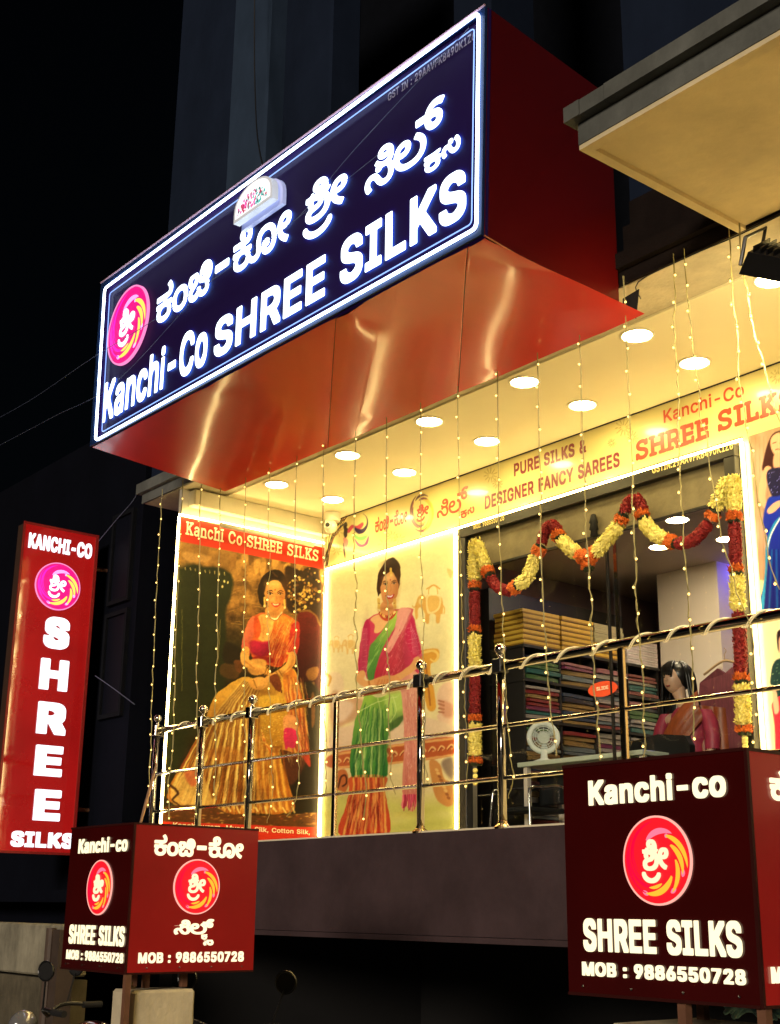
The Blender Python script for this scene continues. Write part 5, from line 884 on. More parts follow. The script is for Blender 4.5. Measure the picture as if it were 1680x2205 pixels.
for i, (a0, a1, r, c) in enumerate([(120, 250, 1, (90, 40, 50)), (140, 270, .9, (150, 60, 60)), (160, 285, .8, (60, 30, 40)), (60, 130, 1, (70, 30, 50)), (45, 110, .86, (110, 40, 60)), (235, 330, 1, (130, 60, 70)), (255, 350, .86, (225, 190, 60)), (280, 400, .95, (235, 205, 70)), (300, 420, .8, (240, 215, 100)), (-20, 60, .98, (230, 200, 60)), (10, 85, .84, (215, 180, 70)), (180, 300, .7, (200, 160, 60))]):
    pts = [FC(1095 + 122 * (r - .16 * t) * math.cos(math.radians(a0 + (a1 - a0) * t)), 262 - 198 * (r - .16 * t) * math.sin(math.radians(a0 + (a1 - a0) * t))) for t in np.linspace(0, 1, 9)]
    F.stroke(pts, [.5, 2.3, 2.6, .5], c, soft=.8)
F.build('printed_sheet', mp_, fas)
q = MB(); q.box(-3.59, XR, YB + .0, YB + .01, zs, 3.487); q.build('plain_end_sheet', mat('plain_yellow_sheet', (.8, .74, .5), .3, noise=.03), fas)
q = MB(); q.box(-9.6, XR, YB - .004, YB + .003, 3.482, 3.4885); q.build('top_joint', M['flat_black'], fas)
q = MB(); q.box(-9.6, LX[2], YB - .003, YB + .003, zs + .018, zs + .024); q.build('bottom_joint', M['flat_black'], fas)
red = mat('red_vinyl', (.62, .06, .03), .35, noise=.05); mar = mat('maroon_vinyl', (.22, .025, .05), .35, noise=.05)
YT = YB + .003
def serif(s):
    out = []; xx = 0
    for ch in s:
        if ch == ' ': xx += .28; continue
        G = GLYPHS[ch]; out.append((ch, xx, 0, 1, 1)); w_ = G[0] / 1000
        st = {'H': (.1, w_ - .1), 'R': (.1,), 'E': (.1,), 'I': (w_ / 2,), 'L': (.1,), 'K': (.1,), 'h': (.1,), 'n': (.1,), 'i': (.083,)}.get(ch, ())
        for a in st:
            out.append(([(a - .085, .012), (a + .085, .012)], xx, 0, 1, 1))
            if ch not in 'n': out.append(([(a - .085, .497), (a + .05, .497)], xx, 0, 1, 1))
        if ch in 'HhnK': out.append(([(w_ - .17, .012), (w_ - .01, .012)], xx, 0, 1, 1))
        if ch == 'R': out.append(([(w_ - .12, .012), (w_ + .02, .012)], xx, 0, 1, 1))
        if ch == 'E': out += [([(w_ - .065, .04), (w_ - .065, .13)], xx, 0, 1, 1), ([(w_ - .065, .38), (w_ - .065, .48)], xx, 0, 1, 1)]
        if ch == 'L': out.append(([(w_ - .06, .04), (w_ - .06, .14)], xx, 0, 1, 1))
        if ch == 'K': out.append(([(w_ - .2, .497), (w_ - .03, .497)], xx, 0, 1, 1))
        if ch == 'S': out += [([(.05, .02), (.05, .13)], xx, 0, 1, 1), ([(w_ - .06, .4), (w_ - .06, .49)], xx, 0, 1, 1)]
        xx += w_ + .045
    return out
text(fas, 'lettering', K1, 'Y', YT, 808, 877, (812, 1147), (818, 1111), red, .014, .0015)
text(fas, 'lettering', K2, 'Y', YT, 897, 924, (905, 1124), (904, 1087), red, .022, .0015)
text(fas, 'lettering', K3, 'Y', YT, 941, 1022, (1012, 1111.5), (1006, 1046), red, .010, .0015)
text(fas, 'lettering', 'PURE SILKS &', 'Y', YT, 1107.5, 1263, (1108, 1026.5), (1108, 998.3), mar, .030, .0015)
text(fas, 'lettering', 'DESIGNER FANCY SAREES', 'Y', YT, 1044.5, 1335.4, (1044.7, 1097.3), (1044.7, 1068.7), mar, .028, .0015)
text(fas, 'lettering', 'Kanchi-Co', 'Y', YT, 1430, 1603, (1430.6, 911.1), (1430.6, 883.3), red, .014, .0015)
text(fas, 'lettering', serif('SHREE'), 'Y', YT, 1370, 1528, (1375, 992), (1375, 948), red, .028, .0015)
text(fas, 'lettering', serif('SILKS'), 'Y', YT, 1547, 1712, (1551, 930), (1551, 884), red, .028, .0015)
# ------------------------------------------------------------------ posters
mp2 = mat_vcol('poster_print', .5, .0); mp2.node_tree.nodes['Principled BSDF'].inputs['Specular IOR Level'].default_value = .12
def poster(label, q, name='poster'):
    A = np.array(q, float); return empty(name, tuple(A.mean(0)), label, 'poster')
pA = poster('large dark poster of a seated woman in gold and orange silk on the side wall', [(XS, 6.2, 1.5)])
y_f, y_b = s0[1] + .02, 6.985
ztop = onX(389, 1112, XS)[2]
A = Canvas('X', XS, y_f, y_b, ZF - .02, ztop, .0062, 360, 1150, .31746)
A.light = (1.5, 1.25, .95)
n1 = A.noise(70, 50, 11); n2 = A.noise(22, 30, 12); n3 = A.noise(160, 260, 13)
A.rgb[:] = np.array([120, 80, 38]) + (n1[..., None] - .5) * 150 * np.array([1, .75, .4]) + (n2[..., None] - .5) * 70 * np.array([1, .75, .4])
up = np.clip((640 - A.y) / 300, 0, 1)[..., None]; A.rgb = A.rgb * (1 - up * .25) + np.array([178, 125, 62]) * up * .25
lo = np.clip((A.y - 640) / 260, 0, 1)[..., None]; A.rgb = A.rgb * (1 - lo) + (np.array([42, 34, 18]) + (n1[..., None] - .5) * 24) * lo
P = A.poly; S = A.stroke; A.warp(5, 34)
for i in range(16):   # draped cloth and carvings in the upper background
    x = 470 + i * 42; y = 250 + 40 * math.sin(i * 1.7) + i * 6; P([(x, y), (x + 46, y - 10), (x + 36, y + 60), (x + 12, y + 92)], random.choice([(205, 150, 80), (150, 100, 48), (96, 62, 30), (182, 128, 66)]), 5, alpha=.75)
for i in range(26):
    x = 450 + random.random() * 220; y = 400 + random.random() * 330; S([(x, y), (x + random.uniform(20, 70), y + random.uniform(-14, 14))], [3, 1], random.choice([(190, 140, 74), (88, 58, 28), (160, 112, 56)]), 3, .7)
P([(95, 345), (300, 330), (430, 350), (492, 420), (470, 560), (440, 640), (446, 900), (430, 1160), (300, 1400), (180, 1580), (40, 1760), (40, 900)], (36, 38, 18), 10)
P([(110, 150), (470, 210), (430, 330), (260, 300), (110, 330)], (150, 104, 52), 14, alpha=.7); P([(150, 230), (330, 260), (300, 300), (170, 290)], (205, 150, 88), 8, alpha=.6)
for i in range(9): S([(160 + i * 34, 338 + i * 4), (162 + i * 34, 350 + i * 5)], 2.4, (225, 195, 130), 2, .8)
for x, y in ((395, 385), (430, 432), (455, 440), (420, 470)): A.ell(x, y, 6, 9, (235, 200, 140), 2)
S([(137, 630), (135, 1200)], 2, (96, 90, 44), 2); S([(405, 700), (385, 1010)], 2, (128, 110, 58), 2)
P([(418, 1010), (540, 1020), (520, 1110), (410, 1090)], (92, 58, 30), 6, alpha=.7); P([(440, 860), (540, 900), (560, 1000), (430, 1000)], (34, 24, 14), 8)
# carved throne
P([(860, 330), (960, 350), (1060, 330), (1100, 420), (1100, 700), (1000, 660), (880, 640), (858, 480)], (48, 27, 15), 8)
for i in range(130):
    a = random.random() * 6.283; rr = random.random() ** .5; x = 985 + 118 * rr * math.cos(a); y = 500 + 165 * rr * math.sin(a); A.ell(x, y, random.uniform(4, 13), random.uniform(4, 12), random.choice([(200, 150, 70), (96, 56, 28), (150, 96, 44), (235, 195, 110), (30, 16, 10)]), 3, random.uniform(0, 90), .85)
P([(945, 660), (1000, 635), (1060, 660), (1098, 740), (1102, 1200), (1000, 1240), (930, 1060), (935, 800)], (96, 26, 24), 6, grad=(940, 700, 1100, 1000, (52, 12, 14)))
S([(1098, 740), (1075, 680), (1020, 640), (960, 645)], 6, (120, 80, 40), 3)
P([(1010, 1050), (1085, 1030), (1080, 1100), (1040, 1130), (1012, 1110)], (112, 70, 36), 4); P([(1030, 1150), (1062, 1140), (1060, 1200), (1000, 1235), (985, 1230)], (165, 115, 60), 4)
P([(900, 1200), (1104, 1220), (1085, 2080), (900, 2040), (850, 1700)], (32, 22, 14), 14); P([(1040, 1230), (1060, 1230), (1062, 1420), (1040, 1440)], (120, 72, 40), 5, alpha=.7)
P([(835, 1640), (900, 1600), (1000, 1660), (950, 1800), (880, 1850)], (78, 38, 26), 10)
P([(500, 990), (545, 985), (560, 1020), (545, 1070), (510, 1050)], (96, 54, 28), 4)
# skirt
skirt = [(570, 1100), (470, 1150), (380, 1215), (335, 1300), (290, 1420), (235, 1530), (150, 1690), (52, 1860), (42, 1960), (150, 2005), (330, 2010), (480, 2060), (640, 2050), (800, 2060), (915, 2030), (905, 1930), (850, 1750), (820, 1610), (1010, 1660), (1025, 1640), (1000, 1400), (950, 1130), (905, 1040), (820, 1080), (700, 1120)]
P(skirt, (214, 158, 66), 3, grad=(400, 1200, 300, 2000, (176, 100, 34)))
P([(840, 1090), (910, 1050), (960, 1190), (1000, 1420), (1020, 1620), (1030, 1730), (960, 1640), (900, 1560), (870, 1350)], (205, 120, 48), 4, grad=(850, 1200, 1020, 1600, (150, 44, 34)))
for i, xb in enumerate(np.linspace(70, 640, 17)):
    x0 = 560 + i * 7; y0 = 1130 + i * 2; xm = 350 + (xb - 70) * .48; ym = 1330 + abs(i - 8) * 8; yb = 1880 + min(1, i / 3) * 130
    S([(x0, y0), (xm, ym), ((xm + xb) / 2 + 10, 1600), (xb, yb)], [2, 7, 9, 12], (124, 66, 24) if i % 2 else (246, 212, 128), 7, .85)
    S([(x0 + 8, y0), (xm + 10, ym), ((xm + xb) / 2 + 20, 1600), (xb + 12, yb)], [1, 2, 3, 4], (72, 34, 14), 3, .75)
for i in range(10): S([(650 + i * 20, 1480 + i * 8), (655 + i * 22, 1750), (680 + i * 24, 2020)], [4, 7, 10], (160, 84, 30) if i % 2 else (240, 180, 84), 6, .75)
for i in range(8): S([(870 + i * 14, 1090 + i * 8), (900 + i * 14, 1350), (930 + i * 11, 1600)], [3, 5, 4], (232, 168, 80) if i % 2 else (140, 56, 28), 5, .75)
DK = [(96, 46, 14), (60, 28, 10), (140, 74, 26)]; LT_ = [(252, 222, 142), (240, 196, 104), (255, 236, 170)]
ins = lambda x, y: y > 1200 and x > 560 - (y - 1130) * .66 and x < 640 + (y - 1200) * .3
A.sheen(330, (60, 1200, 880, 2000), (-.55, 1), (.12, 1), DK, 3.2, 190, .38, ins); A.sheen(260, (60, 1200, 880, 2000), (-.55, 1), (.12, 1), LT_, 2.4, 150, .42, ins)
A.ell(700, 1330, 60, 190, (70, 34, 12), 60, 8, .4); A.ell(330, 1420, 60, 160, (80, 40, 14), 60, 38, .35); A.ell(600, 1900, 130, 60, (80, 36, 12), 60, 0, .35)
A.sheen(120, (860, 1100, 1010, 1640), (.12, 1), (.2, 1), DK + [(190, 50, 40)], 3, 120, .4); A.sheen(80, (860, 1100, 1010, 1640), (.12, 1), (.2, 1), LT_, 2, 100, .4)
P([(60, 1880), (160, 1760), (250, 1740), (330, 1900), (340, 1990), (180, 2010), (80, 1990)], (226, 182, 104), 6, alpha=.75); P([(150, 1760), (240, 1730), (255, 1830), (200, 1860)], (190, 80, 56), 8, alpha=.7)
S([(60, 1860), (110, 1910), (70, 1960), (120, 2000)], [10, 8, 5], (64, 30, 14), 4, .9); S([(110, 1770), (150, 1700), (230, 1560)], [4, 9, 5], (140, 62, 30), 4, .9)
for i in range(18): S([(360 + i * 32, 2010 + 6 * math.sin(i)), (378 + i * 32, 2045 + 8 * math.sin(i * 1.3))], [7, 4], (250, 224, 150) if i % 2 else (210, 150, 70), 4, .8)
P([(300, 1620), (470, 1590), (560, 1650), (540, 1720), (380, 1690)], (196, 120, 56), 12, alpha=.45)
# hanging end of the saree, tassels
P([(680, 1240), (850, 1250), (870, 1400), (840, 1560), (820, 1600), (760, 1590), (700, 1540), (690, 1400)], (206, 158, 60), 4, grad=(700, 1250, 800, 1600, (168, 110, 36)))
P([(850, 1370), (930, 1380), (935, 1480), (850, 1470)], (212, 140, 90), 3); P([(850, 1465), (932, 1475), (930, 1575), (905, 1600), (880, 1590), (855, 1600)], (196, 40, 88), 3)
for i in range(14): S([(690 + i * 3, 1470 + i * 9), (700 + i * 6 + random.uniform(-8, 8), 1530 + i * 9)], [4, 2], random.choice([(240, 190, 90), (200, 90, 40)]), 3)
for i in range(9): S([(760 + i * 9, 1585), (758 + i * 9, 1625)], [3, 1.5], (120, 60, 24), 2)
for i in range(160):
    x = random.uniform(690, 860); y = random.uniform(1260, 1580); A.ell(x, y, 4, 3, random.choice([(236, 196, 110), (148, 92, 30)]), 2, 0, .55)
# torso
P([(620, 690), (700, 650), (830, 655), (900, 690), (950, 725), (955, 800), (930, 960), (850, 1000), (800, 1030), (650, 990), (600, 900), (555, 900), (575, 770)], (214, 96, 44), 4)
P([(555, 905), (575, 780), (615, 690), (650, 690), (640, 780), (615, 880), (605, 955)], (206, 92, 76), 3, grad=(560, 900, 640, 700, (228, 120, 84)))
P([(660, 690), (720, 660), (800, 670), (780, 760), (745, 850), (690, 850), (650, 800)], (232, 168, 92), 3)
P([(640, 690), (668, 690), (690, 760), (668, 830), (640, 800)], (206, 72, 36), 4); A.poly([(608, 858), (640, 846), (700, 856), (760, 850), (762, 900), (740, 950), (690, 962), (640, 950), (612, 915)], (186, 30, 70), 8, grad=(620, 850, 700, 975, (128, 16, 44)))

P([(800, 665), (880, 690), (950, 725), (945, 780), (900, 900), (850, 990), (760, 985), (748, 880), (765, 780)], (226, 130, 50), 4, grad=(800, 700, 860, 980, (184, 54, 26)))
for i in range(60):
    t = random.random(); x = 770 + 150 * random.random(); y = 700 + 230 * random.random(); S([(x, y), (x + 14, y + 22)], [2, 1], random.choice([(246, 190, 90), (208, 90, 34), (250, 210, 120)]), 2, .55)
P([(760, 900), (850, 860), (870, 930), (830, 1020), (770, 1010)], (150, 36, 24), 8, alpha=.7)
P([(900, 740), (955, 725), (950, 900), (920, 955), (875, 940), (885, 840)], (178, 44, 38), 3); S([(872, 935), (922, 955)], 8, (222, 160, 74), 2)
A.sheen(150, (755, 690, 935, 980), (-.25, 1), (-.55, 1), [(252, 196, 104), (255, 214, 130), (206, 96, 36), (150, 40, 22)], 2.4, 90, .45, lambda x, y: x > 930 - (y - 640) * .6 or x < 900)
A.ell(770, 920, 24, 90, (110, 24, 18), 40, 12, .5); A.ell(620, 800, 16, 90, (140, 50, 34), 26, 8, .45); A.ell(705, 745, 30, 60, (200, 120, 56), 34, 10, .5); S([(690, 690), (704, 760), (700, 830)], 3, (176, 110, 56), 8, .6)
P([(640, 960), (760, 965), (765, 1000), (640, 1000)], (140, 28, 24), 3); P([(600, 985), (720, 985), (700, 1080), (610, 1075)], (212, 150, 78), 4)
# arms and hands
S([(580, 915), (575, 985), (620, 1020), (700, 1050), (742, 1070)], [26, 30, 26, 22, 16], (226, 160, 84), 3); S([(572, 990), (640, 1040)], 6, (176, 106, 48), 5, .7)
S([(905, 950), (890, 1010), (820, 1070), (740, 1110), (690, 1150)], [26, 27, 24, 20, 16], (228, 162, 86), 3); S([(900, 1020), (830, 1085), (750, 1130)], 4, (170, 100, 44), 5, .7)
P([(600, 1130), (650, 1105), (720, 1110), (730, 1160), (680, 1195), (620, 1170)], (224, 158, 84), 3)
for i in range(4): S([(640, 1125 + i * 12), (600 + i * 4, 1128 + i * 13)], [6, 4], (214, 146, 72), 2)
P([(745, 1100), (800, 1080), (830, 1150), (820, 1200), (790, 1190), (760, 1150)], (120, 56, 32), 3)
for i in range(4): S([(765 + i * 16, 1130 + i * 8), (790 + i * 14, 1190 + i * 6)], [6, 4], (104, 46, 26), 2)
for x0, y0, x1, y1 in ((728, 1028, 715, 1085), (742, 1035, 730, 1090), (790, 1062, 822, 1110), (808, 1052, 835, 1098), (632, 1120, 655, 1175)): S([(x0, y0), (x1, y1)], 4, (150, 100, 40), 2)
# head
P([(690, 600), (668, 540), (668, 470), (700, 400), (760, 355), (820, 360), (862, 410), (868, 500), (850, 580), (820, 560), (740, 590)], (36, 20, 12), 3)
S([(745, 640), (790, 650), (820, 620)], [30, 34, 26], (214, 146, 76), 4); P([(735, 620), (830, 600), (835, 670), (790, 700), (735, 690)], (214, 144, 76), 5)
P([(712, 500), (722, 440), (770, 412), (825, 430), (852, 490), (850, 560), (825, 620), (795, 645), (765, 640), (735, 600), (716, 550)], (216, 150, 82), 3, grad=(730, 450, 850, 640, (184, 112, 56)))
P([(700, 520), (705, 430), (760, 380), (830, 390), (862, 450), (856, 500), (820, 440), (775, 425), (730, 450), (716, 500)], (34, 18, 11), 3); S([(770, 370), (800, 400)], [6, 3], (90, 52, 30), 4, .7)
for ex in (752, 822):
    S([(ex - 20, 508), (ex, 497), (ex + 20, 503)], [3, 4, 2], (62, 30, 16), 2); A.ell(ex, 522, 14, 5, (206, 176, 140), 2); A.ell(ex, 521, 7, 6, (30, 14, 8), 2); S([(ex - 19, 519), (ex, 511), (ex + 19, 518)], 2.6, (30, 14, 8), 1.5)
S([(790, 515), (797, 560), (785, 572)], [2, 3, 2], (180, 106, 52), 3, .8); A.ell(788, 492, 4, 5, (150, 20, 20), 1.5)
P([(757, 583), (790, 590), (824, 583), (815, 606), (792, 613), (768, 605)], (176, 50, 40), 2); P([(768, 589), (790, 594), (812, 589), (804, 599), (778, 598)], (236, 220, 196), 1.5)
A.ell(742, 565, 16, 14, (222, 130, 74), 9, 0, .6); A.ell(836, 562, 12, 14, (206, 112, 60), 9, 0, .6)
for ex, ey in ((710, 570), (850, 585)): S([(ex, ey - 20), (ex + 2, ey + 25)], [5, 8], (226, 178, 92), 2); A.ell(ex + 2, ey + 34, 8, 8, (240, 214, 150), 2)
S([(735, 645), (755, 685), (795, 695), (832, 650)], 5, (246, 230, 190), 2); S([(740, 655), (760, 695), (795, 704), (830, 665)], 2.4, (120, 70, 30), 1.5)
A.ell(836, 540, 20, 80, (150, 84, 38), 26, 8, .5); A.ell(730, 560, 10, 60, (190, 116, 58), 20, -6, .4); A.ell(790, 660, 46, 14, (130, 72, 34), 16, 0, .55); A.ell(770, 450, 34, 18, (250, 200, 130), 22, 0, .5); A.ell(765, 560, 16, 12, (250, 196, 130), 12, 0, .4)
A.ell(640, 1060, 60, 14, (120, 66, 30), 20, 10, .5); A.ell(850, 1090, 30, 12, (120, 66, 30), 16, 40, .45); A.ell(680, 1200, 70, 16, (96, 48, 18), 26, 0, .5); A.ell(905, 1000, 12, 60, (96, 40, 20), 20, 10, .5)
# carpet and bands
P([(20, 2010), (330, 2000), (500, 2060), (900, 2060), (1080, 2050), (1080, 2160), (20, 2120)], (92, 52, 26), 5)
for i in range(90): x = random.uniform(30, 1060); y = random.uniform(2030, 2130) + (x - 30) * .02; A.ell(x, y, random.uniform(5, 18), random.uniform(2, 6), random.choice([(190, 130, 60), (50, 26, 14), (150, 60, 30), (220, 170, 90)]), 3, 0, .6)
A.grain(.20, 1.0); A.rgb *= np.array([1.1, 1.06, .9]); A.unwarp()
A.poly([(60, -60), (1140, 150), (1140, 352), (60, 142)], (226, 52, 30), 2.5, False); 
A.poly([(-40, 2108), (1140, 2154), (1140, 2300), (-40, 2260)], (226, 52, 30), 2.5, False)
A.build('printed_sheet', mp2, pA)
ct = mat('cream_vinyl', (.85, .78, .55), .35, noise=.03)
text(pA, 'lettering', serif('Kanchi Co'), 'X', XS + .001, 399, 521, (401, 1151), (401, 1122), ct, .018, .0015)
text(pA, 'lettering', serif('SHREE SILKS'), 'X', XS + .001, 531, 685, (533, 1178), (533, 1151.5), ct, .018, .0015)
text(pA, 'lettering', 'Kanchipuram, Mysore Silk, Cotton Silk,', 'X', XS + .001, 372, 667, (667, 1799.5), (667, 1787), ct, .016, .0015)
for y_ in (y_f, y_b): q = MB(); q.tube([(XS + .004, y_, ZF), (XS + .004, y_, ztop)], .005, 6); q.build('edge_trim', M['white_trim'], pA)

pB = poster('tall cream poster of a standing woman in green and pink silk saree with elephants', [(-8.6, 7, 1.5)])
B = Canvas('Y', YB, -9.60, -7.735, ZF - .02, zs - .004, .0064, 700, 1150, .32641)
B.light = (1.62, 1.24, .62)
t = np.clip((B.y - 100) / 1900, 0, 1)[..., None]; B.rgb[:] = np.array([246, 222, 138]) * (1 - t) + np.array([226, 196, 120]) * t
B.rgb += (B.noise(200, 260, 21)[..., None] - .5) * 16
P = B.poly; S = B.stroke; B.warp(4, 34)
P([(-20, 1880), (300, 1860), (700, 1900), (1010, 1920), (1010, 2300), (-20, 2300)], (196, 186, 74), 60, alpha=.75)
for i in range(24): B.ell(random.uniform(40, 960), random.uniform(1930, 2150), random.uniform(30, 80), random.uniform(8, 22), random.choice([(210, 176, 70), (172, 164, 60), (222, 200, 110)]), 20, 0, .4)
def elephant(cx, cy, k, al):
    E_ = lambda pts: [(cx + x * k, cy + y * k) for x, y in pts]
    c1 = (226, 160, 62); c2 = (250, 226, 140)
    P(E_([(-75, -10), (-62, -52), (-30, -70), (-10, -48), (0, -62), (50, -66), (92, -50), (108, 0), (104, 60), (92, 66), (84, 120), (62, 124), (58, 70), (20, 66), (12, 122), (-10, 126), (-16, 66), (-40, 20), (-62, 30), (-66, 90), (-80, 96), (-84, 30)]), c1, 4, alpha=al)
    S(E_([(-74, 10), (-90, 18), (-100, 8)]), [5 * k, 3 * k], c1, 3, al); P(E_([(-4, -60), (84, -62), (88, 20), (40, 60), (-2, 50)]), c2, 3, alpha=al * .8); P(E_([(6, -52), (76, -54), (78, 12), (40, 46), (8, 38)]), (232, 172, 72), 3, alpha=al * .9)
    P(E_([(10, -74), (14, -110), (40, -128), (66, -112), (70, -74)]), c2, 3, alpha=al); S(E_([(10, -74), (14, -110), (40, -130), (66, -112), (70, -74)]), 3 * k, c1, 2, al); S(E_([(-2, -108), (40, -134), (84, -110)]), 5 * k, c1, 2, al)
    S(E_([(104, 0), (120, 30), (114, 60)]), [4 * k, 3 * k], c1, 3, al); B.ell(cx - 45 * k, cy - 20 * k, 14 * k, 20 * k, c2, 3, 0, al * .6)
elephant(755, 580, 1.0, .85); elephant(215, 850, .5, .55); elephant(122, 850, .42, .5)
P([(890, 335), (930, 350), (920, 400), (900, 380)], (222, 176, 90), 5, alpha=.7)
# sofa: pale cushions, carved frame
P([(60, 1060), (150, 1040), (190, 1110), (170, 1180), (60, 1180)], (238, 200, 134), 8, alpha=.9)
S([(75, 1050), (100, 1080), (82, 1130)], [8, 9, 6], (206, 150, 60), 4)
P([(105, 1180), (200, 1195), (320, 1230), (290, 1340), (180, 1400), (110, 1440)], (212, 162, 100), 10); P([(110, 1220), (250, 1250), (230, 1330), (150, 1370)], (240, 206, 150), 12, alpha=.7)
P([(700, 900), (820, 880), (836, 930), (800, 970), (775, 1010), (815, 1270), (750, 1275), (715, 1000)], (226, 158, 52), 4); S([(715, 905), (800, 895), (830, 930), (805, 965), (780, 950)], [8, 9, 6], (246, 196, 90), 3); S([(745, 985), (775, 1260)], [6, 6], (180, 108, 36), 4)
P([(840, 1140), (925, 1120), (925, 1400), (870, 1440), (820, 1340), (850, 1300), (820, 1240)], (232, 186, 128), 6); P([(840, 1230), (925, 1260), (925, 1340), (860, 1330)], (210, 140, 90), 10, alpha=.7)
for i in range(4): S([(835, 1230 + i * 26), (868, 1240 + i * 24)], [8, 5], (186, 118, 70), 3)
P([(110, 1440), (240, 1400), (600, 1330), (925, 1400), (925, 1500), (500, 1560), (120, 1580)], (228, 190, 130), 8)
P([(118, 1590), (600, 1520), (925, 1480), (925, 1600), (600, 1650), (118, 1690)], (188, 92, 40), 4)
S([(118, 1598), (600, 1528), (925, 1490)], 8, (226, 160, 80), 3); S([(118, 1688), (600, 1646), (925, 1600)], 7, (226, 160, 80), 3)
for i in range(13):
    x = 150 + i * 64; y = 1642 - i * 8; S([(x - 26, y + 14), (x - 4, y - 16), (x + 18, y), (x + 4, y + 14)], [4, 6, 3], (232, 176, 96), 3); S([(x - 22, y + 22), (x - 2, y - 6), (x + 14, y + 6)], [2, 2, 1], (120, 50, 24), 2)
P([(130, 1730), (200, 1700), (222, 1780), (200, 1850), (150, 1840), (120, 1900)], (196, 110, 48), 4); S([(150, 1820), (170, 1750), (200, 1740), (205, 1790), (180, 1810)], [6, 7, 5], (90, 40, 18), 3)
P([(770, 1640), (840, 1660), (870, 1760), (925, 1800), (925, 1940), (850, 1930), (800, 1850)], (206, 138, 64), 5); P([(850, 1650), (925, 1620), (925, 1760), (885, 1730)], (120, 92, 70), 10, alpha=.7)
for i in range(9): B.ell(820 + i * 10, 1700 + i * 24, 14, 9, random.choice([(150, 84, 36), (240, 190, 100)]), 3, 30, .8)
# skirt of the saree
P([(345, 1180), (420, 1210), (560, 1170), (590, 1230), (590, 1340), (560, 1400), (500, 1440), (480, 1560), (470, 1760), (245, 1760), (255, 1420), (300, 1290)], (160, 186, 62), 3, grad=(400, 1200, 360, 1740, (50, 116, 44)))
P([(480, 1180), (575, 1170), (590, 1260), (588, 1330), (520, 1390), (470, 1290)], (196, 206, 92), 8, alpha=.7); P([(500, 1390), (590, 1330), (585, 1370), (505, 1440)], (70, 90, 40), 6, alpha=.7)
P([(240, 1745), (472, 1745), (470, 1850), (490, 2150), (165, 2150), (200, 1960), (225, 1850)], (214, 96, 40), 3, grad=(300, 1760, 320, 2140, (196, 70, 34)))
for i in range(13):
    x0 = 330 + i * 10; xb = 258 + i * 17; c = [(40, 104, 44), (214, 214, 110), (92, 150, 54)][i % 3]; S([(x0, 1260 + i * 3), ((x0 + xb) / 2, 1420), (xb, 1600), (xb - 4, 1750)], [2, 4, 6, 6], c, 3, .8)
    c = [(240, 178, 74), (176, 50, 28), (232, 128, 56)][i % 3]; S([(xb - 4, 1755), (xb - 10 + i * 1, 1900), (185 + i * 24, 2150)], [5, 6, 9], c, 3, .8)
B.sheen(220, (255, 1240, 560, 1740), (-.22, 1), (.06, 1), [(30, 84, 34), (20, 66, 30), (104, 150, 50)], 3, 130, .4, lambda x, y: x > 330 - (y - 1240) * .2 and x < 560 - (y - 1240) * .3 and y < 1640); B.sheen(130, (255, 1240, 540, 1740), (-.22, 1), (.06, 1), [(228, 226, 120), (190, 206, 96)], 2, 110, .45, lambda x, y: x > 330 - (y - 1240) * .2 and y < 1650 and x < 540 - (y - 1240) * .25)
B.sheen(150, (215, 1770, 450, 2050), (-.2, 1), (.05, 1), [(150, 40, 20), (110, 30, 16)], 3.4, 120, .4, lambda x, y: x > 250 - (y - 1770) * .2); B.sheen(120, (215, 1770, 450, 2050), (-.2, 1), (.05, 1), [(252, 200, 90), (248, 160, 70)], 2.4, 110, .45, lambda x, y: x > 250 - (y - 1770) * .2)
B.ell(440, 1500, 26, 200, (30, 70, 26), 40, -3, .4); B.ell(560, 1350, 50, 26, (60, 80, 30), 30, -30, .5)
S([(300, 1300), (420, 1240), (560, 1200)], [3, 2], (224, 224, 130), 2, .7); S([(420, 1215), (440, 1330), (430, 1500)], [4, 3], (220, 220, 120), 4, .6); S([(520, 1200), (545, 1300), (500, 1380)], [3, 2], (226, 226, 130), 3, .6)
# torso: green drape, pink border, pink blouse
P([(325, 720), (350, 680), (420, 640), (560, 610), (650, 640), (690, 780), (715, 920), (690, 1060), (600, 1090), (470, 1100), (345, 1080), (350, 960), (300, 1040), (285, 1030), (300, 850)], (206, 66, 76), 3)
P([(325, 715), (352, 680), (372, 760), (350, 900), (345, 1030), (286, 1035), (298, 880)], (196, 44, 70), 3); P([(640, 660), (672, 720), (700, 840), (716, 915), (668, 950), (622, 850), (600, 760)], (206, 46, 72), 3)
for i in range(8): S([(312 + i * 5, 740), (300 + i * 6, 1030)], 1.2, (236, 140, 120), 1, .7); S([(640 + i * 5, 700 + i * 10), (660 + i * 6, 920)], 1.2, (240, 150, 130), 1, .7)
for i in range(7): S([(312, 780 + i * 38), (350, 776 + i * 38)], 1.2, (236, 150, 120), 1, .6); S([(620 + i * 2, 740 + i * 26), (690 + i * 4, 720 + i * 28)], 1.2, (240, 160, 130), 1, .6)
S([(286, 1040), (338, 1046)], 9, (226, 110, 90), 2); S([(668, 950), (718, 918)], 9, (230, 120, 100), 2)
P([(370, 680), (400, 720), (395, 770), (440, 760), (520, 660), (545, 620), (470, 640), (410, 650)], (236, 176, 100), 3)
P([(540, 625), (500, 680), (440, 770), (390, 830), (362, 890), (350, 1070), (395, 1085), (410, 1000), (450, 880), (520, 760), (570, 640)], (178, 196, 70), 4, grad=(500, 650, 380, 1050, (70, 124, 44)))
P([(362, 870), (410, 840), (430, 880), (400, 1000), (390, 1080), (355, 1080)], (96, 140, 52), 8, alpha=.7)
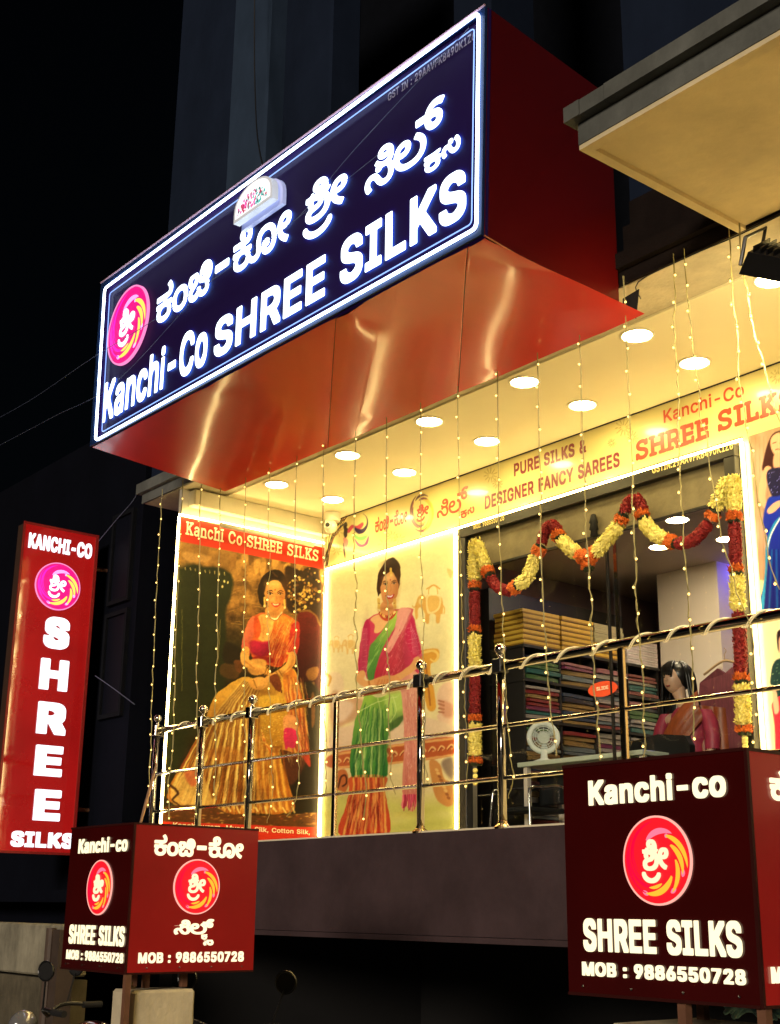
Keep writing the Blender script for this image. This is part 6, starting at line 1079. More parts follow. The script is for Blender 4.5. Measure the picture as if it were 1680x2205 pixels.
P([(560, 615), (650, 605), (655, 640), (600, 780), (590, 900), (600, 1060), (480, 1100), (400, 1090), (420, 980), (480, 860), (540, 740)], (214, 96, 84), 3, grad=(600, 640, 470, 1080, (190, 48, 56)))
P([(562, 615), (635, 608), (640, 640), (560, 800), (500, 900), (470, 880), (530, 760)], (232, 156, 116), 3)
for i in range(150):
    x = random.uniform(430, 620); y = random.uniform(650, 1090)
    if x > 560 - (y - 650) * .28 and x < 640 - (y - 650) * .15: S([(x, y), (x + random.uniform(-12, 12), y + random.uniform(6, 18))], [1.8, 1], random.choice([(244, 170, 130), (172, 44, 50), (236, 140, 110)]), 1.5, .7)
P([(575, 1080), (690, 1050), (692, 1400), (700, 1860), (590, 1880), (600, 1500), (585, 1250)], (230, 160, 112), 3, grad=(640, 1100, 640, 1860, (214, 128, 90)))
for i in range(170): x = random.uniform(605, 685); y = random.uniform(1140, 1850); S([(x, y), (x + random.uniform(-8, 8), y + 12)], [2, 1], random.choice([(200, 96, 78), (246, 196, 144)]), 1.5, .6)
for i in range(22): x = 588 + i * 5.2; S([(x, 1870), (x - 8 + random.uniform(-8, 8), 1960 + random.uniform(-20, 25))], [4, 2], random.choice([(214, 60, 80), (236, 120, 110), (170, 40, 56)]), 2)
B.sheen(60, (600, 1100, 690, 1850), (0, 1), (.03, 1), [(196, 106, 78), (180, 84, 66)], 2.4, 200, .35)
B.sheen(90, (360, 660, 520, 1060), (-.5, 1), (-.7, 1), [(60, 110, 40), (214, 226, 110), (90, 150, 54)], 2.6, 90, .45, lambda x, y: x < 560 - (y - 620) * .42 and x > 520 - (y - 620) * .48)
B.sheen(90, (440, 640, 640, 1080), (-.35, 1), (-.45, 1), [(150, 30, 44), (246, 180, 130)], 2, 80, .35, lambda x, y: x > 560 - (y - 620) * .3 and x < 640 - (y - 640) * .12)
B.ell(325, 900, 12, 110, (130, 24, 40), 24, 4, .45); B.ell(690, 880, 14, 90, (140, 26, 44), 24, -10, .45); B.ell(600, 960, 20, 90, (140, 34, 44), 30, 0, .4)
# arms, hands
S([(312, 1050), (300, 1090), (350, 1120), (430, 1095)], [24, 25, 22, 18], (228, 164, 86), 3); S([(690, 955), (650, 1010), (580, 1060), (510, 1090)], [24, 25, 22, 18], (228, 164, 86), 3)
P([(400, 1090), (470, 1060), (560, 1070), (570, 1110), (500, 1135), (410, 1130)], (222, 152, 78), 3)
for i in range(4): S([(430 + i * 18, 1090), (415 + i * 22, 1125)], [6, 5], (206, 132, 64), 3); S([(355 + i * 3, 1098), (360 + i * 3, 1140)], 2, (190, 120, 50), 1.5)
B.ell(490, 1150, 80, 22, (150, 80, 44), 24, -4, .6)
# head
P([(420, 520), (414, 430), (432, 350), (480, 280), (530, 262), (568, 310), (572, 400), (556, 480), (530, 440), (440, 500)], (58, 32, 16), 3)
S([(480, 600), (486, 640)], [44, 50], (222, 150, 78), 4)
P([(440, 490), (442, 420), (480, 372), (520, 356), (552, 400), (560, 470), (545, 530), (510, 575), (475, 580), (450, 545)], (222, 156, 86), 3, grad=(450, 420, 550, 560, (196, 124, 62)))
P([(428, 470), (436, 370), (490, 310), (552, 320), (566, 400), (560, 440), (530, 370), (500, 358), (462, 390), (440, 450)], (54, 28, 14), 3)
for ex, ey in ((470, 440), (530, 436)):
    S([(ex - 16, ey - 12), (ex, ey - 20), (ex + 16, ey - 14)], [2, 3, 1.6], (58, 28, 14), 1.5); B.ell(ex, ey, 11, 4.5, (216, 188, 150), 2); B.ell(ex, ey, 6, 5.5, (28, 14, 8), 1.5); S([(ex - 15, ey - 2), (ex, ey - 9), (ex + 15, ey - 3)], 2.2, (28, 14, 8), 1.2)
S([(504, 440), (508, 480), (500, 490)], [1.5, 2.4, 2], (186, 112, 56), 2, .8); B.ell(505, 410, 4, 5, (150, 24, 20), 1.5); P([(470, 512), (500, 516), (532, 508), (520, 534), (498, 540), (480, 532)], (190, 52, 44), 1.6); P([(481, 517), (500, 520), (522, 514), (512, 526), (490, 527)], (240, 228, 206), 1.2)
S([(508, 335), (510, 370)], [6, 9], (226, 176, 70), 2); B.ell(510, 380, 10, 9, (232, 190, 90), 2)
for ex in (426, 536): S([(ex, 545), (ex + 1, 600)], [8, 12], (222, 176, 76), 2); S([(ex - 6, 570), (ex + 8, 570)], 1.5, (130, 84, 30), 1)
P([(420, 615), (440, 640), (486, 652), (530, 632), (545, 610), (540, 650), (490, 690), (440, 670)], (196, 70, 36), 2)
for i in range(26): a = i / 25; B.ell(428 + 110 * a, 630 + 34 * math.sin(math.pi * a), 5, 8, random.choice([(232, 170, 70), (150, 40, 24), (240, 200, 110)]), 1.5)
B.ell(548, 470, 14, 70, (170, 100, 50), 20, 4, .5); B.ell(448, 480, 8, 60, (196, 124, 64), 16, -4, .4); B.ell(486, 606, 40, 12, (140, 80, 38), 14, 0, .6); B.ell(490, 400, 26, 16, (252, 206, 134), 18, 0, .5); B.ell(470, 300, 26, 14, (110, 70, 44), 18, -20, .5)
B.grain(.05, 1.12); B.unwarp()
B.build('printed_sheet', mp2, pB)
# posters right of the door
def blue_lady():
    e = poster('poster of long haired woman in royal blue saree right of the door', [(-4.5, 7, 2)])
    x0, x1, z1 = -4.85, -3.9, onY(1640, 931, YB)[2]; z0 = onY(1650, 1322, YB)[2]
    C = Canvas('Y', YB, x0, x1, z0, z1, .007, 1560, 900, .35368)
    C.rgb[:] = np.array([176, 134, 84]); C.rgb += (C.noise(90, 200, 31)[..., None] - .5) * 60
    P = C.poly; S = C.stroke
    for i in range(12): S([(295 + i * 26, 190), (300 + i * 24, 1250)], [2, 2], (140, 100, 60), 3, .5)
    P([(320, 1100), (380, 1090), (700, 1090), (700, 1300), (320, 1300)], (226, 196, 120), 4, alpha=.8)
    P([(365, 400), (375, 320), (400, 230), (440, 165), (520, 160), (560, 260), (560, 420), (470, 420), (420, 390)], (58, 22, 16), 4)
    P([(415, 240), (425, 190), (470, 165), (520, 190), (520, 260), (490, 305), (440, 300)], (226, 164, 104), 3); S([(430, 232), (452, 226)], 2, (40, 18, 12), 1.5); S([(475, 228), (500, 224)], 2, (40, 18, 12), 1.5); S([(447, 270), (475, 268)], 3, (170, 60, 50), 1.5)
    P([(440, 300), (500, 300), (520, 380), (440, 390)], (220, 156, 98), 4)
    S([(400, 400), (370, 480), (362, 570), (380, 620)], [26, 24, 22, 16], (222, 158, 98), 3)
    P([(395, 410), (440, 385), (540, 385), (600, 420), (600, 560), (480, 600), (430, 570), (395, 480)], (26, 22, 44), 3)
    for i in range(60): C.ell(random.uniform(405, 560), random.uniform(400, 540), 3, 3, (150, 140, 190), 1.5, 0, .7)
    P([(400, 580), (470, 560), (620, 500), (640, 1290), (350, 1290), (390, 1080), (405, 860), (368, 740)], (24, 44, 128), 4, grad=(400, 600, 560, 1280, (20, 24, 78)))
    P([(475, 690), (440, 760), (410, 860), (395, 1000), (372, 1290), (348, 1280), (380, 1050), (388, 860), (430, 740)], (34, 128, 140), 3); S([(475, 700), (420, 800), (395, 890)], [4, 4], (226, 220, 190), 2)
    for i in range(6): S([(410 + i * 14, 900), (380 + i * 26, 1285)], [3, 7], (18, 92, 120) if i % 2 else (10, 20, 80), 4, .8)
    P([(395, 650), (430, 610), (475, 590), (478, 620), (440, 660), (405, 672)], (226, 162, 102), 3)
    C.build('printed_sheet', mp2, e)
blue_lady()
def green_lady():
    e = poster('pale poster of a woman in dark green blouse and red skirt, low beside the door', [(-4.5, 7, 1)])
    x0, x1, z1 = -4.85, -3.9, onY(1650, 1330, YB)[2] ; z0 = ZF
    C = Canvas('Y', YB, x0, x1, z0, z1, .007, 1560, 900, .35368)
    C.rgb[:] = np.array([228, 214, 130]); C.rgb += (C.noise(90, 200, 32)[..., None] - .5) * 14
    P = C.poly
    P([(455, 1440), (470, 1400), (530, 1390), (560, 1450), (540, 1560), (470, 1540)], (40, 20, 20), 3); P([(470, 1450), (530, 1440), (530, 1550), (480, 1580)], (232, 170, 110), 3)
    P([(415, 1700), (430, 1620), (470, 1580), (560, 1590), (560, 1850), (450, 1850), (440, 1760), (414, 1740)], (24, 52, 40), 3)
    for i in range(40): C.ell(random.uniform(425, 540), random.uniform(1600, 1830), 4, 3, (160, 176, 90), 1.5, 0, .6)
    P([(430, 1850), (560, 1850), (600, 2400), (470, 2400), (440, 2000)], (214, 44, 50), 3); P([(426, 1770), (450, 1780), (470, 1900), (440, 1920)], (230, 170, 110), 3)
    C.build('printed_sheet', mp2, e)
green_lady()
q = MB(); q.box(-3.88, XR, YB - .003, YB + .003, ZF, zs - .02); o = q.build('wall_sheet', M['plaster'], bld)
# ------------------------------------------------------------------ corner camera, conduit, spot fixture
o = empty('security_camera', tuple(onY(712, 1128, 6.84)), 'small cream dome security camera in the ceiling corner above the two posters', 'camera')
P_ = onY(716, 1112, 6.84); q = MB(); q.lathe([(.075, .06), (.075, .0), (.07, -.02), (.03, -.03)], (P_[0], P_[1], 3.425), 22); q.build('mount', M['white_trim'], o)
P2 = onY(712, 1134, 6.80); q = MB(); q.sphere(P2, .062, 20, 14); q.build('ball_housing', M['white_trim'], o, smooth=True)
P3 = P2 + np.array([.035, -.05, -.005]); q = MB(); q.tube([P2 + (.02, -.03, 0), P2 + (.045, -.066, -.004)], .03, 18); q.build('lens_hood', M['white_trim'], o)
q = MB(); q.tube([P2 + (.0455, -.0665, -.0041), P2 + (.049, -.070, -.0045)], .02, 16); q.build('lens', M['black'], o)
q = MB(); r2 = random.Random(4)
for i in range(9):
    a = onY(742 + r2.uniform(-6, 6), 1122 + r2.uniform(-10, 6), 6.93); b = onY(712 + r2.uniform(-4, 10), 1160 + r2.uniform(-6, 10), 6.93); c_ = onY(700 + r2.uniform(-2, 6), 1215 + r2.uniform(-20, 20), 6.96)
    q.cur = i % 2; q.tube(smooth_path([a, (a + b) / 2 + np.array([r2.uniform(-.06, .06), -.03, r2.uniform(-.05, .02)]), b, c_], 6), .0035, 5)
o = q.build('cable_tangle', [M['dark_wire'], mat('brown_wire', (.25, .12, .05), .5, noise=.1)], smooth=True); tag(o, 'tangle of thin cables beside the corner security camera', 'cable')
q = MB(); q.tube([(-9.46, 5.75, 3.20), (-9.46, 6.75, 3.20)], .022, 12); o = q.build('white_pipe', M['plaster'], smooth=True); tag(o, 'cream conduit pipe running just above the seated woman poster', 'pipe')
fl = empty('flood_light', tuple(onY(1660, 560, 5.2)), 'black angular flood light fixture at the right edge beneath the balcony', 'flood light')
b0 = onY(1672, 570, 5.1); U_ = np.array([.86, .25, -.45]); U_ /= np.linalg.norm(U_); W_ = np.array([.1, .8, .5]); W_ -= U_ * (W_ @ U_); W_ /= np.linalg.norm(W_); V_ = np.cross(U_, W_)
q = MB(); pts = [b0 + U_ * a + V_ * c for a, c in ((-.15, -.05), (-.11, .07), (.12, .07), (.16, -.05))]; q.prism([p - W_ * .09 for p in pts], W_ * .18); q.build('housing', M['black'], fl)
q = MB()
for i in range(6): c0_ = b0 + U_ * (-.09 + .036 * i) + V_ * .07; q.prism([c0_ - W_ * .08, c0_ + W_ * .08, c0_ + W_ * .08 + V_ * .03, c0_ - W_ * .08 + V_ * .03], U_ * .006)
q.build('cooling_fin', M['black'], fl)
q = MB(); q.tube([b0 - U_ * .14 - W_ * .1, b0 - U_ * .10 - W_ * .1 + np.array([0, 0, .16]), b0 - U_ * .10 + W_ * .1 + np.array([0, 0, .16]), b0 - U_ * .14 + W_ * .1], .010, 6); q.build('bracket', M['black'], fl)
q = MB(); q.prism([b0 + U_ * a - V_ * .0515 + W_ * c for a, c in ((-.12, -.07), (.12, -.07), (.12, .07), (-.12, .07))], -V_ * .004); q.build('lens', glow('flood_lens_glow', (1, .78, .36), 340), fl)
q = MB(); q.sphere(onY(1677, 533, 5.15), .008, 8, 6); q.build('indicator', M['bulb'], fl)
# ------------------------------------------------------------------ glass door
door = empty('glass_door', (-6.3, YB, ZF), 'black framed glass shopfront door with an olive header panel between two posters', 'door')
zt_ = zs - .02; zb_ = 2.925; M['olive'] = mat('olive_header_panel', (.16, .135, .075), .55, noise=.3, nscale=7, bump=.15, bscale=40)
q = MB(); q.bbox(-7.70, -4.945, 6.955, 7.03, zb_, zt_, .004); q.build('header_frame', M['black'], door)
q = MB(); q.bbox(-7.70, -7.615, 6.955, 7.03, ZF, zb_ - .002, .004); q.build('frame_jamb', M['black'], door)
q = MB(); q.bbox(-5.035, -4.945, 6.955, 7.03, ZF, zb_ - .002, .004); q.build('frame_jamb', M['black'], door)
q = MB(); q.box(-7.613, -5.037, 7.005, 7.025, 2.655, zb_ - .003); q.build('header_panel', M['olive'], door)
q = MB(); q.box(-7.613, -5.037, 7.0, 7.03, 2.635, 2.653); q.build('header_rail', M['black'], door)
GL = mat_glass('door_glass'); xm = onY(*D7(812, 700), 7.02)[0]
q = MB(); q.quad((-7.612, 7.02, ZF + .02), (xm - .02, 7.02, ZF + .02), (xm - .02, 7.02, 2.633), (-7.612, 7.02, 2.633)); q.build('fixed_pane', GL, door)
q = MB(); q.quad((xm + .012, 7.048, ZF + .02), (-5.037, 7.048, ZF + .02), (-5.037, 7.048, 2.633), (xm + .012, 7.048, 2.633)); q.build('sliding_pane', GL, door)
q = MB(); q.box(xm - .019, xm - .004, 7.01, 7.032, ZF, 2.633); q.build('edge_profile', M['black'], door)
q = MB(); q.box(xm + .035, xm + .065, 7.035, 7.045, ZF, 2.633); q.build('edge_profile', M['steel'], door)
hx = xm + .10; hz = onY(*D7(872, 1040), 7)[2]; hz2 = onY(*D7(872, 1180), 7)[2]
q = MB(); q.bbox(hx - .028, hx + .02, 7.015, 7.045, hz2 - .05, hz, .004); q.build('handle', M['steel'], door)
sl = onY(*D7(772, 1098), 7.01); q = MB(); n = 24
q.add([(sl[0] + .14 * math.cos(6.283 * i / n) * 1.0, 7.013, sl[2] + .055 * math.sin(6.283 * i / n)) for i in range(n)], [tuple(range(n))]); q.build('slide_sticker', mat('orange_sticker', (.65, .08, .03), .4, noise=.05), door)
text(door, 'sticker_lettering', 'SLIDE', 'Y', 7.010, D7(742, 0)[0], D7(803, 0)[0], D7(742, 1108), D7(742, 1090), M['white_trim'], .02, .001)
yt = mat('yellow_vinyl', (.85, .72, .3), .4, noise=.05)
text(door, 'frame_lettering', 'Mob: 9886550728', 'Y', 6.953, 1020, 1086, (1020.7, 1140), (1020.7, 1127), yt, .018, .001)
text(door, 'frame_lettering', 'GSTIN:29AAVFK8490K1Z6', 'Y', 6.953, 1405, 1579, (1405.3, 1020), (1405.3, 1004), yt, .020, .001)
q = MB(); q.lathe([(.0, -.10), (.03, -.09), (.022, -.05), (.035, -.045), (.026, 0), (.034, .01), (.02, .07), (.0, .08)], onY(*D7(727, 255), 6.98), 12)
o = q.build('hanging_charm', M['flat_black'], smooth=True); tag(o, 'small black tiered charm hanging in front of the door header', 'charm')
# ------------------------------------------------------------------ flower garlands
M['petal_y'] = mat('yellow_petals', (.90, .78, .24), .7, noise=.35, nscale=30); M['petal_r'] = mat('dark_red_petals', (.24, .006, .010), .7, noise=.4, nscale=30)
M['petal_o'] = mat('orange_marigold_petals', (.62, .13, .012), .7, noise=.3, nscale=30); M['leaf'] = mat('dark_green_leaf', (.02, .03, .012), .7, noise=.3, nscale=20)
def petals(path, r, seed, dens=1.0, plen=.035, curl=1.0):
    rr = random.Random(seed); q = MB(); P = [np.array(p) for p in path]; L = [0]
    for a, b in zip(P[:-1], P[1:]): L.append(L[-1] + np.linalg.norm(b - a))
    n = int(L[-1] * 2600 * dens * r / .05)
    q.tube(P, r * .62, 8)
    for i in range(n):
        s = (i + rr.random()) / n * L[-1]; k = max(j for j in range(len(L)) if L[j] <= s + 1e-9); k = min(k, len(P) - 2); t = (s - L[k]) / max(L[k + 1] - L[k], 1e-6); c = P[k] * (1 - t) + P[k + 1] * t
        d = P[k + 1] - P[k]; d /= np.linalg.norm(d); a = np.array([0, 1., 0]); u = np.cross(d, a); u /= np.linalg.norm(u); v = np.cross(d, u)
        th = rr.uniform(0, 6.283); o = math.cos(th) * u + math.sin(th) * v; tg = -math.sin(th) * u + math.cos(th) * v
        lean = rr.uniform(.2, 1.1); dr = o * math.cos(lean) + d * math.sin(lean) * -1; w_ = rr.uniform(.004, .0075); l_ = plen * rr.uniform(.6, 1.15)
        b0 = c + o * r * .55; m1 = b0 + dr * l_ * .55 + o * .004; e = b0 + dr * l_ * (1) + d * rr.uniform(-.01, .01) * curl
        tw = tg * w_ + d * rr.uniform(-.004, .004)
        q.add([b0 - tw * .6, b0 + tw * .6, m1 + tw * 1.1 + o * .002, m1 - tw * 1.1 + o * .002, e + tw * .35, e - tw * .35], [(0, 1, 2, 3), (3, 2, 4, 5)])
    return q
YG = 6.895
def G7(*pts): return smooth_path([onY(*D7(*p), YG) for p in pts], 5)
def garland(label, segs, seed):
    c = onY(*D7(*segs[0][1][0]), YG); e = empty('flower_garland', tuple(c), label, 'garland', 'yellow red and orange flower garlands round the door')
    for i, (kind, pts) in enumerate(segs):
        path = G7(*pts); r = .052
        if kind == 'y': petals(path, r, seed + i, 1.0, .034).build('yellow_flower_band', M['petal_y'], e)
        elif kind == 'r': petals(path, r * .96, seed + i, 1.3, .022).build('red_flower_band', M['petal_r'], e)
        elif kind == 'o':
            petals([path[0] + (path[0] - path[-1]) * .35] + path + [path[-1] + (path[-1] - path[0]) * .35], r * 1.05, seed + i, 2.2, .032).build('orange_flower_band', M['petal_o'], e)
        else:
            q = MB()
            for p in path[::2]: q.sphere(p, .02, 8, 5)
            q.build('bead_tail', M['petal_y'], e)
        if kind == 'o':
            for end in (0, -1):
                p = path[end]; d = path[end] - path[1 if end == 0 else -2]; d = d / np.linalg.norm(d)
                petals([p + d * .012, p + d * .022], r * .85, seed + 50 + i, 4.0, .022).build('leaf_collar', M['leaf'], e)
garland('straight garland hanging down the left side of the glass door', [('y', [(118, 352), (117, 450), (119, 548)]), ('o', [(119, 566), (119, 582)]), ('r', [(119, 606), (119, 775)]), ('o', [(119, 792), (119, 805)]), ('y', [(119, 830), (119, 920), (120, 1000)]),
        ('r', [(120, 1010), (120, 1120), (120, 1226)]), ('o', [(120, 1246), (120, 1262)]), ('y', [(121, 1284), (122, 1440)]), ('o', [(122, 1462), (122, 1476)]), ('b', [(122, 1515), (122, 1590)])], 100)
garland('left swag of the door garland dipping low with a red middle', [('y', [(128, 352), (148, 400), (178, 478)]), ('o', [(186, 498), (194, 512)]), ('r', [(206, 540), (240, 580), (304, 600)]), ('o', [(322, 582), (334, 574)]), ('y', [(352, 562), (395, 520), (428, 415)]), ('o', [(446, 396), (454, 376)]), ('r', [(462, 352), (480, 290), (506, 258)])], 200)
garland('middle swag of the door garland with an orange flower pendant', [('r', [(512, 256), (534, 276), (545, 298)]), ('o', [(544, 312), (552, 324)]), ('y', [(568, 342), (600, 375), (652, 408)]), ('o', [(674, 420), (690, 430), (714, 424), (724, 408)]), ('o', [(698, 462), (702, 478)]), ('y', [(742, 396), (800, 330), (862, 256)]), ('o', [(868, 232), (876, 216)]), ('r', [(886, 190), (905, 145), (932, 124)])], 300)
garland('right swag of the door garland rising to the top right corner', [('r', [(940, 122), (965, 150), (980, 190)]), ('o', [(972, 208), (978, 222)]), ('y', [(990, 246), (1030, 300), (1098, 340)]), ('o', [(1122, 345), (1140, 350)]), ('r', [(1164, 356), (1240, 335), (1318, 250)]), ('o', [(1334, 214), (1342, 196)]), ('y', [(1350, 168), (1385, 90), (1424, 22)])], 400)
garland('straight garland hanging down the right side of the glass door', [('y', [(1436, 20), (1442, 100), (1444, 188)]), ('o', [(1446, 214), (1447, 234)]), ('r', [(1448, 262), (1452, 360), (1454, 466)]), ('o', [(1456, 486), (1457, 500)]), ('y', [(1459, 526), (1463, 700)]), ('r', [(1468, 715), (1475, 860), (1480, 1020)]), ('o', [(1482, 1040), (1483, 1054)]), ('y', [(1486, 1082), (1490, 1180), (1494, 1284)]), ('o', [(1496, 1302), (1497, 1318)]), ('b', [(1500, 1350), (1503, 1400)])], 500)
# ------------------------------------------------------------------ balcony railing
rail = empty('balcony_railing', (-6.5, YR, ZF), 'polished steel railing with ball finials along the edge of the terrace', 'railing')
zr = onY(1098.6, 1431.6, YR)[2]; zm = onY(1020, 1572, YR)[2]; zl2 = onY(1020, 1682, YR)[2]; XL = onY(340, 1560, YR)[0]
q = MB(); q.tube([(XL, YR, zr), (XR, YR, zr)], .028, 16); q.build('top_rail', M['dsteel'], rail, smooth=True)
for z in (zm, zl2):
    q = MB(); q.tube([(XL, YR, z), (XR, YR, z)], .0125, 10); q.build('cross_rail', M['steel'], rail, smooth=True)
q = MB(); q.tube([(XL, YR + .03, zr - .03), (XL, 6.98, zr - .03)], .022, 12); q.build('side_rail', M['dsteel'], rail, smooth=True)
q = MB(); q.tube([(XL, YR + .03, zm), (XL, 6.98, zm)], .0125, 8); q.build('cross_rail', M['steel'], rail, smooth=True)
posts = [onY(x, 1500, YR)[0] for x in (343, 440, 545)] + [onY(907, 1460, YR)[0], onY(1078, 1430, YR)[0], -3.05, -1.9]
proto_post = None
for i, x in enumerate(posts):
    if i == 0:
        x = XL
    pm = MB(); pm.tube([(x, YR, ZF + .01), (x, YR, zr - .03)], .0255, 14); p = pm.build('post', M['dsteel'] if i > 0 else M['steel'], rail, smooth=True)
    b_ = MB(); b_.lathe([(.052, 0), (.052, .012), (.03, .03), (.0265, .045)], (x, YR, ZF), 20); b_.build('base_flange', M['brass'], p)
    c_ = MB(); c_.bbox(x - .037, x + .037, YR - .04, YR + .035, zr - .04, zr + .045, .004); c_.build('clamp_block', M['black'] if i in (3, 4) else M['dsteel'], p)
    k_ = MB(); k_.lathe([(.026, .045), (.014, .055), (.012, .07), (.02, .078)], (x, YR, zr), 14); k_.sphere((x, YR, zr + .105), .035, 20, 14); k_.build('ball_finial', M['steel'], p, smooth=True)
for px in (724, 1344):
    x = onY(px, 1560, YR)[0]; q = MB(); q.bbox(x - .02, x + .02, YR - .012, YR + .012, ZF, zr - .026, .003); q.build('flat_stanchion', M['brass'], rail)
# rope light wound round the top rail
M['rope'] = mat('clear_rope_light', (.72, .62, .38), .3, noise=.1, coat=.4, emit=(1, .8, .4), estr=.35)
q = MB(); n = int((XR - XL) / .265 * 16)
for dphi in (0, .35):
    pts = []
    for i in range(n):
        a = i / 16 * 6.283 + dphi; x = XL + .4 + i / 16 * .265; pts.append((x + .02 * math.sin(a * .13), YR - .0335 * math.cos(a), zr + .0335 * math.sin(a)))
    q.tube(pts, .0032, 6)
o = q.build('rope_light', M['rope'], smooth=True); tag(o, 'clear plastic rope light coiled round the top rail of the railing', 'rope light')
# bamboo pole at the left corner
a = onY(333, 1660, 5.30); b2 = onY(298, 1790, 5.30); q = MB(); q.tube([b2 + (b2 - a) * .6, b2, (a + b2) / 2, a, a + (a - b2) * .12], [.008, .009, .014, .010, .005], 8)
o = q.build('wooden_stick', mat('pale_stick', (.35, .2, .12), .7, noise=.3), smooth=True); tag(o, 'slanting wooden stick leaning by the left end of the railing', 'stick')
# ------------------------------------------------------------------ fairy light strands
strands = [
 ('hanging outermost left of the railing', [(347, 1107), (342, 1200), (337, 1279), (332, 1380), (330, 1444), (327, 1520), (326, 1586), (324, 1640), (320, 1740)]),
 ('beside the left edge of the seated woman poster', [C9(*p) for p in ((125, 60), (118, 280), (100, 640), (90, 980), (85, 1230), (72, 1600), (60, 1730), (45, 1860), (50, 2100))]),
 ('over the dark green part of the seated woman poster', [C9(*p) for p in ((262, 0), (265, 320), (258, 560), (250, 800), (240, 1030), (245, 1270), (245, 1500), (235, 1780), (252, 1900), (232, 2090))]),
 ('just left of the seated woman, over her skirt', [C9(*p) for p in ((400, 0), (395, 320), (385, 660), (385, 900), (370, 1130), (370, 1240), (365, 1370), (375, 1600), (365, 1840), (372, 1960))]),
 ('passing the seated woman\'s right elbow', [C9(*p) for p in ((575, 0), (577, 320), (577, 570), (565, 690), (577, 940), (572, 1180), (565, 1310), (570, 1440), (583, 1570), (570, 1700), (585, 1840), (577, 1970), (577, 2100))]),
 ('crossing the face of the seated woman', [C9(*p) for p in ((740, 0), (753, 290), (745, 430), (735, 680), (740, 800), (750, 1070), (743, 1190), (757, 1330), (750, 1470), (765, 1590), (762, 1730), (775, 1870), (760, 2000), (727, 2120))]),
 ('over the red throne of the seated woman poster', [C9(*p) for p in ((925, 0), (925, 350), (925, 620), (932, 750), (925, 890), (942, 1020), (945, 1150), (935, 1300), (940, 1430), (947, 1560), (952, 1700), (950, 1830), (930, 1955), (872, 2075))]),
 ('along the corner between the two big posters', [C10(*p) for p in ((45, 0), (45, 150), (58, 460), (62, 830), (62, 960), (60, 1230), (60, 1360), (75, 1490), (72, 1610), (68, 1745), (70, 1870))]),
 ('left of the standing woman over the small elephants', [C10(*p) for p in ((260, 0), (262, 100), (258, 250), (270, 370), (277, 500), (262, 640), (277, 775), (270, 910), (278, 1050), (275, 1190), (290, 1330), (305, 1475), (315, 1615), (337, 1760), (342, 1890), (317, 2035))]),
 ('crossing the face of the standing woman', [C10(*p) for p in ((475, 0), (477, 360), (480, 500), (495, 630), (485, 765), (484, 905), (497, 1040), (502, 1175), (492, 1305), (497, 1445), (515, 1585), (508, 1732), (540, 1868))]),
 ('right of the standing woman over the big elephant', [C10(*p) for p in ((712, 0), (710, 255), (725, 400), (718, 540), (732, 675), (728, 808), (730, 930), (733, 1090), (735, 1220), (740, 1370), (735, 1510), (742, 1655), (762, 1792))]),
 ('between the standing woman poster and the left garland', [C11(*p) for p in ((108, 0), (115, 100), (120, 220), (125, 490), (130, 635), (138, 770), (126, 915), (148, 1050), (147, 1190), (157, 1340), (168, 1490), (165, 1630), (158, 1760))]),
 ('just right of the left garland', [C11(*p) for p in ((370, 20), (375, 175), (382, 320), (385, 475), (395, 625), (398, 770), (405, 925), (415, 1080), (420, 1235), (430, 1390), (447, 1550), (463, 1688), (430, 1820))]),
 ('over the yellow boxes behind the door glass', [D7(*p) for p in ((455, -100), (458, 155), (456, 265), (462, 500), (475, 730), (485, 850), (487, 965), (500, 1080), (507, 1205), (525, 1320), (540, 1440))]),
 ('through the middle swag pendant of the garland', [D7(*p) for p in ((680, -50), (685, 165), (688, 300), (700, 430), (705, 560), (720, 680), (715, 810), (727, 940), (730, 1070), (747, 1200), (753, 1330), (765, 1462))]),
 ('hanging from the red garland peak past the glass edge', [D7(*p) for p in ((925, -50), (925, 110), (937, 350), (945, 470), (943, 605), (952, 720), (960, 850), (975, 970), (985, 1100), (980, 1220), (990, 1355), (990, 1450))]),
 ('over the white column and the mannequin', [D4(*p) for p in ((1145, 100), (1140, 235), (1145, 370), (1155, 500), (1160, 630), (1160, 760), (1168, 900), (1168, 1030), (1178, 1170))] + [D7(*p) for p in ((1183, 260), (1190, 400), (1207, 535), (1212, 660), (1220, 800), (1232, 935), (1235, 1080), (1240, 1215), (1237, 1360))]),
 ('slanting across the right garland', [D4(*p) for p in ((1205, 100), (1220, 225), (1230, 350), (1250, 500), (1268, 610), (1270, 740), (1312, 860), (1315, 990), (1343, 1120))] + [D7(*p) for p in ((1370, 215), (1388, 355), (1433, 480), (1462, 610), (1515, 740), (1545, 850), (1535, 990), (1537, 1130), (1560, 1275), (1550, 1400))]),
 ('right of the door along the blue saree poster', [D4(*p) for p in ((1435, 0), (1440, 150), (1460, 285), (1467, 420), (1472, 550), (1495, 680), (1510, 800), (1543, 950), (1560, 1095))] + [D7(*p) for p in ((1577, 185), (1610, 320), (1630, 460), (1680, 590))]),
 ('at the far right edge over the blue saree', [D4(*p) for p in ((1490, 0), (1517, 105), (1530, 235), (1562, 365), (1600, 485), (1627, 605), (1665, 735), (1720, 900), (1740, 1100), (1760, 1500))]),
]
bulb_me = None; YW = 5.322
